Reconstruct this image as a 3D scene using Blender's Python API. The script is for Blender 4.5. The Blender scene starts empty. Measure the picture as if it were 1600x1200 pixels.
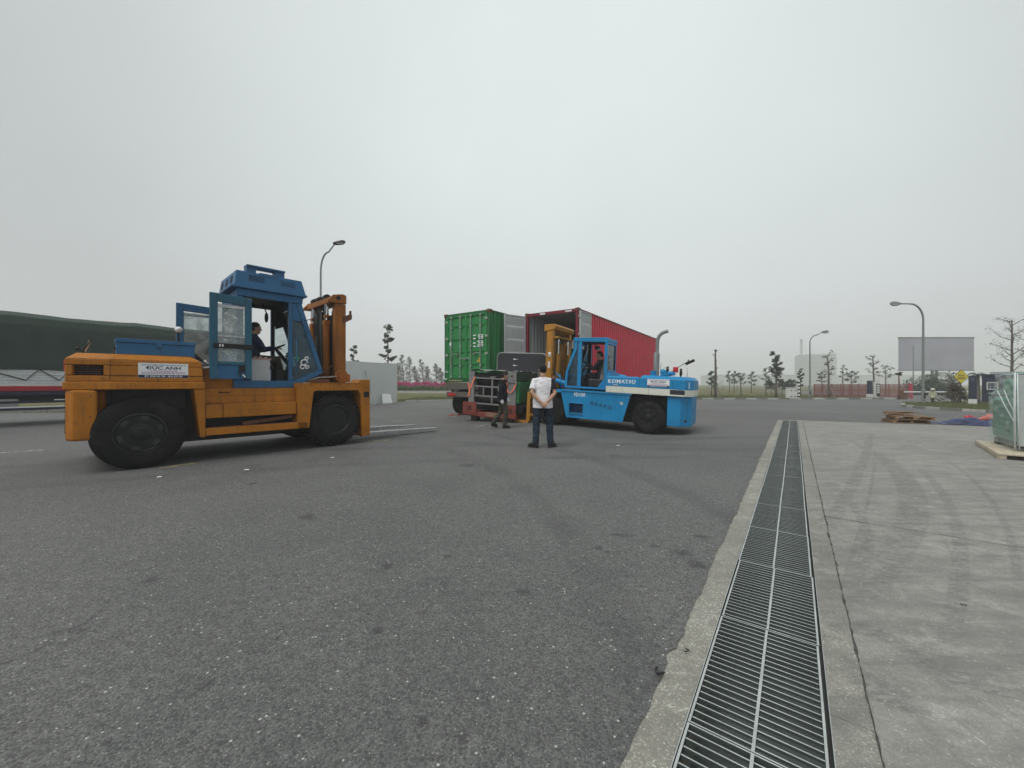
import bpy, bmesh, math, random
from mathutils import Vector, Matrix, Euler

# ------------------------------------------------------------------ camera, sky, sun, exposure
scene = bpy.context.scene
COL = scene.collection
HC = 1.33                                   # eye height of the photographer (m)
cam_data = bpy.data.cameras.new('camera')
cam_data.sensor_fit = 'HORIZONTAL'
cam_data.sensor_width = 36.0
cam_data.lens = 13.5
cam_data.clip_start = 0.05
cam_data.clip_end = 3000
cam = bpy.data.objects.new('camera', cam_data)
COL.objects.link(cam)
cam.location = (0, 0, HC)
cam.rotation_euler = (math.radians(90), 0, 0)
scene.camera = cam

SUN_EL, SUN_AZ = math.radians(58), math.radians(222)      # high, behind-left of the camera
sun_dir = Vector((math.sin(SUN_AZ) * math.cos(SUN_EL), math.cos(SUN_AZ) * math.cos(SUN_EL), math.sin(SUN_EL)))
world = bpy.data.worlds.new('World')
scene.world = world
world.use_nodes = True
wn, wl = world.node_tree.nodes, world.node_tree.links
wn.clear()
w_out = wn.new('ShaderNodeOutputWorld')
w_bg = wn.new('ShaderNodeBackground')
w_sky = wn.new('ShaderNodeTexSky')
w_sky.sky_type = 'NISHITA'
w_sky.sun_disc = False
w_sky.sun_elevation = SUN_EL
w_sky.sun_rotation = SUN_AZ
w_sky.dust_density = 6.0
w_sky.air_density = 1.5
w_hsv = wn.new('ShaderNodeHueSaturation')
w_hsv.inputs['Saturation'].default_value = 0.15
wl.new(w_sky.outputs[0], w_hsv.inputs['Color'])
w_tc = wn.new('ShaderNodeTexCoord')
w_sep = wn.new('ShaderNodeSeparateXYZ')
wl.new(w_tc.outputs['Generated'], w_sep.inputs[0])
w_ramp = wn.new('ShaderNodeValToRGB')       # overcast deck: brightens from the horizon to the zenith
er = w_ramp.color_ramp
er.elements[0].position = 0.0
er.elements[0].color = (6.55, 6.75, 7.0, 1)
er.elements[1].position = 1.0
er.elements[1].color = (7.6, 8.1, 8.1, 1)
e = er.elements.new(0.35); e.color = (6.2, 6.7, 6.75, 1)
wl.new(w_sep.outputs['Z'], w_ramp.inputs[0])
w_no = wn.new('ShaderNodeTexNoise')
w_no.inputs['Scale'].default_value = 1.6
w_no.inputs['Detail'].default_value = 3
wl.new(w_tc.outputs['Generated'], w_no.inputs['Vector'])
w_mr = wn.new('ShaderNodeMapRange')
w_mr.inputs[1].default_value = 0.25; w_mr.inputs[2].default_value = 0.75
w_mr.inputs[3].default_value = 0.93; w_mr.inputs[4].default_value = 1.07
wl.new(w_no.outputs['Fac'], w_mr.inputs[0])
w_dot = wn.new('ShaderNodeVectorMath'); w_dot.operation = 'DOT_PRODUCT'      # thinner cloud ahead, where the deck is brightest
w_dot.inputs[1].default_value = Vector((.16, .90, .40)).normalized()
w_nrm = wn.new('ShaderNodeVectorMath'); w_nrm.operation = 'NORMALIZE'
wl.new(w_tc.outputs['Generated'], w_nrm.inputs[0]); wl.new(w_nrm.outputs[0], w_dot.inputs[0])
w_th = wn.new('ShaderNodeMapRange'); w_th.interpolation_type = 'SMOOTHSTEP'
for i_, v_ in zip((1, 2, 3, 4), (.50, 1.0, .72, 1.02)): w_th.inputs[i_].default_value = v_
wl.new(w_dot.outputs['Value'], w_th.inputs[0])
w_m2 = wn.new('ShaderNodeMath'); w_m2.operation = 'MULTIPLY'
wl.new(w_mr.outputs[0], w_m2.inputs[0]); wl.new(w_th.outputs[0], w_m2.inputs[1])
w_mul = wn.new('ShaderNodeMix'); w_mul.data_type = 'RGBA'; w_mul.blend_type = 'MULTIPLY'
w_mul.inputs[0].default_value = 1.0
wl.new(w_ramp.outputs[0], w_mul.inputs[6]); wl.new(w_m2.outputs[0], w_mul.inputs[7])
w_mix = wn.new('ShaderNodeMix'); w_mix.data_type = 'RGBA'
w_mix.inputs[0].default_value = 0.9
wl.new(w_hsv.outputs[0], w_mix.inputs[6]); wl.new(w_mul.outputs[2], w_mix.inputs[7])
wl.new(w_mix.outputs[2], w_bg.inputs['Color'])
w_bg.inputs['Strength'].default_value = 0.09
wl.new(w_bg.outputs[0], w_out.inputs['Surface'])

sun_data = bpy.data.lights.new('sun', 'SUN')
sun_data.energy = 1.5
sun_data.angle = math.radians(30)
sun_data.color = (1.0, 0.97, 0.93)
sun = bpy.data.objects.new('sun', sun_data)
COL.objects.link(sun)
sun.rotation_euler = (-sun_dir).to_track_quat('-Z', 'Y').to_euler()
sun.location = sun_dir * 60

scene.view_settings.view_transform = 'Standard'
scene.view_settings.look = 'None'
scene.view_settings.gamma = 1
scene.view_settings.use_curve_mapping = False
scene.view_settings.exposure = 0.40
cy = scene.cycles
cy.use_adaptive_sampling = True
cy.adaptive_threshold = 0.02
cy.use_denoising = True
try:
    cy.denoiser = 'OPENIMAGEDENOISE'
except Exception:
    pass
cy.max_bounces = 6
cy.diffuse_bounces = 3
cy.glossy_bounces = 3
cy.transmission_bounces = 4
cy.transparent_max_bounces = 12
cy.volume_bounces = 3

rng = random.Random(7)
R = math.radians

# ------------------------------------------------------------------ helpers
def G(px, py):
    """ground point seen at a pixel of the 1600 x 1200 photograph"""
    Y = 600 * HC / (py - 600)
    return Vector(((px - 800) / 600 * Y, Y, 0))

def P(px, py, Y):
    return Vector(((px - 800) / 600 * Y, Y, HC + (600 - py) / 600 * Y))

def tag(o, label=None, cat=None, group=None, kind=None):
    if label: o['label'] = label
    if cat: o['category'] = cat
    if group: o['group'] = group
    if kind: o['kind'] = kind
    return o

def thing(name, label=None, cat=None, loc=(0, 0, 0), rotz=0.0, group=None, parent=None, kind=None):
    o = bpy.data.objects.new(name, None)
    o.empty_display_size = 0.2
    COL.objects.link(o)
    o.location = loc
    o.rotation_euler = (0, 0, rotz)
    if parent: o.parent = parent
    return tag(o, label, cat, group, kind)

def link(name, mesh, parent=None):
    o = bpy.data.objects.new(name, mesh)
    COL.objects.link(o)
    if parent: o.parent = parent
    return o

def copy_tree(o, parent=None):
    c = o.copy()
    COL.objects.link(c)
    c.parent = parent
    for ch in list(o.children):
        copy_tree(ch, c)
    return c

def frame(d, up=(0, 0, 1)):
    d = Vector(d).normalized()
    u = Vector(up)
    if abs(d.dot(u)) > 0.97: u = Vector((1, 0, 0))
    a = d.cross(u).normalized()
    return a, a.cross(d).normalized()

class MB:
    """collects simple solids, then links them as one mesh object"""
    def __init__(s, sg=1):
        s.v, s.f, s.m, s.sg, s.mi = [], [], [], sg, 0
    def add(s, vs, fs):
        b = len(s.v)
        s.v += [(p[0], p[1] * s.sg, p[2]) for p in vs]
        s.f += [tuple(i + b for i in f) for f in fs]
        s.m += [s.mi] * len(fs)
        return s
    def hexa(s, q):
        return s.add(q, [(0, 3, 2, 1), (4, 5, 6, 7), (0, 1, 5, 4), (1, 2, 6, 5), (2, 3, 7, 6), (3, 0, 4, 7)])
    def box(s, x0, x1, y0, y1, z0, z1):
        return s.hexa([(x0, y0, z0), (x1, y0, z0), (x1, y1, z0), (x0, y1, z0),
                       (x0, y0, z1), (x1, y0, z1), (x1, y1, z1), (x0, y1, z1)])
    def obox(s, c, size, rot=(0, 0, 0)):
        M = Euler(rot).to_matrix()
        c = Vector(c)
        h = [x / 2 for x in size]
        q = [c + M @ Vector((a * h[0], b * h[1], d * h[2])) for d in (-1, 1) for a, b in ((-1, -1), (1, -1), (1, 1), (-1, 1))]
        return s.hexa([tuple(p) for p in q])
    def beam(s, p0, p1, w, h, up=(0, 0, 1)):
        p0, p1 = Vector(p0), Vector(p1)
        a, b = frame(p1 - p0, up)
        q = []
        for p in (p0, p1):
            q += [p - a * w / 2 - b * h / 2, p + a * w / 2 - b * h / 2, p + a * w / 2 + b * h / 2, p - a * w / 2 + b * h / 2]
        return s.hexa([tuple(x) for x in q])
    def prism(s, poly, c0, c1, axis='y', poly2=None):
        n = len(poly)
        def pt(p, c):
            if axis == 'y': return (p[0], c, p[1])
            if axis == 'x': return (c, p[0], p[1])
            return (p[0], p[1], c)
        vs = [pt(p, c0) for p in poly] + [pt(p, c1) for p in (poly2 or poly)]
        fs = [tuple(range(n)), tuple(range(2 * n - 1, n - 1, -1))]
        fs += [(i, i + n, (i + 1) % n + n, (i + 1) % n) for i in range(n)]
        return s.add(vs, fs)
    def tube(s, pts, r, n=8, cap=True):
        pts = [Vector(p) for p in pts]
        rs = r if isinstance(r, (list, tuple)) else [r] * len(pts)
        rings, pa = [], None
        for i, p in enumerate(pts):
            d = (pts[min(i + 1, len(pts) - 1)] - pts[max(i - 1, 0)])
            if d.length < 1e-9: d = Vector((0, 0, 1))
            d.normalize()
            if pa is None:
                a, b = frame(d)
            else:
                a = (pa - d * pa.dot(d)).normalized()
                b = a.cross(d).normalized()
            pa = a
            rr = rs[i]
            ra, rb = rr if isinstance(rr, tuple) else (rr, rr)
            rings.append([p + a * math.cos(t) * ra + b * math.sin(t) * rb for t in [2 * math.pi * k / n for k in range(n)]])
        vs = [tuple(q) for ring in rings for q in ring]
        fs = []
        for i in range(len(pts) - 1):
            for k in range(n):
                fs.append((i * n + k, i * n + (k + 1) % n, (i + 1) * n + (k + 1) % n, (i + 1) * n + k))
        if cap:
            fs.append(tuple(range(n - 1, -1, -1)))
            fs.append(tuple(range((len(pts) - 1) * n, len(pts) * n)))
        return s.add(vs, fs)
    def cyl(s, p0, p1, r0, r1=None, n=16):
        return s.tube([p0, p1], [r0, r0 if r1 is None else r1], n)
    def lathe(s, prof, org, axis='y', n=32, closed=False):
        vs = []
        for (r, h) in prof:
            for k in range(n):
                t = 2 * math.pi * k / n
                c, d = r * math.cos(t), r * math.sin(t)
                p = (c, h, d) if axis == 'y' else ((h, c, d) if axis == 'x' else (c, d, h))
                vs.append((p[0] + org[0], p[1] + org[1], p[2] + org[2]))
        m = len(prof)
        fs = []
        for i in range(m if closed else m - 1):
            j = (i + 1) % m
            for k in range(n):
                fs.append((i * n + k, i * n + (k + 1) % n, j * n + (k + 1) % n, j * n + k))
        if not closed:
            fs.append(tuple(range(n - 1, -1, -1)))
            fs.append(tuple(range((m - 1) * n, m * n)))
        return s.add(vs, fs)
    def ball(s, c, rad, nu=14, nv=10):
        c = Vector(c)
        ra = rad if isinstance(rad, (tuple, list)) else (rad, rad, rad)
        vs = [(c.x, c.y, c.z - ra[2])]
        for i in range(1, nv):
            ph = -math.pi / 2 + math.pi * i / nv
            for k in range(nu):
                t = 2 * math.pi * k / nu
                vs.append((c.x + ra[0] * math.cos(ph) * math.cos(t), c.y + ra[1] * math.cos(ph) * math.sin(t), c.z + ra[2] * math.sin(ph)))
        vs.append((c.x, c.y, c.z + ra[2]))
        fs = [(0, 1 + (k + 1) % nu, 1 + k) for k in range(nu)]
        for i in range(nv - 2):
            for k in range(nu):
                a = 1 + i * nu
                fs.append((a + k, a + (k + 1) % nu, a + nu + (k + 1) % nu, a + nu + k))
        last = len(vs) - 1
        a = 1 + (nv - 2) * nu
        fs += [(a + k, a + (k + 1) % nu, last) for k in range(nu)]
        return s.add(vs, fs)
    def grid(s, fn, nu, nv):
        vs = [tuple(fn(i / nu, j / nv)) for j in range(nv + 1) for i in range(nu + 1)]
        fs = [(j * (nu + 1) + i, j * (nu + 1) + i + 1, (j + 1) * (nu + 1) + i + 1, (j + 1) * (nu + 1) + i) for j in range(nv) for i in range(nu)]
        return s.add(vs, fs)
    def mesh(s, name, mats, smooth=None, recalc=True):
        me = bpy.data.meshes.new(name)
        me.from_pydata(s.v, [], s.f)
        if not isinstance(mats, (list, tuple)): mats = [mats]
        for m in mats: me.materials.append(m)
        if len(mats) > 1:
            me.polygons.foreach_set('material_index', s.m)
        if recalc:
            bm = bmesh.new(); bm.from_mesh(me)
            bmesh.ops.recalc_face_normals(bm, faces=bm.faces)
            bm.to_mesh(me); bm.free()
        if smooth is not None:
            me.polygons.foreach_set('use_smooth', [True] * len(me.polygons))
            if smooth < 180: me.set_sharp_from_angle(angle=math.radians(smooth))
        me.update()
        return me
    def build(s, name, mats, parent=None, bevel=0, smooth=None, recalc=True, label=None):
        o = link(name, s.mesh(name, mats, smooth, recalc), parent)
        if bevel:
            b = o.modifiers.new('bevel', 'BEVEL')
            b.width = bevel; b.segments = 2; b.limit_method = 'ANGLE'; b.angle_limit = R(40)
        if label: o['label'] = label
        return o

bench = bpy.data.scenes.new('bench')          # a scratch scene, removed at the end: evaluates text and modifiers quickly
def bake(o):
    for c in list(o.users_collection): c.objects.unlink(o)
    bench.collection.objects.link(o)
    with bpy.context.temp_override(scene=bench, view_layer=bench.view_layers[0]):
        dg = bpy.context.evaluated_depsgraph_get()
    dg.update()
    me = bpy.data.meshes.new_from_object(o.evaluated_get(dg))
    bpy.data.objects.remove(o)
    return me

def text_mesh(name, body, size, mat, parent, M, bold=0.0, extrude=0.002, align='CENTER', sx=1.0, space=1.0):
    """flat raised lettering: M maps the text plane (x right, y up) into the parent's space"""
    cu = bpy.data.curves.new(name, 'FONT')
    cu.body = body; cu.size = size; cu.align_x = align; cu.align_y = 'CENTER'
    cu.extrude = extrude; cu.offset = bold; cu.space_character = space
    cu.resolution_u = 2
    t = bpy.data.objects.new(name + '_curve', cu)
    me = bake(t)
    bpy.data.curves.remove(cu)
    me.transform(M @ Matrix.Diagonal((sx, 1, 1, 1)))
    me.name = name
    me.materials.clear(); me.materials.append(mat)
    return link(name, me, parent)

def plane_matrix(org, xdir, ydir):
    x = Vector(xdir).normalized(); y = Vector(ydir).normalized(); z = x.cross(y)
    M = Matrix((x, y, z)).transposed().to_4x4()
    M.translation = Vector(org)
    return M

# ------------------------------------------------------------------ materials
class NT:
    def __init__(s, name):
        s.m = bpy.data.materials.new(name); s.m.use_nodes = True
        s.t = s.m.node_tree; s.n = s.t.nodes; s.l = s.t.links
        s.n.clear()
        s.out = s.n.new('ShaderNodeOutputMaterial')
    def new(s, typ, **kw):
        x = s.n.new(typ)
        for k, v in kw.items(): setattr(x, k, v)
        return x
    def coord(s, scale=(1, 1, 1), kind='Object', rot=(0, 0, 0), loc=(0, 0, 0)):
        tc = s.new('ShaderNodeTexCoord'); mp = s.new('ShaderNodeMapping')
        mp.inputs['Scale'].default_value = scale
        mp.inputs['Rotation'].default_value = rot
        mp.inputs['Location'].default_value = loc
        s.l.new(tc.outputs[kind], mp.inputs[0])
        return mp.outputs[0]
    def noise(s, vec, scale, detail=4, rough=0.55, dist=0.0):
        x = s.new('ShaderNodeTexNoise')
        x.inputs['Scale'].default_value = scale; x.inputs['Detail'].default_value = detail
        x.inputs['Roughness'].default_value = rough; x.inputs['Distortion'].default_value = dist
        s.l.new(vec, x.inputs['Vector'])
        return x.outputs['Fac']
    def rng(s, fac, a, b, c=0.0, d=1.0, smooth=False):
        x = s.new('ShaderNodeMapRange')
        if smooth: x.interpolation_type = 'SMOOTHSTEP'
        for i, v in zip((1, 2, 3, 4), (a, b, c, d)): x.inputs[i].default_value = v
        s.l.new(fac, x.inputs[0])
        return x.outputs[0]
    def math(s, op, a, b=None):
        x = s.new('ShaderNodeMath', operation=op)
        for i, v in enumerate((a, b)):
            if v is None: continue
            if isinstance(v, (int, float)): x.inputs[i].default_value = v
            else: s.l.new(v, x.inputs[i])
        return x.outputs[0]
    def mix(s, fac, a, b, blend='MIX'):
        x = s.new('ShaderNodeMix'); x.data_type = 'RGBA'; x.blend_type = blend
        for i, v in ((0, fac), (6, a), (7, b)):
            if isinstance(v, (int, float)): x.inputs[i].default_value = v if i == 0 else (v, v, v, 1)
            elif isinstance(v, tuple): x.inputs[i].default_value = v if len(v) == 4 else (*v, 1)
            else: s.l.new(v, x.inputs[i])
        return x.outputs[2]
    def bump(s, h, strength=0.3, dist=0.01):
        x = s.new('ShaderNodeBump')
        x.inputs['Strength'].default_value = strength; x.inputs['Distance'].default_value = dist
        s.l.new(h, x.inputs['Height'])
        return x.outputs[0]
    def principled(s, color, rough=0.6, metal=0.0, normal=None, spec=0.5, **kw):
        b = s.new('ShaderNodeBsdfPrincipled')
        for k, v in (('Base Color', color), ('Roughness', rough), ('Metallic', metal), ('Specular IOR Level', spec)):
            if isinstance(v, tuple): b.inputs[k].default_value = v if len(v) == 4 else (*v, 1)
            elif isinstance(v, (int, float)): b.inputs[k].default_value = v
            else: s.l.new(v, b.inputs[k])
        if normal is not None: s.l.new(normal, b.inputs['Normal'])
        for k, v in kw.items(): b.inputs[k].default_value = v
        s.l.new(b.outputs[0], s.out.inputs['Surface'])
        return b

def simple(name, color, rough=0.6, metal=0.0, var=0.18, scale=6.0, bump=0.0, spec=0.4):
    k = NT(name)
    v = k.coord()
    n = k.noise(v, scale, 5)
    c = k.mix(k.rng(n, .3, .7), tuple(x * (1 - var) for x in color), tuple(min(1, x * (1 + var)) for x in color))
    nm = k.bump(k.noise(v, scale * 8, 4), bump, 0.01) if bump else None
    k.principled(c, rough, metal, nm, spec)
    return k.m

def paint(name, color, rough=0.42, dirt=(0.05, 0.04, 0.03), dirt_amt=0.45, rust=0.25, rust_col=(0.10, 0.035, 0.015), fade=0.18, spec=0.28, wear=.75):
    """old machine paint: faded patches, running dirt streaks, chips and rust spots"""
    k = NT(name)
    v = k.coord()
    big = k.noise(v, 1.7, 5, .6)
    c = k.mix(k.rng(big, .3, .72), tuple(x * (1 - fade) for x in color), tuple(min(1, x * (1 + fade * .9) + .003) for x in color))
    st = k.noise(k.coord((9, 9, 0.9)), 2.0, 6, .65)
    patch = k.noise(v, 2.6, 3)
    m1 = k.math('MULTIPLY', k.rng(st, .50, .74), k.rng(patch, .38, .66))
    c = k.mix(k.math('MULTIPLY', m1, dirt_amt), c, dirt)
    fine = k.noise(v, 38, 6, .7)
    m2 = k.math('MULTIPLY', k.rng(fine, .60, .66), k.rng(patch, .47, .62))
    c = k.mix(k.math('MULTIPLY', m2, min(1, rust * 2.4)), c, rust_col)
    bv = k.new('ShaderNodeBevel', samples=3); bv.inputs['Radius'].default_value = .022
    ge = k.new('ShaderNodeNewGeometry')
    dt = k.new('ShaderNodeVectorMath', operation='DOT_PRODUCT'); k.l.new(bv.outputs[0], dt.inputs[0]); k.l.new(ge.outputs['Normal'], dt.inputs[1])
    edge = k.rng(dt.outputs['Value'], .985, .90)
    m3 = k.math('MULTIPLY', edge, k.rng(k.noise(v, 17, 5, .7), .46, .60))
    c = k.mix(k.math('MULTIPLY', m3, wear), c, tuple(x * .5 + y * .5 for x, y in zip(rust_col, dirt)))
    blot = k.math('MULTIPLY', k.rng(k.noise(v, 6.5, 5, .7, .8), .58, .70), k.rng(patch, .60, .42))
    c = k.mix(k.math('MULTIPLY', blot, dirt_amt * .7), c, dirt)
    ro = k.rng(big, .3, .7, rough - .06, rough + .16)
    nm = k.bump(k.noise(v, 55, 3), 0.06, 0.004)
    k.principled(c, ro, 0.0, nm, spec)
    return k.m

def glass(name, tint=(0.9, 0.95, 0.95), dust=0.12, dust_col=(0.55, 0.6, 0.6)):
    k = NT(name)
    tr = k.new('ShaderNodeBsdfTransparent'); tr.inputs[0].default_value = (*tint, 1)
    gl = k.new('ShaderNodeBsdfGlossy'); gl.inputs['Roughness'].default_value = 0.03
    fr = k.new('ShaderNodeFresnel'); fr.inputs[0].default_value = 1.5
    mx = k.new('ShaderNodeMixShader')
    k.l.new(fr.outputs[0], mx.inputs[0]); k.l.new(tr.outputs[0], mx.inputs[1]); k.l.new(gl.outputs[0], mx.inputs[2])
    df = k.new('ShaderNodeBsdfDiffuse'); df.inputs[0].default_value = (*dust_col, 1)
    n = k.noise(k.coord(), 5, 5, .6)
    m2 = k.new('ShaderNodeMixShader')
    k.l.new(k.rng(n, .35, .7, dust * .4, dust * 1.6), m2.inputs[0])
    k.l.new(mx.outputs[0], m2.inputs[1]); k.l.new(df.outputs[0], m2.inputs[2])
    k.l.new(m2.outputs[0], k.out.inputs['Surface'])
    return k.m

def leafmat(name, color, var=0.35):
    k = NT(name)
    n = k.noise(k.coord(), 3.0, 4)
    g = k.new('ShaderNodeNewGeometry')
    f = k.math('ADD', k.math('MULTIPLY', n, .6), k.math('MULTIPLY', g.outputs['Random Per Island'], .4))
    c = k.mix(k.rng(f, .25, .75), tuple(x * (1 - var) for x in color), tuple(x * (1 + var) for x in color))
    b = k.principled(c, .6, 0, None, .25)
    return k.m

M = {}
M['orange'] = paint('orange_paint', (0.40, 0.142, 0.006), .45, dirt_amt=.7, rust=.42, fade=.24)
M['omast'] = paint('mast_brown_orange_paint', (0.30, 0.100, 0.010), .5, dirt_amt=.85, rust=.6, fade=.25)
M['blue'] = paint('cab_blue_paint', (0.024, 0.115, 0.245), .42, dirt_amt=.5, rust=.25, dirt=(0.04, 0.045, 0.05))
M['teal'] = paint('door_teal_paint', (0.020, 0.105, 0.165), .42, dirt_amt=.3, rust=.12, dirt=(0.04, 0.045, 0.05))
M['sky'] = paint('light_blue_paint', (0.008, 0.222, 0.47), .38, dirt_amt=.5, rust=.22, dirt=(0.04, 0.05, 0.06), fade=.1)
M['cream'] = paint('cream_band_paint', (0.66, 0.67, 0.58), .45, dirt_amt=.35, rust=.1, fade=.07)
M['mast'] = paint('mast_yellow_paint', (0.40, 0.185, 0.022), .45, dirt_amt=.55, rust=.3)
M['black'] = simple('black_metal', (0.010, 0.010, 0.011), .55, .2, .3, 8, .1)
M['dark'] = simple('dark_greasy_steel', (0.020, 0.019, 0.018), .5, .4, .4, 9, .2)
M['rusty'] = simple('rusty_brown_steel', (0.13, 0.055, 0.03), .7, .2, .45, 9, .3)
M['steel'] = simple('worn_steel', (0.42, 0.42, 0.42), .42, .85, .25, 10, .1)
M['rubber'] = simple('tyre_rubber', (0.0105, 0.0105, 0.010), .9, 0, .4, 7, .25, .12)
k = NT('dusty_tyre_rubber'); v = k.coord()
c = k.mix(k.rng(k.noise(v, 2.5, 5, .65), .42, .68), (.0095, .0095, .0095), (.024, .0235, .022))
c = k.mix(k.rng(k.noise(v, 22, 5, .7), .52, .72, 0, .5), c, (.045, .042, .037))
k.principled(c, .88, 0, k.bump(k.noise(v, 26, 4), .3, .01), .15)
M['rubber'] = k.m
M['rim'] = simple('black_rim', (0.010, 0.010, 0.011), .42, .2, .35, 9, .15)
M['hose'] = simple('hose_rubber', (0.02, 0.02, 0.02), .5)
M['seat'] = simple('seat_vinyl', (0.02, 0.02, 0.022), .5, 0, .2, 20, .1)
M['grey'] = simple('grey_cabinet', (0.42, 0.43, 0.43), .5, 0, .08)
M['white'] = simple('white_plate', (0.78, 0.79, 0.80), .5, 0, .04)
M['navy_ink'] = simple('navy_ink', (0.015, 0.02, 0.06), .5, 0, .05)
M['purple_ink'] = simple('purple_ink', (0.32, 0.16, 0.32), .5, 0, .1)
M['white_ink'] = simple('white_lettering', (0.8, 0.83, 0.86), .5, 0, .08)
M['red_ink'] = simple('red_ink', (0.5, 0.05, 0.06), .5, 0, .08)
M['black_ink'] = simple('black_ink', (0.02, 0.025, 0.035), .5, 0, .1)
M['chrome'] = simple('chrome', (0.7, 0.7, 0.7), .15, 1.0, .05)
M['mirror'] = simple('mirror_glass', (0.75, 0.78, 0.8), .04, 1.0, .02)
M['red'] = simple('red_plastic', (0.45, 0.02, 0.03), .35, 0, .15)
M['lens'] = simple('lamp_lens', (0.65, 0.67, 0.66), .12, 0, .1)
M['amber'] = simple('amber_plastic', (0.6, 0.25, 0.12), .35)
M['glass'] = glass('cab_glass')
M['dirty_glass'] = glass('grimy_glass', (.85, .9, .9), .38, (.5, .55, .55))
M['blue_glass'] = glass('tinted_glass', (.30, .55, .68), .10, (.2, .4, .5))
M['wood'] = None
# ------------------------------------------------------------------ the setting
DD, NN = Vector((.592, .806, 0)), Vector((.806, -.592, 0))      # along / across the drain
def ST(s, t, z=0.0):
    p = DD * s + NN * t
    return (p.x, p.y, z)
DRAIN_ROT = math.atan2(DD.y, DD.x)
EDGE = Vector((.907, -.421, 0))
A_END = Vector(ST(17.32, -.487))
def edge_pt(k): return A_END + EDGE * k

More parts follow.
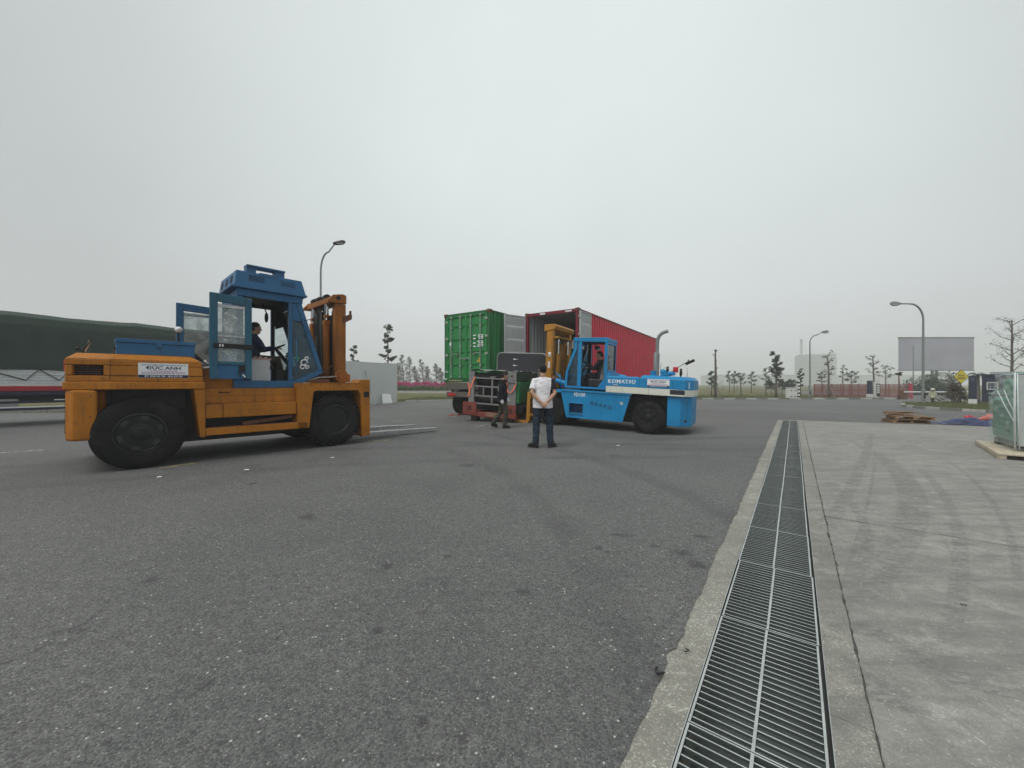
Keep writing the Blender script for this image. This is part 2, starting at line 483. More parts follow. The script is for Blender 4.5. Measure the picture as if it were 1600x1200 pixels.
# --- materials of the ground
def asphalt_material():
    k = NT('asphalt')
    v = k.coord()
    big = k.noise(v, .22, 4, .55)
    mid = k.noise(v, 1.4, 6, .65, .4)
    fine = k.noise(v, 260, 2, .6)
    vo = k.new('ShaderNodeTexVoronoi'); vo.inputs['Scale'].default_value = 125; k.l.new(v, vo.inputs['Vector'])
    vo2 = k.new('ShaderNodeTexVoronoi'); vo2.inputs['Scale'].default_value = 62; k.l.new(v, vo2.inputs['Vector'])
    c = k.mix(k.rng(big, .35, .68), (.088, .090, .089), (.128, .129, .126))
    c = k.mix(k.rng(mid, .38, .66, 0, .55), c, (.145, .146, .142))
    grit = k.noise(v, 17, 5, .75)
    c = k.mix(k.rng(grit, .34, .66), k.mix(1.0, c, .80, 'MULTIPLY'), k.mix(1.0, c, 1.16, 'MULTIPLY'))
    # every stone its own tone, a few pale ones
    sc = k.new('ShaderNodeSeparateColor'); k.l.new(vo.outputs['Color'], sc.inputs[0])
    c = k.mix(.62, c, k.mix(k.rng(sc.outputs[0], 0, 1), .35, 1.7), 'MULTIPLY')
    pale = k.math('MULTIPLY', k.rng(sc.outputs[1], .92, .95), k.rng(vo.outputs['Distance'], .55, .25))
    c = k.mix(k.math('MULTIPLY', pale, .62), c, (.40, .40, .38))
    sc2 = k.new('ShaderNodeSeparateColor'); k.l.new(vo2.outputs['Color'], sc2.inputs[0])
    pale2 = k.math('MULTIPLY', k.rng(sc2.outputs[0], .972, .980), k.rng(vo2.outputs['Distance'], .42, .2))
    c = k.mix(k.math('MULTIPLY', pale2, .9), c, (.55, .55, .52))
    c = k.mix(k.rng(fine, .3, .5, .5, 0), c, (.035, .035, .035))
    # hairline cracks and old repair patches
    cv = k.new('ShaderNodeTexVoronoi', feature='DISTANCE_TO_EDGE'); cv.inputs['Scale'].default_value = .16
    wv = k.new('ShaderNodeVectorMath', operation='MULTIPLY_ADD'); nw = k.new('ShaderNodeTexNoise'); nw.inputs['Scale'].default_value = 1.3; nw.inputs['Detail'].default_value = 6
    k.l.new(v, nw.inputs['Vector']); k.l.new(nw.outputs['Color'], wv.inputs[0]); wv.inputs[1].default_value = (1.6, 1.6, 0); k.l.new(v, wv.inputs[2]); k.l.new(wv.outputs[0], cv.inputs['Vector'])
    ck = k.math('MULTIPLY', k.rng(cv.outputs['Distance'], .0022, .0006), k.rng(big, .50, .62))
    c = k.mix(k.math('MULTIPLY', ck, .45), c, (.03, .03, .03))
    # small tar spots
    sp = k.noise(k.coord((1, 1, 1), loc=(31, 7, 0)), 7.5, 3, .55)
    c = k.mix(k.rng(sp, .72, .75, 0, .6), c, (.03, .03, .03))
    # oil drips with a place of their own
    tc = k.new('ShaderNodeTexCoord')
    wob = k.noise(v, 11, 5, .75)
    tot = None
    for (px, py, rx, ry) in ((480, 808, .17, .12), (731, 727, .30, .16), (1065, 865, .16, .10), (1087, 882, .13, .10), (972, 836, .22, .05), (937, 857, .07, .05),
                             (950, 862, .08, .05), (1020, 853, .12, .05), (606, 884, .13, .06), (590, 985, .06, .05), (320, 1073, .05, .05), (700, 610 + 260, .07, .05),
                             (1025, 1052, .035, .06), (395, 756, .12, .08), (240, 905, .1, .07), (820, 925, .09, .05), (725, 1150, .045, .04), (660, 1125, .035, .035), (960, 712, .25, .12), (1095, 838, .15, .06)):
        g = G(px, py)
        sb = k.new('ShaderNodeVectorMath', operation='SUBTRACT'); k.l.new(tc.outputs['Object'], sb.inputs[0]); sb.inputs[1].default_value = g
        dv = k.new('ShaderNodeVectorMath', operation='DIVIDE'); k.l.new(sb.outputs[0], dv.inputs[0]); dv.inputs[1].default_value = (rx * .62, ry * 1.0, 1)
        ln = k.new('ShaderNodeVectorMath', operation='LENGTH'); k.l.new(dv.outputs[0], ln.inputs[0])
        m = k.rng(k.math('ADD', ln.outputs['Value'], k.math('MULTIPLY', k.math('SUBTRACT', wob, .5), 3.6)), 1.0, .3)
        tot = m if tot is None else k.math('MAXIMUM', tot, m)
    c = k.mix(k.math('MULTIPLY', tot, .55), c, (.028, .028, .028))
    # rubber left by turning tyres
    arcs = None
    for (cx, cyy, r, w) in ((-9.0, 2.0, 9.6, .22), (-9.3, 2.4, 11.6, .25), (4.5, 22, 12.4, .3), (4.2, 23, 15.2, .3), (14, 26, 9, .35), (2, -14, 22.5, .3), (2.5, -13, 20, .25)):
        sb = k.new('ShaderNodeVectorMath', operation='SUBTRACT'); k.l.new(tc.outputs['Object'], sb.inputs[0]); sb.inputs[1].default_value = (cx, cyy, 0)
        ln = k.new('ShaderNodeVectorMath', operation='LENGTH'); k.l.new(sb.outputs[0], ln.inputs[0])
        m = k.rng(k.math('ABSOLUTE', k.math('SUBTRACT', ln.outputs['Value'], r)), w, w * .2, 0, 1, True)
        arcs = m if arcs is None else k.math('MAXIMUM', arcs, m)
    c = k.mix(k.math('MULTIPLY', k.math('MULTIPLY', arcs, k.rng(k.noise(v, .8, 4), .35, .65)), .42), c, (.05, .05, .05))
    h = k.math('ADD', k.math('MULTIPLY', vo.outputs['Distance'], -1.0), k.math('MULTIPLY', fine, .5))
    k.principled(c, k.rng(mid, .3, .7, .72, .9), 0, k.bump(h, .55, .006), .35)
    return k.m

def concrete_material(name, c0, c1, arcs=False, speck=1.0, grit=.3):
    k = NT(name)
    v = k.coord()
    vr = k.coord((1.0, 5.0, 1.0), rot=(0, 0, -DRAIN_ROT + math.pi / 2))
    big = k.noise(v, .5, 5, .6)
    c = k.mix(k.rng(big, .33, .68), c0, c1)
    st = k.noise(vr, 1.5, 6, .68, .3)
    c = k.mix(k.rng(st, .44, .66, 0, .7), c, tuple(x * .56 for x in c0))
    c = k.mix(k.rng(st, .40, .30, 0, .45), c, tuple(min(.6, x * 1.35) for x in c1))
    mott = k.noise(v, 9, 6, .7)
    c = k.mix(k.rng(mott, .40, .66, 0, .62), c, tuple(x * .62 for x in c0))
    blot = k.noise(v, 3.3, 6, .72, .5)
    c = k.mix(k.rng(blot, .56, .70, 0, .55), c, tuple(min(.62, x * 1.3) for x in c1))
    c = k.mix(k.rng(blot, .44, .32, 0, .4), c, tuple(x * .7 for x in c0))
    fine = k.noise(v, 120, 3, .7)
    c = k.mix(k.rng(fine, .62, .5, 0, .45 * speck), c, tuple(x * .55 for x in c0))
    c = k.mix(k.rng(k.noise(v, 60, 2, .6), .66, .72, 0, .6 * speck), c, (.5, .5, .46))
    h = k.math('ADD', k.math('MULTIPLY', fine, .5), k.math('MULTIPLY', mott, .8))
    if arcs:
        tc = k.new('ShaderNodeTexCoord')
        tread = k.noise(k.coord((1, 2.6, 1), rot=(0, 0, -DRAIN_ROT + math.pi / 2)), 15, 3, .7)
        tot = None
        for (px, py, qx, qy, rx_, ry_, w) in ((1390, 720, 1440, 790, 1330, 950, .06), (1300, 760, 1350, 820, 1340, 900, .05), (1440, 735, 1500, 900, 1480, 1000, .05),
                                         (1360, 680, 1330, 760, 1290, 830, .07), (1330, 690, 1420, 800, 1375, 900, .10), (1480, 720, 1560, 800, 1590, 900, .03), (1400, 1010, 1500, 1060, 1590, 1075, .09), (1392, 722, 1430, 760, 1448, 800, .012), (1472, 840, 1492, 880, 1495, 960, .012), (1342, 905, 1380, 878, 1400, 855, .010), (1366, 730, 1352, 800, 1320, 905, .02), (1310, 1050, 1390, 1085, 1440, 1110, .11), (1310, 975, 1350, 985, 1400, 1000, .08)):
            p, q, r_ = G(px, py), G(qx, qy), G(rx_, ry_)
            # circle through three ground points
            ax, ay, bx, by, cx, cyy = p.x, p.y, q.x, q.y, r_.x, r_.y
            dd = 2 * (ax * (by - cyy) + bx * (cyy - ay) + cx * (ay - by))
            ux = ((ax**2 + ay**2) * (by - cyy) + (bx**2 + by**2) * (cyy - ay) + (cx**2 + cyy**2) * (ay - by)) / dd
            uy = ((ax**2 + ay**2) * (cx - bx) + (bx**2 + by**2) * (ax - cx) + (cx**2 + cyy**2) * (bx - ax)) / dd
            rad = math.hypot(ax - ux, ay - uy)
            sb = k.new('ShaderNodeVectorMath', operation='SUBTRACT'); k.l.new(tc.outputs['Object'], sb.inputs[0]); sb.inputs[1].default_value = (ux, uy, 0)
            ln = k.new('ShaderNodeVectorMath', operation='LENGTH'); k.l.new(sb.outputs[0], ln.inputs[0])
            m = k.rng(k.math('ABSOLUTE', k.math('SUBTRACT', ln.outputs['Value'], rad)), w, w * .75, 0, 1)
            # only near the three points
            sb2 = k.new('ShaderNodeVectorMath', operation='SUBTRACT'); k.l.new(tc.outputs['Object'], sb2.inputs[0]); sb2.inputs[1].default_value = ((p + r_) / 2)
            ln2 = k.new('ShaderNodeVectorMath', operation='LENGTH'); k.l.new(sb2.outputs[0], ln2.inputs[0])
            half = (p - r_).length / 2
            m = k.math('MULTIPLY', m, k.rng(ln2.outputs['Value'], half * 1.25, half * .8))
            tot = m if tot is None else k.math('MAXIMUM', tot, m)
        mm = k.math('MULTIPLY', tot, k.rng(tread, .40, .60))
        c = k.mix(k.math('MULTIPLY', mm, .42), c, (.085, .085, .083))
    k.principled(c, .88, 0, k.bump(h, grit, .008), .25)
    return k.m

M['asphalt'] = asphalt_material()
M['slab'] = concrete_material('apron_concrete', (.272, .270, .250), (.385, .380, .352), True, 1.0, .55)
M['kerbc'] = concrete_material('kerb_concrete', (.33, .325, .285), (.62, .61, .53), False, 1.8, .9)
M['kerbr'] = concrete_material('inner_kerb_concrete', (.265, .262, .238), (.46, .452, .40), False, 1.4, .7)
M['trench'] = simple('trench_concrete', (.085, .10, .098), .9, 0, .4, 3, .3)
def galv_material():
    """upward faces pale, upright faces dark grey-green"""
    k = NT('galvanised_steel')
    v = k.coord(); n = k.noise(v, 5, 5); f = k.noise(v, 30, 4, .7)
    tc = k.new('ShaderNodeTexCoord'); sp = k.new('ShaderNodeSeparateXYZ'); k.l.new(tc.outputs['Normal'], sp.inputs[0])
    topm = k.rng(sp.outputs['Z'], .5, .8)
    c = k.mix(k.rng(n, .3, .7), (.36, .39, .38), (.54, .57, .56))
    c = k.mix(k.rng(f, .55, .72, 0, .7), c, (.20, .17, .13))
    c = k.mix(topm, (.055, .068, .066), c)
    b = k.principled(c, .55, 0, None, .4)
    k.l.new(k.math('MULTIPLY', topm, .45), b.inputs['Metallic'])
    return k.m
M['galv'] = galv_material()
M['limekerb'] = concrete_material('painted_kerb', (.46, .46, .42), (.60, .60, .56), False, .6, .3)

def grass_ground():
    k = NT('grass_ground')
    v = k.coord()
    a = k.noise(v, .35, 5, .65); b = k.noise(v, 2.2, 5, .7); f = k.noise(v, 25, 3, .7)
    c = k.mix(k.rng(a, .36, .62), (.10, .115, .040), (.205, .175, .085))
    c = k.mix(k.rng(b, .42, .64, 0, .8), c, (.075, .095, .03))
    c = k.mix(k.rng(f, .35, .65, 0, .5), c, (.06, .07, .025))
    k.principled(c, .95, 0, k.bump(f, .8, .05), .1)
    return k.m
M['grassg'] = grass_ground()
M['blade'] = leafmat('grass_blades', (.105, .125, .04), .45)

def sstep(a, b, x):
    t = max(0.0, min(1.0, (x - a) / (b - a))); return t * t * (3 - 2 * t)
def ground_z(x, y):
    """the yard falls gently towards the drain where the blue forklift stands"""
    dx, dy = x - 3.727, y - 10.55
    u = dx * -.86 + dy * .51; w = dx * -.51 + dy * -.86
    h = -.059 + .037 * max(0, min(2.89, u))
    if u < 0: h *= 1 - sstep(0, 2.6, -u)
    elif u > 2.89: h *= 1 - sstep(0, 3.2, u - 2.89)
    return h * (1 - sstep(.6, 2.4, w)) * (1 - sstep(2.8, 5.5, -w))
# --- asphalt yard: one sheet, ragged where it meets the drain kerb
far_edge = [(400, 33.8), (56, 33.8), (50, 36), (58, 70), (44, 70), (36.2, 38), (34.6, 34.2), (33.5, 33.4), (15, 33.0), (-2, 30.6), (-8.2, 28.6), (-9.4, 26.6), (-14.5, 20.6), (-20.5, 17.9), (-30, 17.0), (-70, 10), (-400, -20)]
def make_asphalt():
    r = random.Random(3)
    pts = []
    s, j = -12.0, 0.0
    while s < 17.1:
        j = j * .75 + r.uniform(-.006, .006)
        jj = j + (r.uniform(-.012, .012) if r.random() < .18 else 0)
        pts.append(ST(s, -.487 + jj))
        s += .045 if 0 < s < 9 else .12
    c0 = Vector(ST(17.32, -.487))
    pts += [ST(17.1, -.487), ST(17.24, -.462), ST(17.31, -.40)]
    pts += [tuple(edge_pt(k)) for k in (.25, 1, 2, 4, 8, 16, 30, 46.4)]
    pts += [(x, y, 0) for x, y in [(400, edge_pt(46.4).y)] + far_edge + [(-400, -60), (ST(-12, 0)[0], -60)]]
    me = bpy.data.meshes.new('asphalt_yard')
    bm = bmesh.new()
    f = bm.faces.new([bm.verts.new(p) for p in pts])
    bmesh.ops.triangulate(bm, faces=[f])
    for i in range(42):
        bmesh.ops.bisect_plane(bm, geom=bm.verts[:] + bm.edges[:] + bm.faces[:], plane_co=(-5 + i * .33, 0, 0), plane_no=(1, 0, 0))
        bmesh.ops.bisect_plane(bm, geom=bm.verts[:] + bm.edges[:] + bm.faces[:], plane_co=(0, 6 + i * .33, 0), plane_no=(0, 1, 0))
    for vv in bm.verts:
        if -6 < vv.co.x < 10 and 5 < vv.co.y < 21: vv.co.z = ground_z(vv.co.x, vv.co.y)
    bmesh.ops.recalc_face_normals(bm, faces=bm.faces)
    if sum(fc.normal.z for fc in bm.faces) < 0: bmesh.ops.reverse_faces(bm, faces=bm.faces)
    for fc in bm.faces: fc.smooth = True
    bm.to_mesh(me); bm.free()
    me.materials.append(M['asphalt'])
    return tag(link('asphalt_yard', me), kind='structure', label='wide grey asphalt yard with oil spots and tyre marks')
make_asphalt()

fb = MB()
fb.add([(x, y, -.03) for x, y in ((-800, -120), (-26, -120), (-26, 16), (800, 16), (800, 800), (-800, 800))], [(0, 1, 2, 3, 4, 5)])
tag(fb.build('grass_field', M['grassg']), kind='structure')

# --- concrete apron in two bays, the joint between them open
apron = thing('concrete_apron', kind='structure')
def plate(name, pts, z0, z1, mat, parent=None):
    m = MB(); m.prism([(p[0], p[1]) for p in pts], z0, z1, 'z')
    return m.build(name, mat, parent)
plate('concrete_bay', [ST(-10, .250), ST(4.946, .250), ST(4.946, 45), ST(-10, 45)], -.15, .004, M['slab'], apron)
plate('concrete_bay', [ST(4.956, .250), tuple(edge_pt(.757)), tuple(edge_pt(46.4)), ST(4.956, 45)], -.15, .003, M['slab'], apron)
m = MB(); m.add([ST(-10, .2, -.05), ST(17.6, .2, -.05), ST(26, 45, -.05), ST(-10, 45, -.05)], [(0, 1, 2, 3)])
m.build('joint_fill', M['trench'], apron)
def ragged_joint(p_of, n, w, seed):
    r = random.Random(seed); m = MB(); vs, fs = [], []; off = 0.0
    for i in range(n + 1):
        off = off * .7 + r.uniform(-.003, .003); ww = w * r.choice((.35, .6, .8, 1, 1, 1.5, 2.1)) * r.uniform(.6, 1.1)
        a, b = p_of(i / n, off - ww), p_of(i / n, off + ww)
        vs += [a, b]
    for i in range(n):
        if r.random() < .93: fs.append((2 * i, 2 * i + 1, 2 * i + 3, 2 * i + 2))
    m.add(vs, fs); m.build('joint_crack', M['crack'], apron)
M['crack'] = simple('dirt_in_joint', (.055, .053, .048), .95, 0, .4, 20)
ragged_joint(lambda a, o: ST(-1.5 + 18.9 * a, .249 + o, .0075), 420, .0036, 1)
ragged_joint(lambda a, o: ST(4.951 + o, .25 + 5.5 * a, .0078), 120, .0026, 2)

# --- the drain: kerbs, trench, steel angle, grates
drain = thing('drain_channel', kind='structure')
def strip(name, s0, s1, t0, t1, z0, z1, mat):
    return plate(name, [ST(s0, t0), ST(s1, t0), ST(s1, t1), ST(s0, t1)], z0, z1, mat, drain)
kr = random.Random(5)
s = -10.0
while s < 17.3:
    e_ = min(s + 3.0, 17.3)
    strip('drain_kerb', s + .003, e_ - .003, -.60, -.346, -.42, -.004 - kr.random() * .002, M['kerbc'])
    strip('drain_kerb', s + .0015, e_ - .0015, .118, .2485, -.42, .001 + kr.random() * .002, M['kerbr'])
    s += 3.0
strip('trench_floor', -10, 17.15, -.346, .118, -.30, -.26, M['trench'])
strip('end_kerb', 17.17, 17.44, -.42, .118, -.42, -.002, M['kerbc'])
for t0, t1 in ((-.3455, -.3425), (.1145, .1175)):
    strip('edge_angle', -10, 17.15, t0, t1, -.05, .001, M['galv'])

PL, PT0, PT1 = .862, -.333, .096
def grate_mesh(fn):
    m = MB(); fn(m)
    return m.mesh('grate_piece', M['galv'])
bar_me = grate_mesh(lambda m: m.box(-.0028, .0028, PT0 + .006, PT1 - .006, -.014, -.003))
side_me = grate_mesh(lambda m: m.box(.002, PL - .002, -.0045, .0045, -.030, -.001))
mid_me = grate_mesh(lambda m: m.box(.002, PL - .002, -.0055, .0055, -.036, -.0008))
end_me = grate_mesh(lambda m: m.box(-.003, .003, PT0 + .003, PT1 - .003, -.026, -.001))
gr = random.Random(11)
ordn = ['behind', 'beside', 'nearest', 'second', 'third', 'fourth', 'fifth', 'sixth', 'seventh', 'eighth', 'ninth', 'tenth', 'eleventh', 'twelfth', 'thirteenth', 'fourteenth', 'fifteenth', 'sixteenth', 'seventeenth', 'eighteenth']
for kk in range(-1, 18):
    s0 = 1.633 + kk * PL
    o = ST(s0, gr.uniform(-.003, .003), gr.uniform(-.002, .001))
    lab = ('nearest' if kk == -1 else ordn[kk + 3] if kk < 16 else ('next to last' if kk == 16 else 'farthest'))
    g = thing('drain_grate', 'galvanised steel bar grate over the drain, %s from the near end' % lab if kk < 16 and kk > -1 else
              'galvanised steel bar grate %s' % ('at the near end, cut by the bottom of the photo' if kk == -1 else 'over the drain, last but one at the far end' if kk == 16 else 'over the drain, at the far end by the asphalt'),
              'drain grate', o, DRAIN_ROT + gr.uniform(-.002, .002), 'steel grates covering the drain channel')
    for i in range(21):
        b = link('bar', bar_me, g); b.location = (.038 + i * (PL - .076) / 20, 0, gr.uniform(-.001, .001))
    # local y of the thing points away from the apron: mirror the offsets
    for y in (PT0, PT1):
        b = link('side_rail', side_me, g); b.location = (0, y, 0)
    b = link('centre_rail', mid_me, g); b.location = (0, -.1185, 0)
    for x in (.006, PL - .006):
        b = link('end_rail', end_me, g); b.location = (x, 0, 0)
    g.scale = (1, -1, 1)

# --- worn road paint
def worn(name, color):
    k = NT(name)
    v = k.coord()
    n = k.noise(v, 9, 6, .75)
    p = k.new('ShaderNodeBsdfPrincipled'); p.inputs['Base Color'].default_value = (*color, 1); p.inputs['Roughness'].default_value = .8
    t = k.new('ShaderNodeBsdfTransparent'); mx = k.new('ShaderNodeMixShader')
    k.l.new(k.rng(n, .40, .60, .05, .85), mx.inputs[0]); k.l.new(t.outputs[0], mx.inputs[1]); k.l.new(p.outputs[0], mx.inputs[2])
    k.l.new(mx.outputs[0], k.out.inputs['Surface'])
    return k.m
M['yline'] = worn('worn_yellow_paint', (.48, .40, .16))
M['wline'] = worn('worn_white_paint', (.52, .52, .49))
def dash(p0, p1, w, mat, z=.004, name='road_marking'):
    p0, p1 = Vector(p0), Vector(p1)
    d = (p1 - p0).normalized(); q = Vector((-d.y, d.x, 0)) * w / 2
    mb = MB(); mb.add([tuple(p + Vector((0, 0, z + ground_z(p.x, p.y)))) for p in (p0 - q, p1 - q, p1 + q, p0 + q)], [(0, 1, 2, 3)])
    return tag(mb.build(name, mat), kind='structure')
dash(G(250, 732), G(304, 724), .10, M['yline'])
dash(G(575, 690), G(610, 687.3), .10, M['yline'])
dash(G(652, 656), G(700, 652), .12, M['yline'])
dash(G(0, 708), G(68, 703), .10, M['wline'])
dash(G(612, 658.5), G(640, 656.5), .10, M['wline'])
dash(G(742, 667), G(765, 664.5), .10, M['wline'])
dash(G(690, 652.5), G(712, 651), .10, M['wline'])
for (x0, x1, y, w) in ((1300, 1353, 691, .10), (1306, 1350, 694.5, .06), (1422, 1467, 696, .10), (1505, 1560, 681, .08), (1250, 1290, 618 + 46, .05)):
    dash(G(x0, y), G(x1, y + (x1 - x0) * .03), w, M['wline'], .009)

# --- verges, kerbs, the grass island on the right
def kerb_line(name, pts, w, h, step, mat, mat2=None, label=None):
    root = thing(name, kind='structure')
    if label: root['label'] = label
    kr = random.Random(len(pts) * 7 + int(step * 10))
    i = 0
    for a, b in zip(pts, pts[1:]):
        a, b = Vector((a[0], a[1], 0)), Vector((b[0], b[1], 0))
        n = max(1, round((b - a).length / step))
        d = (b - a).normalized()
        for q in range(n):
            p0 = a.lerp(b, q / n) + d * .012; p1 = a.lerp(b, (q + 1) / n) - d * .012
            mb = MB()
            hh = h + kr.uniform(-.008, .008)
            mb.beam(tuple(p0 + Vector((0, 0, hh / 2 - .03))), tuple(p1 + Vector((0, 0, hh / 2 - .03))), w, hh + .06)
            mb.build('kerb_stone', mat2 if (mat2 and i % 2) else mat, root)
            i += 1
    return root
M['dullkerb'] = concrete_material('dull_kerb', (.22, .22, .19), (.30, .30, .26), False, .8, .3)
M['yellowkerb'] = concrete_material('yellow_kerb', (.36, .31, .13), (.44, .39, .2), False, .8, .3)
kerb_line('right_kerb', [(14.5, 33.1), (24, 33.3), (33.4, 33.5)], .18, .13, 1.0, M['limekerb'], M['dullkerb'])
kerb_line('middle_kerb', [(-8.0, 28.8), (-2, 30.7), (14.5, 33.1)], .18, .13, 1.0, M['limekerb'])
kerb_line('left_kerb', [(-34, 17.0), (-20.5, 17.9), (-14.5, 20.6)], .2, .16, 1.0, M['dullkerb'])
kerb_line('hedge_kerb', [(-30, 56.6), (-14, 57), (2, 57)], .3, .32, 2.0, M['limekerb'])
isl = [(22.2, 10), (22.0, 14.5), (21.9, 17.7), (21.8, 19.5), (22.2, 21.2), (22.9, 22.5), (24.0, 23.6), (25.6, 24.6), (29, 26.6), (34, 28.6)]
plate('grass_island', isl + [(60, 30), (60, 10)], -.02, .10, M['grassg'])['kind'] = 'structure'
kerb_line('island_kerb', isl, .16, .14, .8, M['limekerb'], M['dullkerb'])

def blades(name, n, sampler, h0, h1, w, mat, seed):
    r = random.Random(seed); vs, fs = [], []
    for _ in range(n):
        x, y, z = sampler(r)
        a = r.uniform(0, 6.283); h = r.uniform(h0, h1); l = h * .5
        dx, dy = math.cos(a), math.sin(a)
        b = len(vs)
        vs += [(x - dy * w, y + dx * w, z), (x + dy * w, y - dx * w, z), (x + dx * l, y + dy * l, z + h)]
        fs.append((b, b + 1, b + 2))
    me = bpy.data.meshes.new(name); me.from_pydata(vs, [], fs); me.materials.append(mat)
    o = link(name, me)
    return tag(o, kind='stuff')
def on_island(r):
    while True:
        y = r.uniform(15, 25.5)
        xl = 22.1 if y < 20 else 22.1 + (y - 20) ** 1.6 * .24
        x = xl + .15 + abs(r.gauss(0, 3.2))
        return x, y, .095
g_ = blades('island_grass', 26000, on_island, .04, .13, .008, M['blade'], 4); tag(g_, 'short yellowish green grass on the kerbed island')
def on_verge(r):
    if r.random() < .62: return r.uniform(14, 33), 33.4 + abs(r.gauss(0, 5)), -.02
    x = r.uniform(-9, 1); return x, 29.4 + (x + 8) * .3 + abs(r.gauss(0, 4)), -.02
g_ = blades('verge_grass', 26000, on_verge, .06, .24, .016, M['blade'], 5); tag(g_, 'rough grass along the far kerb of the yard')

# --- plants
M['bark'] = simple('bark', (.10, .085, .07), .9, 0, .35, 14, .4)
M['bark2'] = simple('pale_bark', (.20, .185, .165), .9, 0, .3, 14, .4)
M['leaf'] = leafmat('sapling_leaf', (.045, .07, .035))
M['leaf2'] = leafmat('dark_leaf', (.035, .055, .028))
M['needle'] = leafmat('casuarina_needles', (.045, .06, .048), .3)
M['hedgeleaf'] = leafmat('hedge_leaf', (.06, .11, .025))
M['petal'] = leafmat('pink_petals', (.55, .05, .20), .3)
M['brownleaf'] = leafmat('reddish_green_leaf', (.075, .06, .03), .4)
M['stake'] = simple('support_stake', (.24, .20, .16), .9)

def leaf_cloud(name, clusters, leaf, mat, parent, seed, narrow=.5, droop=0.0):
    r = random.Random(seed); vs, fs = [], []
    for (c, rad, n) in clusters:
        for _ in range(n):
            while True:
                u = [r.uniform(-1, 1) for _ in range(3)]
                if sum(x * x for x in u) <= 1: break
            p = Vector((c[0] + u[0] * rad[0], c[1] + u[1] * rad[1], c[2] + u[2] * rad[2]))
            d = Vector((r.gauss(0, 1), r.gauss(0, 1), r.gauss(0, .6) - droop)).normalized()
            w = d.cross(Vector((r.gauss(0, 1), r.gauss(0, 1), r.gauss(0, 1)))).normalized()
            L = leaf * r.uniform(.6, 1.3)
            b = len(vs)
            vs += [tuple(p - d * L / 2), tuple(p + w * L * narrow / 2), tuple(p + d * L / 2), tuple(p - w * L * narrow / 2)]
            fs.append((b, b + 1, b + 2, b + 3))
    me = bpy.data.meshes.new(name); me.from_pydata(vs, [], fs); me.materials.append(mat)
    return link(name, me, parent)

def sapling(label, base, h, seed, lean=0.0, tr=.05, clusters=None, nb=7, leaf=.17, lmat='leaf', stakes=False, top_bare=0.0, b0=.45, spread=.9, dens=26, group=None, name='young_tree', bark='bark', bl=1.0):
    r = random.Random(seed)
    root = thing(name, label, 'tree', base, 0, group)
    mb = MB()
    pts = [Vector((lean * (q / 6) ** 1.5 * h + r.uniform(-.02, .02) * (q > 0), r.uniform(-.02, .02) * (q > 0), h * q / 6)) for q in range(7)]
    mb.tube(pts, [tr * (1 - .62 * q / 6) for q in range(7)], 7)
    cl = []
    for i in range(nb):
        t = b0 + (1 - b0) * (i + r.random() * .7) / nb
        t = min(t, .98)
        q = t * 6; i0 = int(q); p = pts[i0].lerp(pts[min(i0 + 1, 6)], q - i0)
        a = i * 2.4 + r.uniform(-.5, .5)
        L = spread * (1.1 - .55 * t) * r.uniform(.6, 1.1) * bl
        e1 = p + Vector((math.cos(a) * L * .55, math.sin(a) * L * .55, L * r.uniform(.25, .55)))
        e2 = p + Vector((math.cos(a) * L, math.sin(a) * L, L * r.uniform(.35, .9)))
        mb.tube([p, e1, e2], [tr * .32, tr * .2, tr * .09], 5)
        for e3 in (e1, e2, e1.lerp(e2, .5)):
            if r.random() < .85:
                q2 = e3 + Vector((r.uniform(-.3, .3), r.uniform(-.3, .3), r.uniform(0, .25))) * spread
                mb.tube([e3, q2], [tr * .09, tr * .05], 4)
                cl.append((q2, (.2 * spread, .2 * spread, .13 * spread), int(dens * r.uniform(.3, 1))))
            cl.append((e3, (.24 * spread, .24 * spread, .16 * spread), int(dens * r.uniform(.3, 1.1))))
    if clusters:
        cl = [] if clusters[0] == 'only' else cl
        for (t, rx, rz, n) in clusters[1:]:
            q = t * 6; i0 = int(q); p = pts[i0].lerp(pts[min(i0 + 1, 6)], q - i0)
            cl.append((p, (rx, rx, rz), n))
    mb.build('trunk', M[bark], root, smooth=180)
    leaf_cloud('crown', cl, leaf, M[lmat], root, seed + 1)
    if stakes:
        for a in (.4, 2.5, 4.6):
            sb = MB(); sb.tube([(math.cos(a) * .75, math.sin(a) * .75, 0), (math.cos(a) * .03, math.sin(a) * .03, 1.35)], .03, 6)
            sb.build('support_stake', M['stake'], root)
    return root

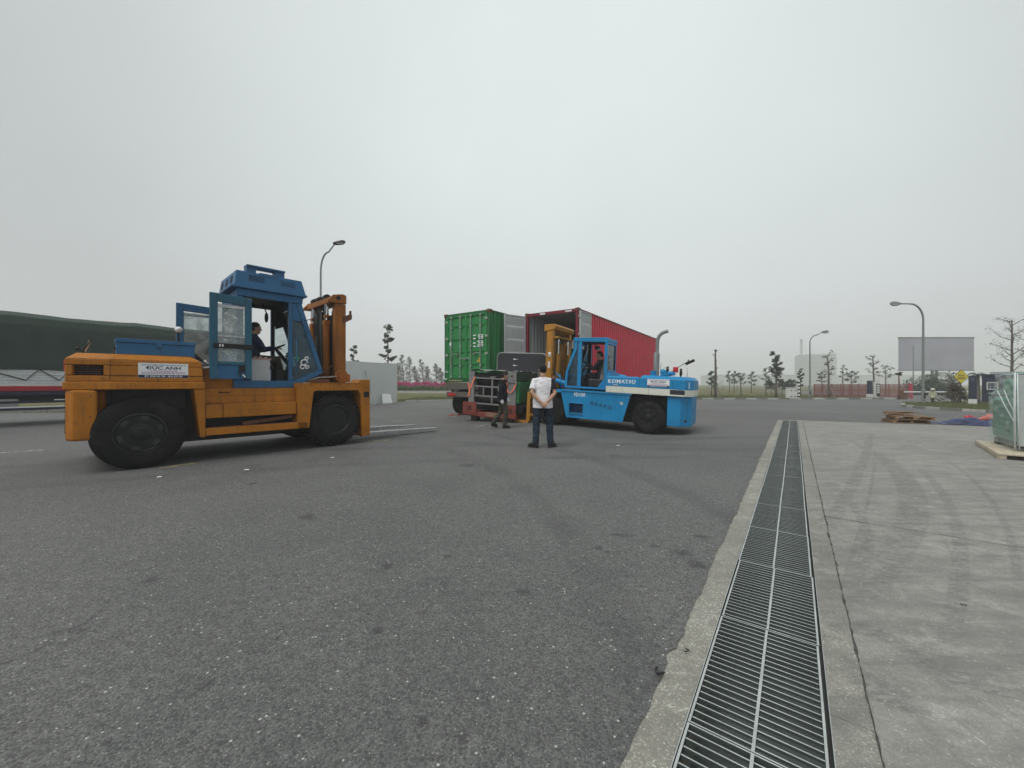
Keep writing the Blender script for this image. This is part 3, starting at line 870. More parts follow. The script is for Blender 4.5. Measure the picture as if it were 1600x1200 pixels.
def gp(px, Y): return ((px - 800) / 600 * Y, Y, -.02)
def hz(py, Y): return HC + (600 - py) / 600 * Y
TG = 'young trees on the far verge'
sapling('tall bare tree trunk with a little ivy, staked, by the far kerb', gp(1118, 35.5), hz(546, 35.5), 21, tr=.15, nb=5, b0=.15, spread=.45, dens=14, stakes=True, group=TG,
        clusters=['only', (.25, .3, .5, 60), (.42, .22, .4, 40), (.98, .15, .1, 20)])
sapling('tall staked tree with a dense dark clump of leaves halfway up', gp(1213, 35.5), hz(555, 35.5), 22, tr=.12, nb=10, b0=.5, spread=.75, dens=30, stakes=True, group=TG, lmat='leaf2',
        clusters=['plus', (.62, .5, .6, 170), (.9, .35, .3, 60), (.5, .45, .3, 60)])
specs = [(1112, 40, 580, 'slim young tree left of the tall bare trunk', .6, 40), (1140, 62, 581, 'pale distant young tree right of the bare trunk', .9, 24), (1147, 60, 580, 'thin columnar distant young tree', .5, 40),
         (1158, 44, 585, 'young tree whose crown forks in a wide Y', 1.1, 16), (1174, 58, 583, 'distant young tree with loose crown between the Y-shaped and staked trees', .9, 24),
         (1197, 46, 578, 'slim leaning young tree just left of the staked leafy tree', .8, 16), (1251, 40, 577, 'narrow young tree behind the striped bollard', .5, 40),
         (1284, 48, 583, 'small tree behind the left end of the red fence', .9, 18), (1296, 36.5, 555, 'tall tree with a bare flat branching top beside the red fence', .95, 7),
         (1317, 44, 572, 'tree with sparse top behind the middle of the red fence', .7, 8), (1331, 46, 582, 'small spreading tree behind the red fence', 1.0, 18),
         (1366, 42, 557, 'tall tree with a loose open crown behind the dark pillar', .95, 10), (1384, 46, 573, 'wide young tree right of the striped frame sign', 1.1, 12),
         (1482, 44, 582, 'thin sparse tree left of the yellow diamond sign', .8, 8), (1488, 44, 585, 'thin sparse tree close behind the yellow diamond sign', .7, 8)]
for i, (px, Y, ty, lab, sp, dn) in enumerate(specs):
    sapling(lab, gp(px, Y), hz(ty, Y), 40 + i * 3, lean=rng.uniform(-.05, .05), tr=.07 if ty > 560 else .11, nb=8 if dn < 20 else 9, spread=sp * .78, dens=int(dn * .8), b0=.5 if dn < 20 else .35, leaf=.16, group=TG, stakes=Y < 38)
for i, (px, Y, ty, lab) in enumerate(((1222, 50, 597, 'low bushy young tree left of the white cabinet'), (1233, 50, 596, 'low bushy young tree behind the white cabinet'), (1205, 52, 598, 'low bush left of the staked tree'))):
    sapling(lab, gp(px, Y), hz(ty, Y), 90 + i, tr=.05, nb=8, b0=.25, spread=.9, dens=50, leaf=.18, group='low bushes on the far verge', name='bush')
sapling('dark slim tree with a few leaves before the right part of the red fence', gp(1405, 33.9), hz(583, 33.9), 71, tr=.09, nb=3, b0=.9, spread=.35, dens=16, bark='rusty', group=TG)
sapling('tall slender tree with layered leaf clumps behind the white hoarding', gp(606, 40), hz(508, 40), 72, tr=.10, nb=12, b0=.28, spread=.75, dens=26, leaf=.3, lmat='leaf2', group='trees behind the hoarding',
        clusters=['plus', (.95, .55, .5, 60), (.80, .5, .35, 40), (.55, .5, .4, 40)])
sapling('small twiggy tree showing above the left part of the hoarding', gp(549, 36), hz(540, 36), 73, lean=.06, tr=.06, nb=6, b0=.62, spread=.6, dens=12, leaf=.22, lmat='leaf2', group='trees behind the hoarding')
sapling('big bare tree with fine open branches behind the navy booth', gp(1581, 28.5), hz(500, 28.5), 74, tr=.105, nb=15, b0=.36, spread=1.35, dens=10, leaf=.10, group='trees by the booth', bl=1.2)
sapling('bare twiggy tree at the right edge of the photo behind the booth', gp(1612, 30), hz(520, 30), 75, tr=.09, nb=12, b0=.4, spread=1.5, dens=7, leaf=.11, group='trees by the booth')
sapling('leaf tip of a tiny tree over the left end of the hoarding', gp(532, 38), hz(552, 38), 76, tr=.05, nb=5, b0=.6, spread=.5, dens=14, leaf=.2, group='trees behind the hoarding')

def casuarina(px, Y, ty, seed, label):
    r = random.Random(seed)
    h = hz(ty, Y)
    root = thing('casuarina_tree', label, 'tree', gp(px, Y), 0, 'casuarina windbreak beyond the hedge')
    mb = MB(); ln = r.uniform(.02, .09) * -1
    top = Vector((ln * h * 1.6, 0, h))
    pts = [Vector((ln * h * 1.6 * t ** 2, 0, h * t)) for t in (0, .3, .6, .85, 1)]
    mb.tube(pts, [.11, .09, .06, .03, .012], 6)
    cl = []
    for i in range(30):
        t = .10 + .9 * i / 30
        p = Vector((ln * h * 1.6 * t ** 2, 0, h * t))
        w = (1 - t) ** .75 * h * .26 + .12
        for q in range(2):
            a = r.uniform(0, 6.28); e1 = p + Vector((math.cos(a) * w * r.uniform(.3, 1), math.sin(a) * w * r.uniform(.3, 1), .25))
            mb.tube([p, e1], [.02, .008], 4)
            cl.append((e1, (w * .35 + .1, w * .35 + .1, .22), r.randint(10, 34)))
    mb.build('trunk', M['bark'], root, smooth=180)
    leaf_cloud('crown', cl, .42, M['needle'], root, seed + 3, .10, .2)
for i, (px, Y, ty, lab) in enumerate(((617, 70, 572, 'shortest casuarina half hidden by the hoarding end'), (624, 72, 569, 'casuarina beside the hoarding end'), (631, 70, 556, 'tallest casuarina left of the middle of the row'),
                                      (641, 72, 559, 'second tall casuarina with a bent tip'), (652, 74, 574, 'low rounded casuarina left of the dark tufted one'), (662, 70, 563, 'casuarina with a dark tuft at its top'),
                                      (671, 72, 574, 'bushy casuarina right of the tufted one'), (683, 74, 570, 'slim casuarina near the green container'), (691, 76, 576, 'casuarina touching the edge of the green container'), (610, 76, 578, 'faint casuarina above the hoarding corner'))):
    casuarina(px, Y, ty, 200 + i * 5, lab)

def box_leaves(name, n, x0, x1, y0, y1, z0, z1, leaf, mat, parent, seed, rag=.25):
    r = random.Random(seed); vs, fs = [], []
    for _ in range(n):
        x = r.uniform(x0, x1)
        top = z1 - rag * abs(math.sin(x * 2.1) * math.sin(x * .77 + 1)) * (z1 - z0)
        p = Vector((x, y0 + (y1 - y0) * r.random() ** 2, z0 + (top - z0) * r.random() ** .7))
        d = Vector((r.gauss(0, 1), r.gauss(0, 1), r.gauss(0, 1))).normalized()
        w = d.cross(Vector((r.gauss(0, 1), r.gauss(0, 1), r.gauss(0, 1)))).normalized()
        L = leaf * r.uniform(.6, 1.3); b = len(vs)
        vs += [tuple(p - d * L / 2), tuple(p + w * L * .35), tuple(p + d * L / 2), tuple(p - w * L * .35)]
        fs.append((b, b + 1, b + 2, b + 3))
    me = bpy.data.meshes.new(name); me.from_pydata(vs, [], fs); me.materials.append(mat)
    return link(name, me, parent)
hd = thing('hedge', 'clipped green hedge behind the low white kerb wall', 'hedge', (0, 0, 0))
box_leaves('foliage', 9000, -20, 3, 57.4, 59.5, .0, 1.08, .24, M['hedgeleaf'], hd, 8)
mb = MB()
for i in range(46): mb.tube([(-20 + i * .5, 58.4, -.02), (-20 + i * .5 + .1, 58.4, .9)], [.03, .012], 5)
mb.build('stems', M['bark'], hd)
fl = box_leaves('pink_flowers', 3600, -18.6, -8.6, 59.6, 61.2, .7, 1.72, .22, M['petal'], None, 9, .35)
tag(fl, 'band of bright pink bougainvillea flowers above the hedge', kind='stuff')

def palm(label, base, h, seed, fr=1.3, tr=.13, n=13):
    r = random.Random(seed)
    root = thing('palm_tree', label, 'tree', base, 0, 'palms')
    mb = MB(); mb.tube([(0, 0, h * q / 5) for q in range(6)], [tr * (1.15 - .25 * q / 5) for q in range(6)], 9)
    mb.build('trunk', M['bark2'], root, smooth=180)
    vs, fs = [], []
    for i in range(n):
        a = i * 2.4; up = r.uniform(.25, 1.1); prev = None
        d = Vector((math.cos(a), math.sin(a), 0)); q = Vector((-d.y, d.x, 0))
        for st in range(9):
            t = st / 8
            p = Vector((0, 0, h)) + d * fr * t * math.cos(up * .6) + Vector((0, 0, fr * (up * t - 1.15 * t * t)))
            for sgn in (-1, 1):
                if st:
                    L = .38 * fr * math.sin(math.pi * min(1, t * .85 + .12)); b = len(vs)
                    tip = p + q * sgn * L + d * L * .5 - Vector((0, 0, L * .35))
                    vs += [tuple(p - d * .03), tuple(p + d * .05), tuple(tip)]; fs.append((b, b + 1, b + 2))
            if prev is not None:
                b = len(vs); vs += [tuple(prev - q * .012), tuple(prev + q * .012), tuple(p + q * .012), tuple(p - q * .012)]; fs.append((b, b + 1, b + 2, b + 3))
            prev = p
    me = bpy.data.meshes.new('crown'); me.from_pydata(vs, [], fs); me.materials.append(M['leaf2'])
    link('crown', me, root)
palm('palm with a pale trunk between the sign pillar and the navy booth', (30.9, 25.45, .05), hz(587, 25.4), 301, .62, .075)
palm('palm rising over the big rounded bush', gp(1462, 50), hz(586, 50), 302, 1.6, .16)
bs = thing('bush', 'big rounded grey green bush beyond the barrier arm', 'bush', gp(1452, 46))
r_ = random.Random(77)
leaf_cloud('foliage', [((r_.uniform(-1.7, 1.9), r_.uniform(-1, 1), r_.uniform(.5, 1.5)), (.85, .8, .7), 260) for _ in range(22)] + [((-.2, 0, 2.0), (.9, .8, .5), 300)], .2, M['leaf'], bs, 78)
mb = MB()
for a in range(5): mb.tube([(0, 0, 0), (math.cos(a * 1.3) * .9, math.sin(a * 1.3) * .7, 1.4)], [.07, .03], 6)
mb.build('stems', M['bark'], bs)
bs = thing('bush', 'reddish brown pointed shrub on the grass island', 'bush', (27.7, 24.0, .08))
cl = []
for i in range(60):
    t = r_.random(); w = .62 * (1 - t * .75)
    cl.append(((r_.uniform(-w, w), r_.uniform(-w, w) * .8, .28 + t * .95), (.17, .17, .13), 34))
leaf_cloud('foliage', cl, .10, M['brownleaf'], bs, 79)
mb = MB()
for a in range(6): mb.tube([(math.cos(a) * .1, math.sin(a) * .1, -.05), (math.cos(a) * .3, math.sin(a) * .3, .8)], [.025, .012], 5)
mb.build('stems', M['bark'], bs)

# --- street furniture on the far side
M['pole'] = simple('lamp_post_metal', (.22, .24, .23), .5, .4, .15, 3)
def lamp(label, base, h, arm, dirx, rise, head='pill', r0=.085, hl=.62):
    root = thing('street_lamp', label, 'street lamp', base, 0, 'street lamps round the yard')
    mb = MB(); mb.tube([(0, 0, 0), (0, 0, .9), (0, 0, .92), (0, 0, h - 1.0)], [r0 * 1.15, r0 * 1.1, r0 * .85, r0 * .62], 12)
    mb.box(-.2, .2, -.2, .2, -.02, .03)
    mb.build('pole', M['pole'], root, smooth=40)
    pts = []
    for i in range(10):
        t = i / 9 * math.pi / 2
        pts.append((dirx * (1 - math.cos(t)) * arm * .55, 0, h - 1.0 + math.sin(t) * (1.0 - rise * .6)))
    x, _, z = pts[-1]
    pts.append((dirx * arm, 0, h))
    mb = MB(); mb.tube(pts, [r0 * .6] * 9 + [r0 * .5, r0 * .42], 10)
    mb.build('arm', M['pole'], root, smooth=60)
    mb = MB()
    a, b = Vector(pts[-1]), Vector(pts[-1]) + Vector((dirx * hl, 0, rise * .12))
    mb.tube([a - Vector((dirx * .06, 0, 0)), a.lerp(b, .25), a.lerp(b, .75), b], [(.05 * hl / .62, .05), (.06 * hl / .62, .13 * hl / .62), (.055 * hl / .62, .15 * hl / .62), (.02, .06 * hl / .62)], 12)
    hd = mb.build('lamp_head', M['dark'] if head == 'dark' else M['pole'], root, smooth=60)
    mb = MB(); c = a.lerp(b, .55); mb.box(c.x - .3 * hl, c.x + .3 * hl, -.14 * hl, .14 * hl, c.z - .125 * hl, c.z - .09 * hl)
    mb.build('lens', M['lens'], hd)
    mb = MB(); mb.box(-.05, .05, -r0 * 1.22, -r0 * .9, .35, .7)
    mb.build('access_door', M['dark'], root)
lamp('street lamp with curved arm and dark head rising behind the orange forklift mast', (-6.70, 13.45, 0), hz(380.5, 13.45), .50, 1, .5, 'dark', .05, .36)
lamp('street lamp with long arm to the left standing on the grass island tip', (25.7, 24.0, .08), hz(474.5, 24.0) - .08, 1.45, -1, .02, 'pill', .085)
lamp('street lamp with rising arm to the right near the red fence', ((1265.5 - 800) / 600 * 36, 36, 0), hz(519, 36), 1.15, 1, .45, 'pill', .085)

M['redf'] = simple('red_fence_paint', (.22, .060, .060), .6, .1, .2, 4)
def fence(label, p0, p1, h, n, name='metal_fence', dens=.062, end_red=False):
    p0, p1 = Vector(p0), Vector(p1)
    L = (p1 - p0).length; d = (p1 - p0).normalized()
    root = thing(name, label, 'fence', p0, math.atan2(d.y, d.x), 'red steel fences')
    for i in range(n + 1):
        mb = MB(); x = L * i / n; mb.box(x - .03, x + .03, -.03, .03, 0, h + .03); mb.build('post', M['redf'], root)
    for z in (.18, .24, h * .55, h - .03):
        mb = MB(); mb.box(0, L, -.012, .012, z - .02, z + .02); mb.build('rail', M['redf'], root)
    mb = MB(); x = dens
    while x < L:
        mb.box(x - .016, x + .016, -.01, .01, .06, h); x += dens
    tag(mb.build('fence_bars', M['redf'], root), kind='stuff')
    tag(root)
    return root
fence('long red steel bar fence left of the dark pillar', gp(1272, 38), gp(1356, 37.2), 1.33, 6)
fence('red steel sliding gate between the striped frame sign and the red post', gp(1374, 36.6), gp(1421, 35.4), 1.33, 3, 'sliding_gate')
mb = MB(); mb.box(-.09, .09, -.09, .09, 0, 1.36); mb.box(-.11, .11, -.11, .11, 1.36, 1.40)
o = mb.build('gate_post', simple('red_post_paint', (.42, .03, .07), .45, 0, .1)); o.location = gp(1423, 34.6)
tag(o, 'bright red gate post behind the barrier arm', 'post')
M['navy'] = simple('navy_cladding', (.018, .026, .052), .4, .1, .2, 2)
M['panelw'] = simple('white_masonry', (.62, .63, .60), .8, 0, .08, 4)
t = thing('gate_pillar', 'slim dark pillar with white base between the two red fences', 'pillar', gp(1359, 35.6), .05)
mb = MB(); mb.box(-.17, .17, -.12, .12, .42, hz(594.5, 35.6)); mb.build('cladding', M['navy'], t, .01)
mb = MB(); mb.box(-.20, .20, -.15, .15, 0, .415); mb.build('base', M['panelw'], t, .01)
t = thing('frame_sign', 'narrow white post holding a black frame of pale squares', 'sign', gp(1367, 35.8), 0)
mb = MB(); mb.box(-.07, .07, -.07, .07, 0, hz(596, 35.8)); mb.box(-.07, .42, -.08, .08, 0, .10); mb.box(.07, .36, -.05, .05, hz(597.5, 35.8), hz(596, 35.8)); mb.build('post', M['panelw'], t)
mb = MB(); mb.box(.10, .46, -.04, .04, .22, 1.38); mb.build('board', M['black'], t)
for i in range(4):
    mb = MB(); mb.box(.16, .40, -.052, -.041, .50 + i * .21, .66 + i * .21); mb.build('panel', M['panelw'], t)
t = thing('barrier', 'white barrier arm on a dark box across the gate road', 'barrier', gp(1412, 33.3), 0)
mb = MB(); mb.box(-.16, .16, -.18, .18, 0, .82); mb.build('cabinet', M['rusty'], t, .02)
mb = MB(); mb.box(-.2, 5.9, -.26, -.20, .63, .72); mb.build('arm', M['white'], t, .01)
mb = MB(); mb.tube([(.45, -.1, 0), (.45, -.1, .62)], .03, 8); mb.tube([(.30, -.1, .02), (.62, -.1, .02)], .03, 8); mb.build('arm_rest', M['pole'], t)
t = thing('utility_cabinet', 'white two door utility cabinet on the verge', 'cabinet', gp(1236.5, 34.2), 0)
mb = MB(); mb.box(-.37, .37, -.22, .22, 0, .98); mb.build('body', M['panelw'], t, .015)
mb = MB(); mb.box(-.40, .40, -.26, .26, .98, 1.03); mb.build('top', M['panelw'], t, .01)
for sx in (-1, 1):
    mb = MB(); mb.box(sx * .18 - .165, sx * .18 + .165, -.235, -.221, .10, .92); dr = mb.build('door', M['panelw'], t, .004)
    for z in (.22, .72):
        mb = MB(); mb.box(sx * .18 - .09, sx * .18 + .09, -.242, -.236, z, z + .07); mb.build('vent', M['dark'], dr)
t = thing('bollard', 'black and white striped marker post by the far kerb', 'bollard', gp(1248.5, 33.9), 0)
for i in range(11):
    mb = MB(); mb.cyl((0, 0, i * .155), (0, 0, (i + 1) * .155), .065, n=14)
    mb.build('band', M['white'] if i % 2 == 0 else M['black'], t, smooth=40)
# billboard on twin columns
t = thing('billboard', 'large blank grey blue billboard on twin columns', 'billboard', gp(1462, 62), 0)
for x in (-.55, .15):
    mb = MB(); mb.cyl((x, 0, 0), (x, 0, 4.2), .2, n=14); mb.build('column', M['pole'], t, smooth=40)
zb, zt = hz(578, 62), hz(528, 62)
mb = MB(); mb.box(-5.9, 5.9, -.25, .15, zb, zt); mb.build('panel', simple('billboard_skin', (.34, .345, .39), .6, 0, .12, .25), t, .03)
mb = MB(); mb.box(-6.0, 6.0, -.3, .2, zb - .12, zb - .002); mb.box(-6.0, 6.0, -.3, .2, zt + .002, zt + .12); mb.build('edge_trim', M['pole'], t)
# plain mast poles
for (px, Y, ty, lab, r0) in ((1427, 48, 540, 'thin plain pole left of the billboard columns', .07),):
    mb = MB(); mb.cyl((0, 0, 0), (0, 0, hz(ty, Y)), r0, r0 * .7, 10)
    o = mb.build('pole', M['pole'], smooth=40); o.location = gp(px, Y); tag(o, lab, 'pole')
# yellow diamond sign
M['ysign'] = simple('yellow_sign_face', (.62, .50, .025), .45, 0, .08)
t = thing('road_sign', 'yellow diamond sign with two lines of dark writing on a grey pole', 'sign', (28.6, 24.5, .05), 0)
zc = hz(588.5, 24.5) - .05
mb = MB(); mb.cyl((0, 0, 0), (0, 0, zc + .3), .035, n=10); mb.build('pole', M['dark'], t, smooth=40)
def diamond(h, y0, y1):
    mb = MB(); mb.prism([(-h, zc), (0, zc - h), (h, zc), (0, zc + h)], y0, y1, 'y'); return mb
diamond(.475, -.055, -.04).build('border', M['black_ink'], t)
diamond(.445, -.060, -.056).build('face', M['ysign'], t)
mb = MB(); rr = random.Random(2)
for row, (z, n, w) in enumerate(((zc + .07, 6, .40), (zc - .10, 7, .50))):
    for i in range(n):
        x = -w / 2 + w * (i + .5) / n
        if row == 0 and i == 3: continue
        mb.box(x - w / n * .36, x - w / n * .14, -.064, -.061, z - .055, z + .055)
        mb.box(x + w / n * .10, x + w / n * .34, -.064, -.061, z - .055, z + .055)
        mb.box(x - w / n * .13, x + w / n * .09, -.064, -.061, z + (.02 if i % 2 else -.055), z + (.055 if i % 2 else -.02))
mb.build('lettering', M['black_ink'], t)
# pillar sign and guard booth
t = thing('sign_pillar', 'navy sign pillar on a white base in the grass', 'pillar', (27.83, 23.2, .06), R(-49))
mb = MB(); mb.box(-.165, .165, -.10, .10, .36, hz(587, 23.2) - .06); mb.build('cladding', M['navy'], t, .008)
mb = MB(); mb.box(-.18, .17, -.115, .115, -.05, .355); mb.build('base', M['panelw'], t, .008)
mb = MB()
for z, w in ((1.56, .14), (1.47, .18), (1.44, .18)): mb.box(-w / 2, w / 2, -.1035, -.1005, z, z + (.05 if z == 1.56 else .012))
mb.build('lettering', simple('dull_lettering', (.13, .16, .22), .5), t)
t = thing('guard_booth', 'dark navy guard booth with a small barred window', 'building', (30.6, 25.0, .04), R(-50.5))
zt = hz(586.5, 25.0) - .04
mb = MB(); mb.box(0, 3.4, 0, 2.6, -.06, zt); mb.build('wall', M['navy'], t, .01)
mb = MB(); mb.box(-.05, 3.5, -.08, 2.7, zt + .002, zt + .07); mb.build('roof', M['navy'], t, .01)
mb = MB(); mb.box(.35, 3.5, .5, 2.6, zt + .072, zt + .22); mb.build('upper_roof', simple('grey_roof', (.33, .36, .37), .6), t)
f = MB()
x0, x1, z0, z1 = .19, .66, .93, 1.42
f.box(x0, x0 + .04, -.03, .02, z0, z1); f.box(x1 - .04, x1, -.03, .02, z0, z1); f.box(x0, x1, -.028, .02, z1 - .04, z1); f.box(x0, x1, -.028, .02, z0, z0 + .04)
wf = f.build('window', M['panelw'], t)
mb = MB(); mb.box(x0 + .04, x1 - .04, -.006, -.002, z0 + .04, z1 - .04); mb.build('pane', M['blue_glass'], wf)
mb = MB()
for i in range(4): mb.box(x0 + .05, x1 - .05, -.026, -.012, z0 + .09 + i * .1, z0 + .115 + i * .1)
for x in (x0 + .14, x1 - .14): mb.box(x - .01, x + .01, -.027, -.011, z0 + .04, z1 - .04)
mb.build('bars', simple('window_bars', (.3, .33, .36), .5), wf)

# --- white hoarding on the left
M['hoard'] = simple('hoarding_sheet', (.62, .645, .635), .55, 0, .05, 1.2)
t = thing('site_hoarding', 'tall white sheet metal hoarding with a plain return at its end', 'wall', (-8.02, 26.7, 0), math.atan2(-.83, -.56))
for i in range(8):
    mb = MB(); z1 = 2.74 + (.0 if i % 2 else .006); mb.box(i * 1.2 + .004, (i + 1) * 1.2 - .004, -.025 - .004 * (i % 2), .02, .03, z1)
    mb.box((i + 1) * 1.2 - .03, (i + 1) * 1.2 - .012, -.045, -.024, .03, z1)
    mb.build('hoarding_panel', M['hoard'], t)
mb = MB(); mb.box(-.03, .0, -.55, .02, .03, 2.74); mb.build('return_panel', M['hoard'], t)
for i in range(1, 5):
    mb = MB(); mb.beam((i * 2.2 + .3, .05, 2.2), (i * 2.2 + .3, 1.0, 0), .06, .06); mb.build('brace', M['steel'], t)
# white board leaning on it
t = thing('leaning_board', 'small white board leaning against the foot of the hoarding', 'board', (-8.02 - .56 * .62 + .10, 26.7 - .83 * .62 - .12, 0), math.atan2(-.83, -.56))
mb = MB(); mb.hexa([(0, .25, 0), (.78, .25, 0), (.78, .275, 0), (0, .275, 0), (0.03, .03, .66), (.70, .03, .68), (.70, .055, .68), (0.03, .055, .66)])
mb.build('sheet', M['white'], t)
mb = MB(); mb.hexa([(.02, .278, .02), (.76, .278, .02), (.76, .29, .02), (.02, .29, .02), (.02, .27, .07), (.76, .27, .07), (.76, .282, .07), (.02, .282, .07)])
mb.build('edge_strip', M['grey'], t)
for (a, b, lab) in (((-4.6, 31.8, .04), (-1.0, 32.1, .04), 'pale plank lying on the grass left of the green container'), ((-3.2, 33.6, .04), (-.4, 33.2, .06), 'second pale plank lying on the grass by the container')):
    mb = MB(); mb.beam(a, b, .25, .1); tag(mb.build('plank', M['limekerb']), lab, 'plank')

# --- far away in the haze
M['farwall'] = simple('far_concrete', (.20, .215, .215), .8, 0, .06, .05)
M['farhall'] = simple('far_hall_cladding', (.33, .37, .35), .7, 0, .05, .03)
t = thing('tower_block', 'pale grey slab tower fading into the haze behind the fence', 'building', gp(1258, 430), 0)
w, h = (1308 - 1258) / 600 * 430, hz(553.5, 430)
mb = MB(); mb.box(1.8, w - 5.2, 0, 16, -1, h); mb.build('wall', M['farwall'], t)
mb = MB(); mb.box(w - 5.2 + .02, w, .6, 16, -1, h + 1.2); mb.build('stair_tower', M['farhall'], t)
mb = MB(); mb.box(0, 1.78, .8, 16, -1, h - 1.6); mb.build('side_bay', M['farwall'], t)
for q in range(6):
    mb = MB(); mb.box(3.2, w - 6.8, -.12, -.02, 4.0 + q * 5.0, 5.6 + q * 5.0); mb.build('window_band', simple('far_glass_%d' % q, (.13, .15, .155), .4, 0, .05) if q == 0 else bpy.data.materials['far_glass_0'], t)
mb = MB(); mb.tube([(0, 0, 0), (0, 0, hz(530, 540) * .6), (0, 0, hz(530, 540))], [2.2, 1.8, 1.5], 14); o = mb.build('chimney', M['farwall'], smooth=40); o.location = gp(1252, 540)
tag(o, 'tall faint chimney left of the hazy tower', 'chimney')
for (x0, x1, y0, Y, lab, seg) in ((1120, 1258, 587, 470, 'long low factory hall fading in the haze left of the tower', 5), (1309, 1500, 587.5, 470, 'long low factory hall fading in the haze right of the tower', 7), (700, 790, 592, 470, 'low factory hall behind the containers in the haze', 3)):
    t = thing('factory_hall', lab, 'building', gp(x0, Y), 0, 'factory halls on the horizon')
    W = (x1 - x0) / 600 * Y; h = hz(y0, Y)
    mb = MB(); mb.box(0, W, 0, 40, -1, h); mb.build('wall', M['farhall'], t)
    mb = MB(); mb.prism([(-1, h + .03), (W + 1, h + .03), (W * .98, h + 1.2), (W * .02, h + 1.2)], -.6, 40, 'y'); mb.build('roof', M['farwall'], t)
    for i in range(seg * 2):
        mb = MB(); x = W * (i + .3) / (seg * 2); mb.box(x, x + W / (seg * 4), -.15, -.02, .1, h * .55); mb.build('door' if i % 3 == 0 else 'window', bpy.data.materials['far_glass_0'], t)
t = thing('wire_fence', 'thin post and wire fence along the far side of the field', 'fence', gp(1085, 70), 0)
for i in range(16):
    mb = MB(); mb.box(i * 2.6 - .05, i * 2.6 + .05, -.05, .05, 0, 1.1); mb.build('post', M['pole'], t)
for z in (.35, .7, 1.05):
    mb = MB(); mb.box(0, 39, -.02, .02, z - .02, z + .02); mb.build('wire', M['pole'], t)

# --- the hazy air over the whole place
hb = MB(); hb.box(-830, 830, -150, 830, -1.1, 44)
hz_k = NT('haze_air')
pv = hz_k.new('ShaderNodeVolumePrincipled')
pv.inputs['Color'].default_value = (.97, .98, .985, 1)
pv.inputs['Density'].default_value = .0021
pv.inputs['Anisotropy'].default_value = .1
hz_k.l.new(pv.outputs[0], hz_k.out.inputs['Volume'])
ho = tag(hb.build('haze', hz_k.m), kind='stuff')
ho.display_type = 'WIRE'
# ------------------------------------------------------------------ forklifts
def wheel(root, sg, u, w_out, r, width, rim_r, inward, lug=.016, nl=44, style='disc', label=None):
    """rim (named wheel) with a tyre as its child; w_out is the outer face, inward = -1 / +1"""
    W = lambda d: w_out + inward * d
    t = MB(sg)
    rb = r - lug
    prof = [(rim_r, .05), (rim_r + .012, .018), (rim_r + .05, .004), (rb * .80, .0), (rb - .07, .006), (rb - .02, .03), (rb, .06),
            (rb, width - .06), (rb - .02, width - .03), (rb - .07, width - .006), (rim_r + .05, width), (rim_r, width - .05)]
    t.lathe([(a, W(b)) for a, b in prof], (u, 0, r), 'y', 56, closed=True)
    if lug:
        for side in (0, 1):
            for k in range(nl):
                a0 = 2 * math.pi * (k + .5 * side) / nl; da = math.pi / nl * .52
                d0, d1 = (.008, width * .47) if side == 0 else (width * .53, width - .008)
                q = []
                for rr in (rb - .05, r):
                    for (a, d) in ((a0 - da, d0), (a0 + da, d0), (a0 + da * .9, d1), (a0 - da * .9, d1)):
                        dd = d + (.018 if rr == r and d in (.008, width - .008) and side == 0 else 0)
                        q.append((u + rr * math.cos(a), W(dd), r + rr * math.sin(a)))
                t.hexa(q)
    h = MB(sg)
    hp = [(rim_r + .012, .03), (rim_r + .015, .012), (rim_r - .012, .006), (rim_r - .028, .02), (rim_r - .045, .085)]
    if style == 'dish':
        hp += [(rim_r * .70, .12), (rim_r * .58, .125), (rim_r * .54, .07), (rim_r * .44, .055), (.001, .05)]
    else:
        hp += [(rim_r * .80, .09), (rim_r * .72, .05), (rim_r * .50, .055), (rim_r * .46, .02), (rim_r * .30, .008), (rim_r * .27, -.012), (.001, -.018)]
    h.lathe([(a, W(b)) for a, b in hp] + [(.001, W(width * .7)), (rim_r, W(width - .04)), (rim_r + .012, W(width - .04))], (u, 0, r), 'y', 48)
    o = h.build('wheel', M['rim'], root, smooth=35, label=label)
    ty = t.build('tyre', M['rubber'], o, smooth=35)
    g = MB(sg)
    for (rr, d) in ((rim_r + .013, .010), (rim_r * .78, .088) if style == 'dish' else (rim_r * .47, .018), (rim_r * .29, .004)):
        g.tube([(u + rr * math.cos(6.2832 * i / 40), W(d), r + rr * math.sin(6.2832 * i / 40)) for i in range(41)], .005, 5, cap=False)
    tag(g.build('rim_edges', M['nut'], o, smooth=180), kind='stuff')
    n = MB(sg)
    nn = 8 if style == 'dish' else 6
    for k in range(nn):
        a = 2 * math.pi * (k + .3) / nn
        rr = rim_r * (.63 if style == 'dish' else .80)
        c = (u + rr * math.cos(a), W(.085 if style == 'dish' else .04), r + rr * math.sin(a))
        if style == 'dish':
            n.cyl((c[0], W(.13), c[2]), (c[0], W(.10), c[2]), .018, n=6)
        else:
            n.obox((c[0], c[1], c[2]), (rim_r * .22, .07, rim_r * .34), (0, -a, 0))
            n.cyl((c[0], W(.04), c[2]), (c[0], W(-.012), c[2]), .02, n=6)
    tag(n.build('wheel_nuts', M['nut'], o, smooth=30), kind='stuff')
    return o

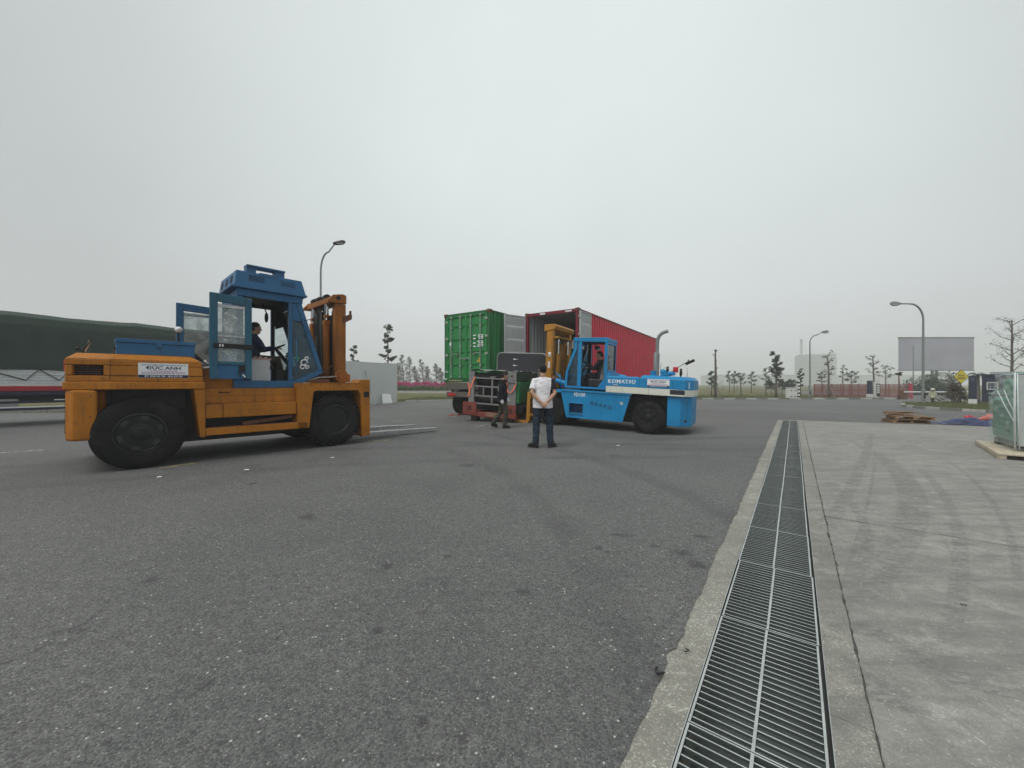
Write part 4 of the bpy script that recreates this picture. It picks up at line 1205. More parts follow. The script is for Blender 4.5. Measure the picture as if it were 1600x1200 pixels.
M['nut'] = simple('worn_nut_steel', (.045, .045, .044), .4, .5, .4, 30)
def sticker(root, M0, w, h, name='company_sticker'):
    """white company sign with lettering, in the plane matrix M0 (x right, y up, z out)"""
    mb = MB(); mb.box(-w / 2, w / 2, -h / 2, h / 2, 0, .003)
    s = mb.build(name, M['white'], root); s.data.transform(M0)
    mb = MB(); mb.box(-w / 2 + .002, w / 2 - .002, -h / 2 + .002, -h * .29, .0032, .0042)
    o = mb.build('phone_band', M['navy_ink'], s); o.data.transform(M0)
    T = lambda x, y: M0 @ Matrix.Translation((x, y, .0048))
    text_mesh('lettering', 'CÔNG TY CỔ PHẦN THƯƠNG MẠI VÀ DỊCH VỤ VẬN TẢI', h * .13, M['navy_ink'], s, T(0, h * .37), .0, .0004, sx=w * .92 / (h * .13 * 26.5))
    text_mesh('lettering', 'ĐỨC ANH', h * .30, M['navy_ink'], s, T(0, h * .165), .0015, .0004, sx=w * .66 / (h * .30 * 4.35))
    text_mesh('lettering', 'ĐT: 0928 935 789 - 0936 675 789', h * .17, M['white_ink'], s, T(0, -h * .40), .0004, .0004, sx=w * .90 / (h * .17 * 16.4))
    mb = MB(); r = random.Random(4)
    for row, (y, ww) in enumerate(((-.02, .55), (-.11, .88), (-.20, .88))):
        x = -w * ww / 2
        while x < w * ww / 2 - .01:
            l = w * r.uniform(.03, .08); mb.box(x, min(x + l, w * ww / 2), h * y - h * .022, h * y + h * .022, .0034, .0044); x += l + w * .012
    o = mb.build('fine_print', M['purple_ink'], s); o.data.transform(M0)
    return s

# ================================================================== orange forklift
SA = -1
fa = thing('forklift', 'big orange forklift with a blue cab, both cab doors open, forks lowered', 'forklift', (-5.80, 6.0, 0), math.atan2(.738, .674), 'heavy forklifts')
def A(): return MB(SA)
# chassis
m = A(); m.box(-.42, 3.62, -.42, -1.98, .32, 1.22); m.box(-.3, .6, -.36, -2.04, .9, 1.24); m.box(3.3, 3.75, -.38, -2.02, .25, 1.1)
m.cyl((0, -.2, .56), (0, -2.2, .56), .13, n=12); m.cyl((3.01, -.2, .56), (3.01, -2.2, .56), .16, n=12)
m.build('chassis', M['dark'], fa, .01)
# hood
def hood_layer(uf0, uf1, notch=False, ins0=0.0, ins1=0.0, ex=0.0):
    def poly(uf, ins):
        p = [(-.78 - ex + ins, -.12 + ex * .2 - ins * .6), (-.33 + ins * .3, ex - ins)]
        if notch:
            a = Vector((-.78, -.12)).lerp(Vector((-.33, 0)), .17); b = Vector((-.78, -.12)).lerp(Vector((-.33, 0)), .84)
            nv = Vector((.258, -.966)) * .14
            p = [p[0], tuple(a), tuple(a + nv), tuple(b + nv), tuple(b), p[1]]
        p += [(uf, ex - ins), (uf, -2.4 - ex + ins), (-.33 + ins * .3, -2.4 - ex + ins), (-.78 - ex + ins, -2.28 - ex * .2 + ins * .6)]
        return p
    return poly(uf0, ins0), poly(uf1, ins1)
m = A()
a, b = hood_layer(.80, .79, ex=.022); m.prism(a, 1.245, 1.365, 'z', b)
a, b = hood_layer(.775, .765); m.prism(a, 1.366, 1.455, 'z', b)
a, b = hood_layer(.765, .755, True); m.prism(a, 1.455, 1.61, 'z', b)
a, b = hood_layer(.755, .745); m.prism(a, 1.61, 1.70, 'z', b)
a, b = hood_layer(.745, .62, ins0=0, ins1=.11); m.prism(a, 1.70, 1.79, 'z', b)
m.build('hood', M['orange'], fa, .014)
m = A(); q0, q1 = Vector((-.66, -.215)), Vector((-.46, -.16))
m.prism([(-.72, -.20), (-.41, -.12), (-.40, -.16), (-.71, -.24)], 1.462, 1.604, 'z'); m.build('hood_vent', M['black'], fa)
m = A()
for i in range(4): m.beam((-.70, -.165, 1.48 + i * .035), (-.42, -.09, 1.48 + i * .035), .02, .008)
m.build('vent_slats', M['rusty'], fa)
m = A(); m.box(-.79, -.775, -.17, -.40, 1.52, 1.68); m.build('tail_light', M['red'], fa, .01)
m = A(); m.box(-.79, -.775, -1.98, -2.22, 1.52, 1.68); m.build('tail_light', M['red'], fa, .01)
# counterweight under the hood
m = A(); m.prism([(-.775, -.16), (-.70, -.03), (-.46, -.03), (-.46, -.34), (-.36, -.40), (-.36, -2.0), (-.46, -2.06), (-.46, -2.37), (-.70, -2.37), (-.775, -2.24)], .50, 1.243, 'z')
m.build('counterweight', M['orange'], fa, .035)
m = A()
for w0 in (-.30, -.46, -1.0, -1.4): m.box(-.783, -.777, w0, w0 - .025, .62, 1.2)
m.box(-.784, -.777, -.26, -.40, .60, .72); m.build('weight_slots', M['black'], fa)
sticker(fa, plane_matrix((.27, .002, 1.545), (1, 0, 0), (0, 0, 1)), .60, .235)
# stalk, mirror and beacon stake at the back of the hood
m = A(); m.tube([(-.62, -1.1, 1.78), (-.60, -1.1, 1.90), (-.52, -1.1, 2.06)], .012, 6); m.build('mirror_stalk', M['dark'], fa)
m = A(); m.beam((-.60, -1.1, 1.86), (-.53, -1.1, 2.05), .03, .012, (0, 1, 0)); m.build('marker_stake', simple('pale_stake', (.45, .30, .22), .7), fa)
m = A(); m.ball((-.67, -1.13, 1.91), (.034, .02, .03)); m.tube([(-.62, -1.1, 1.86), (-.67, -1.13, 1.91)], .008, 5); m.build('round_mirror', M['dark'], fa, smooth=180)
m = A(); m.tube([(-.30, -.7, 1.78), (-.28, -.7, 1.86), (-.22, -.7, 1.88), (-.20, -.72, 1.79)], .009, 6); m.build('hood_handle', M['rusty'], fa, smooth=180)
m = A(); m.cyl((.56, -.95, 1.79), (.56, -.95, 2.30), .015, n=8); m.build('lamp_stalk', M['dark'], fa)
m = A(); m.ball((.56, -.95, 2.33), (.06, .06, .055)); m.build('globe_lamp', M['lens'], fa, smooth=180)
# side: leg, panels, beam, step
m = A(); m.prism([(.645, 1.243), (.80, 1.243), (.80, .42), (.735, .42)], -.005, -.5, 'y'); m.build('side_leg', M['orange'], fa, .008)
m = A(); m.prism([(.645, 1.243), (.80, 1.243), (.80, .42), (.735, .42)], -2.395, -1.9, 'y'); m.build('side_leg', M['orange'], fa, .008)
for w0, w1 in ((-.10, -.6), (-2.30, -1.8)):
    m = A(); m.box(.803, 2.25, w0, w1, .985, 1.245); m.build('upper_panel', M['orange'], fa, .006)
sgn = lambda w: w if True else w
for near in (True, False):
    f = (lambda w: w) if near else (lambda w: -2.4 - w)
    m = A(); m.box(.803, 1.045, f(-.015), f(-.34), .735, .975); m.box(1.052, 2.245, f(-.02), f(-.34), .735, .98); m.build('battery_beam', M['orange'], fa, .01)
    m = A(); m.box(.803, 2.45, f(-.0), f(-.38), .44, .565); m.build('side_step', M['orange'], fa, .008)
    m = A(); m.box(.82, 2.44, f(-.02), f(-.36), .5665, .575); m.build('step_plate', M['rusty'], fa)
    m = A(); m.beam((1.35, f(-.10), .60), (2.2, f(-.12), .69), .05, .06); m.build('loose_plank', M['rusty'], fa)
    m = A(); m.prism([(2.255, 1.35), (3.50, 1.362), (3.56, 1.43), (3.78, 1.43), (3.78, .16), (3.60, .15), (3.56, 1.08), (3.50, 1.19), (2.60, 1.19), (2.56, 1.16), (2.475, .44), (2.255, .44)], f(0.0), f(-.40), 'y')
    m.build('front_fender', M['orange'], fa, .008)
    m = A(); m.box(3.63, 3.76, f(.004), f(-.02), 1.03, 1.16); m.build('marker_lamp', M['black'], fa, .006)
m = A(); m.box(2.3, 3.5, -.42, -1.98, 1.18, 1.33); m.box(2.45, 3.0, -.3, -.5, 1.363, 1.44); m.build('front_deck', M['rusty'], fa, .01)
# wheels
wheel(fa, SA, 0.0, 0.0, .56, .34, .30, -1, 0, 72, 'disc')
wheel(fa, SA, 0.0, -2.4, .56, .34, .30, 1, 0, 72, 'disc')
wheel(fa, SA, 3.01, -.015, .56, .36, .31, -1, .024, 44, 'dish')
wheel(fa, SA, 3.01, -2.385, .56, .36, .31, 1, .024, 44, 'dish')
# cab frame
WN, WF = -.25, -1.45
cab = A()
cab.box(1.25, 2.34, -.21, -1.49, 1.255, 1.395)
for w in (WN, WF):
    s_ = -1 if w == WN else 1
    y0, y1 = w, w + s_ * .07
    cab.box(1.30, 1.40, y0, y1, 1.396, 2.98)
    cab.box(2.175, 2.245, y0, y1, 1.396, 2.98)
    cab.prism([(2.31, 2.981), (2.42, 2.981), (2.83, 1.64), (2.76, 1.58)], y0, y1, 'y')
    cab.prism([(2.246, 1.30), (2.34, 1.30), (2.83, 1.56), (2.83, 1.64), (2.76, 1.635), (2.246, 1.385)], y0 + s_ * .002, y1 - s_ * .002, 'y')
    cab.prism([(1.30, 2.982), (2.43, 2.982), (2.44, 3.12), (1.30, 3.12)], y0 - s_ * .012, y1, 'y')
    cab.prism([(2.246, 2.62), (2.42, 2.62), (2.32, 2.98), (2.246, 2.98)], y0 + s_ * .012, y1 - s_ * .012, 'y')
cab.box(1.305, 1.395, WN - .071, WF + .071, 1.396, 1.95); cab.box(1.305, 1.395, WN - .071, WF + .071, 2.85, 3.11)
cab.box(2.33, 2.42, WN - .071, WF + .071, 2.95, 3.11); cab.box(2.76, 2.82, WN - .071, WF + .071, 1.57, 1.66)
cab.build('cab_frame', M['blue'], fa, .008)
m = A(); m.box(1.41, 2.40, WN - .08, WF + .08, 3.05, 3.10); m.box(2.246, 2.80, WN - .09, WF + .09, 1.40, 1.55); m.box(2.42, 2.74, -.45, -1.25, 1.551, 1.72); m.build('cab_lining', M['black'], fa)
m = A(); e_ = WF + .0735  # thin black plates over the inner faces of the far posts
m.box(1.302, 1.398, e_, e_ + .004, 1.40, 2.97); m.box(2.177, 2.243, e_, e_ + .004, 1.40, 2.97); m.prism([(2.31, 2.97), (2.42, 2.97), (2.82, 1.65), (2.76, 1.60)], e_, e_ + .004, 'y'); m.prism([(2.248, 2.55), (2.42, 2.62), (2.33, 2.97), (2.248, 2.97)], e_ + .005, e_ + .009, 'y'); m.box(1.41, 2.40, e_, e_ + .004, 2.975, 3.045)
m.box(1.396, 1.400, WN - .08, WF + .08, 1.40, 1.95); m.build('black_inner_plates', M['black'], fa)
m = A(); m.box(.79, 1.245, -.28, -2.12, 1.247, 1.66); m.box(.80, 2.3, -.13, -2.2, 1.2465, 1.252); m.build('bulkhead', M['orange'], fa, .01)
for w in (WN - .035, WF + .035):
    m = A(); m.prism([(2.25, 2.61), (2.415, 2.61), (2.74, 1.63), (2.25, 1.40)], w - .003, w + .003, 'y'); m.build('quarter_glass', M['blue_glass'] if w > -1 else M['glass'], fa)
m = A(); m.hexa([(2.42, WN - .08, 2.95), (2.427, WN - .08, 2.95), (2.427, WF + .08, 2.95), (2.42, WF + .08, 2.95), (2.79, WN - .08, 1.66), (2.797, WN - .08, 1.66), (2.797, WF + .08, 1.66), (2.79, WF + .08, 1.66)][::-1])
m.build('windscreen', M['glass'], fa)
m = A(); m.box(1.345, 1.351, WN - .08, WF + .08, 1.951, 2.849); m.build('rear_glass', M['glass'], fa)
# sticker on the quarter glass: white scrolls and a green cross
m = A()
for (cx, cz, rr) in ((2.47, 1.77, .075), (2.44, 1.68, .055), (2.53, 1.68, .04), (2.52, 1.86, .04)):
    pts = [(cx + rr * math.cos(t * .5) * (1 - t * .04), WN - .029, cz + rr * math.sin(t * .5) * (1 - t * .04)) for t in range(13)]
    m.tube(pts, .013, 5)
m.build('scroll_sticker', M['white'], fa, smooth=180)
m = A(); m.box(2.29, 2.39, WN - .028, WN - .032, 1.845, 1.885); m.box(2.32, 2.36, WN - .027, WN - .033, 1.80, 1.93); m.build('green_cross', simple('sticker_green', (.03, .28, .14), .5), fa)
# roof with louvred air box
m = A(); m.prism([(1.20, -.17), (2.50, -.17), (2.50, -1.53), (1.20, -1.53)], 3.121, 3.165, 'z'); m.build('roof', M['blue'], fa, .01)
m = A(); m.prism([(1.25, -.20), (2.485, -.20), (2.485, -1.50), (1.25, -1.50)], 3.166, 3.455, 'z', [(1.29, -.245), (2.41, -.235), (2.41, -1.47), (1.29, -1.46)])
rb_ = m.build('roof_box', M['blue'], fa, .012)
for w0 in (-.42, -.80, -1.18):
    m = A()
    for i in range(4):
        z = 3.245 + i * .036; u = 1.25 + .04 * (z - 3.166) / .289
        m.box(u - .006, u + .012, w0, w0 - .16, z, z + .018)
    tag(m.build('louvre', M['black'], rb_), kind='stuff')
for u0 in (1.48, 2.02):
    m = A()
    for i in range(4):
        z = 3.285 + i * .03; w = -.2 - .045 * (z - 3.166) / .29
        m.box(u0, u0 + .26, w + .006, w - .012, z, z + .012)
    tag(m.build('louvre', M['black'], rb_), kind='stuff')
m = A(); m.box(1.46, 2.12, -.27, -.50, 3.565, 3.605); m.box(1.46, 1.62, -.29, -.48, 3.456, 3.564); m.box(1.94, 2.11, -.29, -.48, 3.456, 3.564)
m.build('roof_vent', M['blue'], fa, .01)
m = A(); m.box(1.66, 1.95, -.23, -.30, 3.40, 3.47); m.build('roof_bracket', M['blue'], fa, .006)
# cab doors, swung back against the sides
def cab_door(u0, u1, w, near):
    s_ = 1 if near else -1
    d = A()
    y0, y1 = w, w - s_ * .05
    d.box(u0, u0 + .115, y0, y1, 1.42, 2.93); d.box(u1 - .105, u1, y0, y1, 1.42, 2.91)
    d.prism([(u0 + .116, 2.78), (u1 - .106, 2.765), (u1 - .106, 2.91), (u0 + .116, 2.928)], y0, y1, 'y')
    d.box(u0 + .116, u1 - .106, y0 - s_ * .004, y1, 1.67, 1.73)
    dr = d.build('cab_door', M['teal'] if near else M['blue'], fa, .008)
    p = A(); p.box(u0 + .116, u1 - .106, y0 - s_ * .02, y1, 1.42, 1.668); p.build('lower_panel', M['blue'], dr, .004)
    p = A(); p.box(u0 + .116, u1 - .106, y0 - s_ * .03, y0 - s_ * .034, 1.731, 2.76); p.build('pane', M['dirty_glass'], dr)
    p = A(); p.box(u0 + .117, u1 - .107, y0 - s_ * .016, y0 - s_ * .028, 2.17, 2.195); p.box(u0 + .117, u1 - .107, y0 - s_ * .01, y0 - s_ * .022, 2.69, 2.735); p.build('slide_rail', M['steel'], dr)
    p = A(); p.box(u0 + .05, u1 + .005, y0 + s_ * .022, y0 - s_ * .002, 1.965, 2.05); p.build('latch_bar', M['black'], dr, .006)
    if near:
        p = A(); p.box(u0 + .13, u0 + .15, y0 + .03, y0 + .022, 1.99, 2.03); p.box(u0 + .17, u0 + .19, y0 + .03, y0 + .022, 1.99, 2.03); p.build('latch_pin', M['white'], dr)
        r = random.Random(12); p = A()
        for (cu, cz, ru, rz) in ((u0 + .27, 2.42, .10, .22), (u0 + .33, 2.52, .07, .10), (u0 + .29, 1.87, .07, .06), (u0 + .34, 1.80, .06, .07), (u0 + .24, 1.90, .06, .035), (u0 + .20, 2.11, .07, .03), (u0 + .36, 2.09, .05, .03), (u0 + .16, 2.45, .015, .16)):
            n = 14
            p.add([(cu + ru * math.cos(6.283 * i / n) * r.uniform(.72, 1.1), y0 - .0285, cz + rz * math.sin(6.283 * i / n) * r.uniform(.72, 1.1)) for i in range(n)], [tuple(range(n))])
        tag(p.build('sticker_residue', M['residue'], dr), kind='stuff')
        p = A(); p.box(u1 - .20, u1 - .115, y0 + .012, y0 - .018, 1.55, 1.66); p.tube([(u1 - .22, y0 + .03, 1.52), (u1 - .16, y0 + .03, 1.50), (u1 - .10, y0 + .03, 1.44)], .014, 6); p.build('door_lock', M['dark'], dr)
        p = A(); p.tube([(u1 - .16, y0 + .035, 1.50), (u1 - .12, y0 + .035, 1.45)], .018, 6); p.build('door_handle', M['chrome'], dr)
    return dr
M['residue'] = worn('old_sticker_residue', (.60, .63, .62))
cab_door(.86, 1.485, -.02, True)
cab_door(.60, 1.22, -1.66, False)
# cab fittings
m = A(); m.box(1.47, 1.90, -.62, -1.10, 1.40, 1.62); m.box(1.42, 1.54, -.60, -1.12, 1.63, 2.28); m.box(1.545, 2.02, -.60, -1.12, 1.621, 1.72); m.build('driver_seat', M['seat'], fa, .03)
m = A(); m.box(1.55, 1.865, -.335, -.55, 1.396, 1.80); m.build('side_cabinet', M['grey'], fa, .008)
m = A(); m.grid(lambda a, b: (1.53 + a * .36, -.33 - b * .24, 1.83 + .035 * math.sin(a * 3.14) * math.sin(b * 3.14) + .02 * math.sin(a * 26)), 24, 8); m.box(1.535, 1.885, -.335, -.565, 1.802, 1.83); m.build('arm_cushion', simple('patterned_cloth', (.45, .30, .27), .9, 0, .5, 60), fa)
m = A(); m.tube([(2.52, -.85, 1.55), (2.15, -.85, 2.02), (2.11, -.85, 2.07)], [.05, .035, .03], 8); m.build('steering_column', M['black'], fa, smooth=60)
m = A(); c = Vector((2.10, -.85, 2.09)); nrm = Vector((-.42, 0, .9)).normalized(); a_, b_ = frame(nrm)
m.tube([c + a_ * .19 * math.cos(6.2832 * i / 24) + b_ * .19 * math.sin(6.2832 * i / 24) for i in range(25)], .015, 6, cap=False)
for t in (0, 2.1, 4.2): m.tube([c, c + a_ * .18 * math.cos(t) + b_ * .18 * math.sin(t)], .012, 6)
m.ball(c, (.035, .035, .03)); m.build('steering_wheel', M['black'], fa, smooth=180)
m = A()
for i, w in enumerate((-.50, -.56, -.62)): m.tube([(2.30, w, 1.55), (2.22, w, 1.95 - i * .05)], .010, 6); m.ball((2.22, w, 1.96 - i * .05), .022)
m.box(2.0, 2.25, -.40, -.62, 1.397, 1.62); m.build('levers', M['black'], fa, smooth=40)
m = A(); m.ball((2.02, -1.15, 2.76), (.035, .06, .11)); m.tube([(2.02, -1.15, 2.86), (1.95, -1.15, 3.05)], .012, 6); m.ball((2.40, -.62, 2.33), (.04, .06, .06)); m.build('cab_fans', M['black'], fa, smooth=180)
# hoses beside the door
m = A()
m.tube([(.68, -.3, 1.86), (.82, -.26, 1.72), (.95, -.18, 1.60), (1.0, -.15, 1.50)], .016, 6); m.tube([(.70, -.35, 1.80), (.85, -.3, 1.70), (1.02, -.12, 1.66), (1.05, -.1, 1.50)], .014, 6); m.build('hood_hoses', M['hose'], fa, smooth=180)
m = A(); m.tube([(.74, -.10, 1.60), (.86, -.06, 1.62), (.96, -.05, 1.58), (1.00, -.06, 1.47)], .018, 6); m.tube([(.80, -.12, 1.74), (.88, -.10, 1.66)], .02, 6); m.build('pale_hose', M['residue2'] if 'residue2' in M else M['grey'], fa, smooth=180)
m = A(); r = random.Random(6)
for i in range(11):
    u0 = r.uniform(2.4, 2.7); z0 = r.uniform(1.38, 1.46)
    m.tube([(u0, -.3 - r.random() * .4, z0), (u0 + .25, -.35 - r.random() * .4, z0 + r.uniform(.02, .2)), (u0 + .55, -.4 - r.random() * .5, z0 + r.uniform(-.05, .12)), (u0 + .75, -.5 - r.random() * .5, z0 + r.uniform(-.02, .3))], r.uniform(.010, .018), 6)
m.build('mast_hoses', M['rusty'], fa, smooth=180)
m = A(); m.tube([(2.55, -.28, 1.40), (2.75, -.28, 1.47), (3.0, -.30, 1.48), (3.15, -.32, 1.50)], .014, 6); m.build('bright_pipe', M['steel'], fa, smooth=180)
# mast
mast = A()
for (w0, w1) in ((-.48, -.62), (-1.78, -1.92)):
    mast.box(3.20, 3.24, w0, w1, .22, 3.16); mast.box(3.40, 3.44, w0, w1, .22, 3.16); mast.box(3.241, 3.399, w0 - .002, w0 - .05, .22, 3.16) if w0 > -1 else mast.box(3.241, 3.399, w1 + .002, w1 + .05, .22, 3.16)
    i0, i1 = (w0 - .15, w1 - .13) if w0 > -1 else (w0 + .13, w1 + .15)
    mast.box(3.24, 3.27, i0, i1, .25, 3.10); mast.box(3.40, 3.43, i0, i1, .25, 3.10); mast.box(3.271, 3.399, (i0 + i1) / 2 - .02, (i0 + i1) / 2 + .02, .25, 3.10)
mast.build('mast', M['omast'], fa, .006)
mo = [o for o in fa.children if o.name.startswith('mast') and 'hoses' not in o.name][-1]
m = A(); m.prism([(3.44, 3.36), (3.36, 3.385), (3.14, 3.34), (3.02, 3.20), (3.02, 3.155), (3.44, 3.165)], -.44, -.50, 'y')
m.prism([(3.44, 3.36), (3.36, 3.385), (3.14, 3.34), (3.02, 3.20), (3.02, 3.155), (3.44, 3.165)], -1.90, -1.96, 'y')
m.box(3.10, 3.42, -.502, -1.898, 3.17, 3.30); m.build('mast_head', M['omast'], mo, .012)
m = A(); m.cyl((3.25, -.42, 3.28), (3.25, -.445, 3.28), .045, n=14); m.build('head_pin', M['black'], mo, smooth=40)
for w in (-.85, -1.25, -1.55):
    m = A(); m.cyl((3.18, w, 3.33), (3.18, w - .12, 3.33), .085, n=18); m.build('chain_roller', M['black'], mo, smooth=40)
for w in (-.82, -1.60):
    m = A(); m.cyl((3.14, w, .5), (3.14, w, 2.80), .078, n=14); m.box(3.08, 3.20, w + .09, w - .09, 2.70, 2.80); m.box(3.09, 3.19, w + .06, w - .06, 2.86, 2.92); m.build('lift_cylinder', M['omast'], mo, .004, smooth=40)
    m = A(); m.cyl((3.14, w, 2.80), (3.14, w, 3.17), .035, n=12); m.build('piston_rod', M['chrome'], mo, smooth=40)
m = A()
for w in (-.90, -.99, -1.08, -1.32, -1.41, -1.50): m.box(3.18, 3.225, w, w - .06, .6, 3.34)
m.build('lift_chain', M['dark'], mo)
m = A(); m.tube([(3.12, -1.10, .9), (3.10, -1.12, 2.2), (3.14, -1.15, 3.1)], .022, 7); m.tube([(3.12, -1.2, .9), (3.10, -1.24, 2.1), (3.14, -1.28, 3.1)], .022, 7); m.tube([(3.22, -.70, .9), (3.22, -.68, 3.0)], .018, 6); m.box(3.28, 3.32, -.7, -1.7, .5, 2.6); m.build('mast_hose', M['hose'], mo, smooth=40)
m = A(); m.box(3.455, 3.475, -.66, -1.74, .4, 3.02); m.box(3.10, 3.16, -.98, -1.10, .6, 3.0); m.box(3.10, 3.16, -1.26, -1.40, .6, 3.0); m.build('mast_shield', M['dark'], mo)
m = A(); m.prism([(3.36, 2.86), (3.47, 2.92), (3.58, 2.92), (3.58, 2.84), (3.42, 2.74), (3.36, 2.74)], -.47, -.62, 'y'); m.box(3.50, 3.58, -.46, -.66, 2.90, 2.935); m.box(3.56, 3.585, -.5, -.58, 2.936, 3.04); m.build('mast_bracket', M['rusty'], mo, .006)
m = A(); m.cyl((3.30, -.36, 1.50), (3.30, -.46, 1.50), .15, n=20); m.box(3.22, 3.48, -.34, -.44, 1.375, 1.55); m.cyl((3.30, -.33, 1.50), (3.30, -.36, 1.50), .06, n=14); m.build('mast_pivot', M['omast'], mo, .006, smooth=40)
m = A()
for z in (.30, .95): m.box(3.80, 3.86, -.45, -1.95, z, z + .14)
for w in (-.62, -1.70): m.box(3.72, 3.79, w, w - .10, .2, 1.2)
m.build('fork_carriage', M['orange'], fa, .01)
for w in (-.50, -1.62):
    m = A(); m.prism([(3.86, .06), (3.86, 1.12), (3.93, 1.12), (3.935, .16), (5.2, .135), (6.05, .10), (6.05, .08), (5.0, .06)], w, w - .17, 'y')
    m.build('fork', M['steel'], fa, .006)
m = A()
for i in range(8): m.ball((3.58, -.30 - .01 * i, 1.06 - i * .045), (.014, .014, .026), 8, 6)
m.build('hanging_chain', M['steel'], fa, smooth=180)
m = A()
for (u0, u1, z) in ((.85, 2.2, 1.21), (.86, 2.2, 1.02)):
    for i in range(9): u = u0 + (u1 - u0) * i / 8; m.cyl((u, -.102, z), (u, -.088, z), .010, n=6)
for i in range(7): m.cyl((2.32 + i * .19, .002, 1.315), (2.32 + i * .19, .012, 1.315), .012, n=6)
for z in (.28, .5, .72, .92, 1.25): m.cyl((3.69, .002, z), (3.69, .012, z), .013, n=6); m.cyl((2.40, .002, z + .25 if z < .4 else z), (2.40, .012, z + .25 if z < .4 else z), .011, n=6)
for i in range(6): m.cyl((-.25 + i * .19, .024, 1.30), (-.25 + i * .19, .032, 1.30), .010, n=6)
for z in (.56, .85, 1.15): m.cyl((-.53, -.03, z), (-.53, -.02, z), .012, n=6)
tag(m.build('bolt_heads', M['rusty'], fa), kind='stuff')
m = A()
m.box(-.335, -.329, .0015, -.01, 1.368, 1.70); m.box(.20, .206, .0015, -.01, 1.368, 1.45); m.box(-.33, .76, .0018, -.01, 1.452, 1.457)
m.box(.80, 2.25, -.0985, -.11, 1.115, 1.120); m.box(1.55, 1.555, -.0985, -.11, .99, 1.24); m.box(2.30, 3.55, .0015, -.01, 1.335, 1.340)
tag(m.build('panel_seams', M['dark'], fa), kind='stuff')
m = A(); m.tube([(1.0, -.09, 1.18), (1.0, -.06, 1.18), (1.16, -.06, 1.18), (1.16, -.09, 1.18)], .009, 6); m.build('grab_handle', M['dark'], fa, smooth=180)
m = A(); m.tube([(2.28, -.20, 1.5), (2.29, -.16, 1.52), (2.29, -.16, 2.2), (2.28, -.20, 2.22)], .011, 6); m.build('grab_rail', M['blue'], fa, smooth=180)
m = A(); m.tube([(2.42, -.12, 2.62), (2.60, -.02, 2.70), (2.62, -.02, 2.55)], .009, 6); m.box(2.60, 2.63, .05, -.09, 2.32, 2.55); m.build('wing_mirror', M['black'], fa, .006)
# toolbox standing on the hood
tb = thing('toolbox', 'long blue steel toolbox lying on the orange hood behind the cab', 'toolbox', fa.location + Vector((.674 * -.26 + .738 * -.16, .738 * -.26 - .674 * -.16, 1.792)), fa.rotation_euler.z)
m = MB(SA); m.box(0, .94, 0, -.42, 0, .185); m.build('box', M['blue'], tb, .006)
m = MB(SA); m.box(-.012, .952, .012, -.432, .187, .25); m.build('lid', M['blue'], tb, .006)
m = MB(SA); m.box(.45, .52, .024, .001, .125, .215); m.box(.46, .51, .03, .0245, .13, .165); m.build('latch', M['blue'], tb, .004)
m = MB(SA); m.box(-.03, -.001, -.15, -.27, .08, .11); m.build('handle', M['dark'], tb)

M['step_dark'] = simple('dark_blue_seam', (.012, .04, .07), .8)  # dark blue of the panel seams
# ================================================================== light blue forklift
SB = 1
PITCH = math.atan(.037)
fb_ = thing('forklift', 'light blue forklift with a cream stripe and yellow mast carrying the roller machine', 'forklift', (3.727, 10.55, -.059), math.atan2(.51, -.86), 'heavy forklifts')
fb_.rotation_euler = (0, -PITCH, math.atan2(.51, -.86))
def fit(u, w, z):
    """final proportions of the machine: a little longer and taller towards the mast"""
    return ((u * (.995 + .0183 * u) if u > 0 else .95 * u) + .17 * min(max(-w, 0), .35), w, z * (.98 + .013 * u))
class FitMB(MB):
    def add(s, vs, fs): return MB.add(s, [fit(*p) for p in vs], fs)
def B(): return FitMB(SB)
WB = -2.1
m = B(); m.box(-.5, 3.2, -.36, WB + .36, .26, 1.05); m.cyl((0, -.15, .47), (0, WB + .15, .47), .11, n=12); m.cyl((2.78, -.15, .475), (2.78, WB + .15, .475), .14, n=12); m.box(3.1, 3.45, -.4, WB + .4, .2, 1.0); m.build('chassis', M['dark'], fb_, .01)
for near in (True, False):
    f = (lambda w: w) if near else (lambda w: WB - w)
    fu = lambda z: 2.34 + (z - .29) / .77 * .18
    ru = lambda z: .70 - (z - .28) / .82 * .21
    m = B()
    q = lambda za, zb, ua=None, ub=None: [(ua if ua is not None else fu(za), za), (ub if ub is not None else ru(za), za), (ub if ub is not None else ru(zb), zb), (ua if ua is not None else fu(zb), zb)]
    m.prism(q(.715, 1.062), f(-.02), f(-.36), 'y'); m.prism(q(.28, .405), f(-.02), f(-.36), 'y')
    m.prism([(fu(.405), .405), (2.255, .405), (2.255, .715), (fu(.715), .715)], f(-.02), f(-.36), 'y')
    m.prism([(1.845, .405), (ru(.405), .405), (ru(.715), .715), (1.845, .715)], f(-.02), f(-.36), 'y')
    m.box(1.845, 2.255, f(-.25), f(-.36), .405, .715)
    sp = m.build('side_panel', M['sky'], fb_)
    m = B(); m.box(1.83, 2.27, f(.012), f(-.10), .716, .742); m.box(1.84, 2.26, f(.01), f(-.2), .395, .42); m.build('step_tread', M['sky'], fb_, .004)
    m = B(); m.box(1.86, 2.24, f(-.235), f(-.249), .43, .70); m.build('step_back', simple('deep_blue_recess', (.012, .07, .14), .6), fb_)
    m = B(); m.box(.47, 2.52, f(.004), f(-.35), 1.066, 1.112); m.build('deck_edge', M['sky'], fb_, .006)
    m = B(); m.prism([(2.50, 1.045), (3.22, 1.045), (3.30, 1.0), (3.32, .90), (3.30, .88), (3.26, .98), (3.2, 1.02), (2.50, 1.02)], f(-.0), f(-.34), 'y'); m.build('front_fender', M['sky'], fb_, .006)
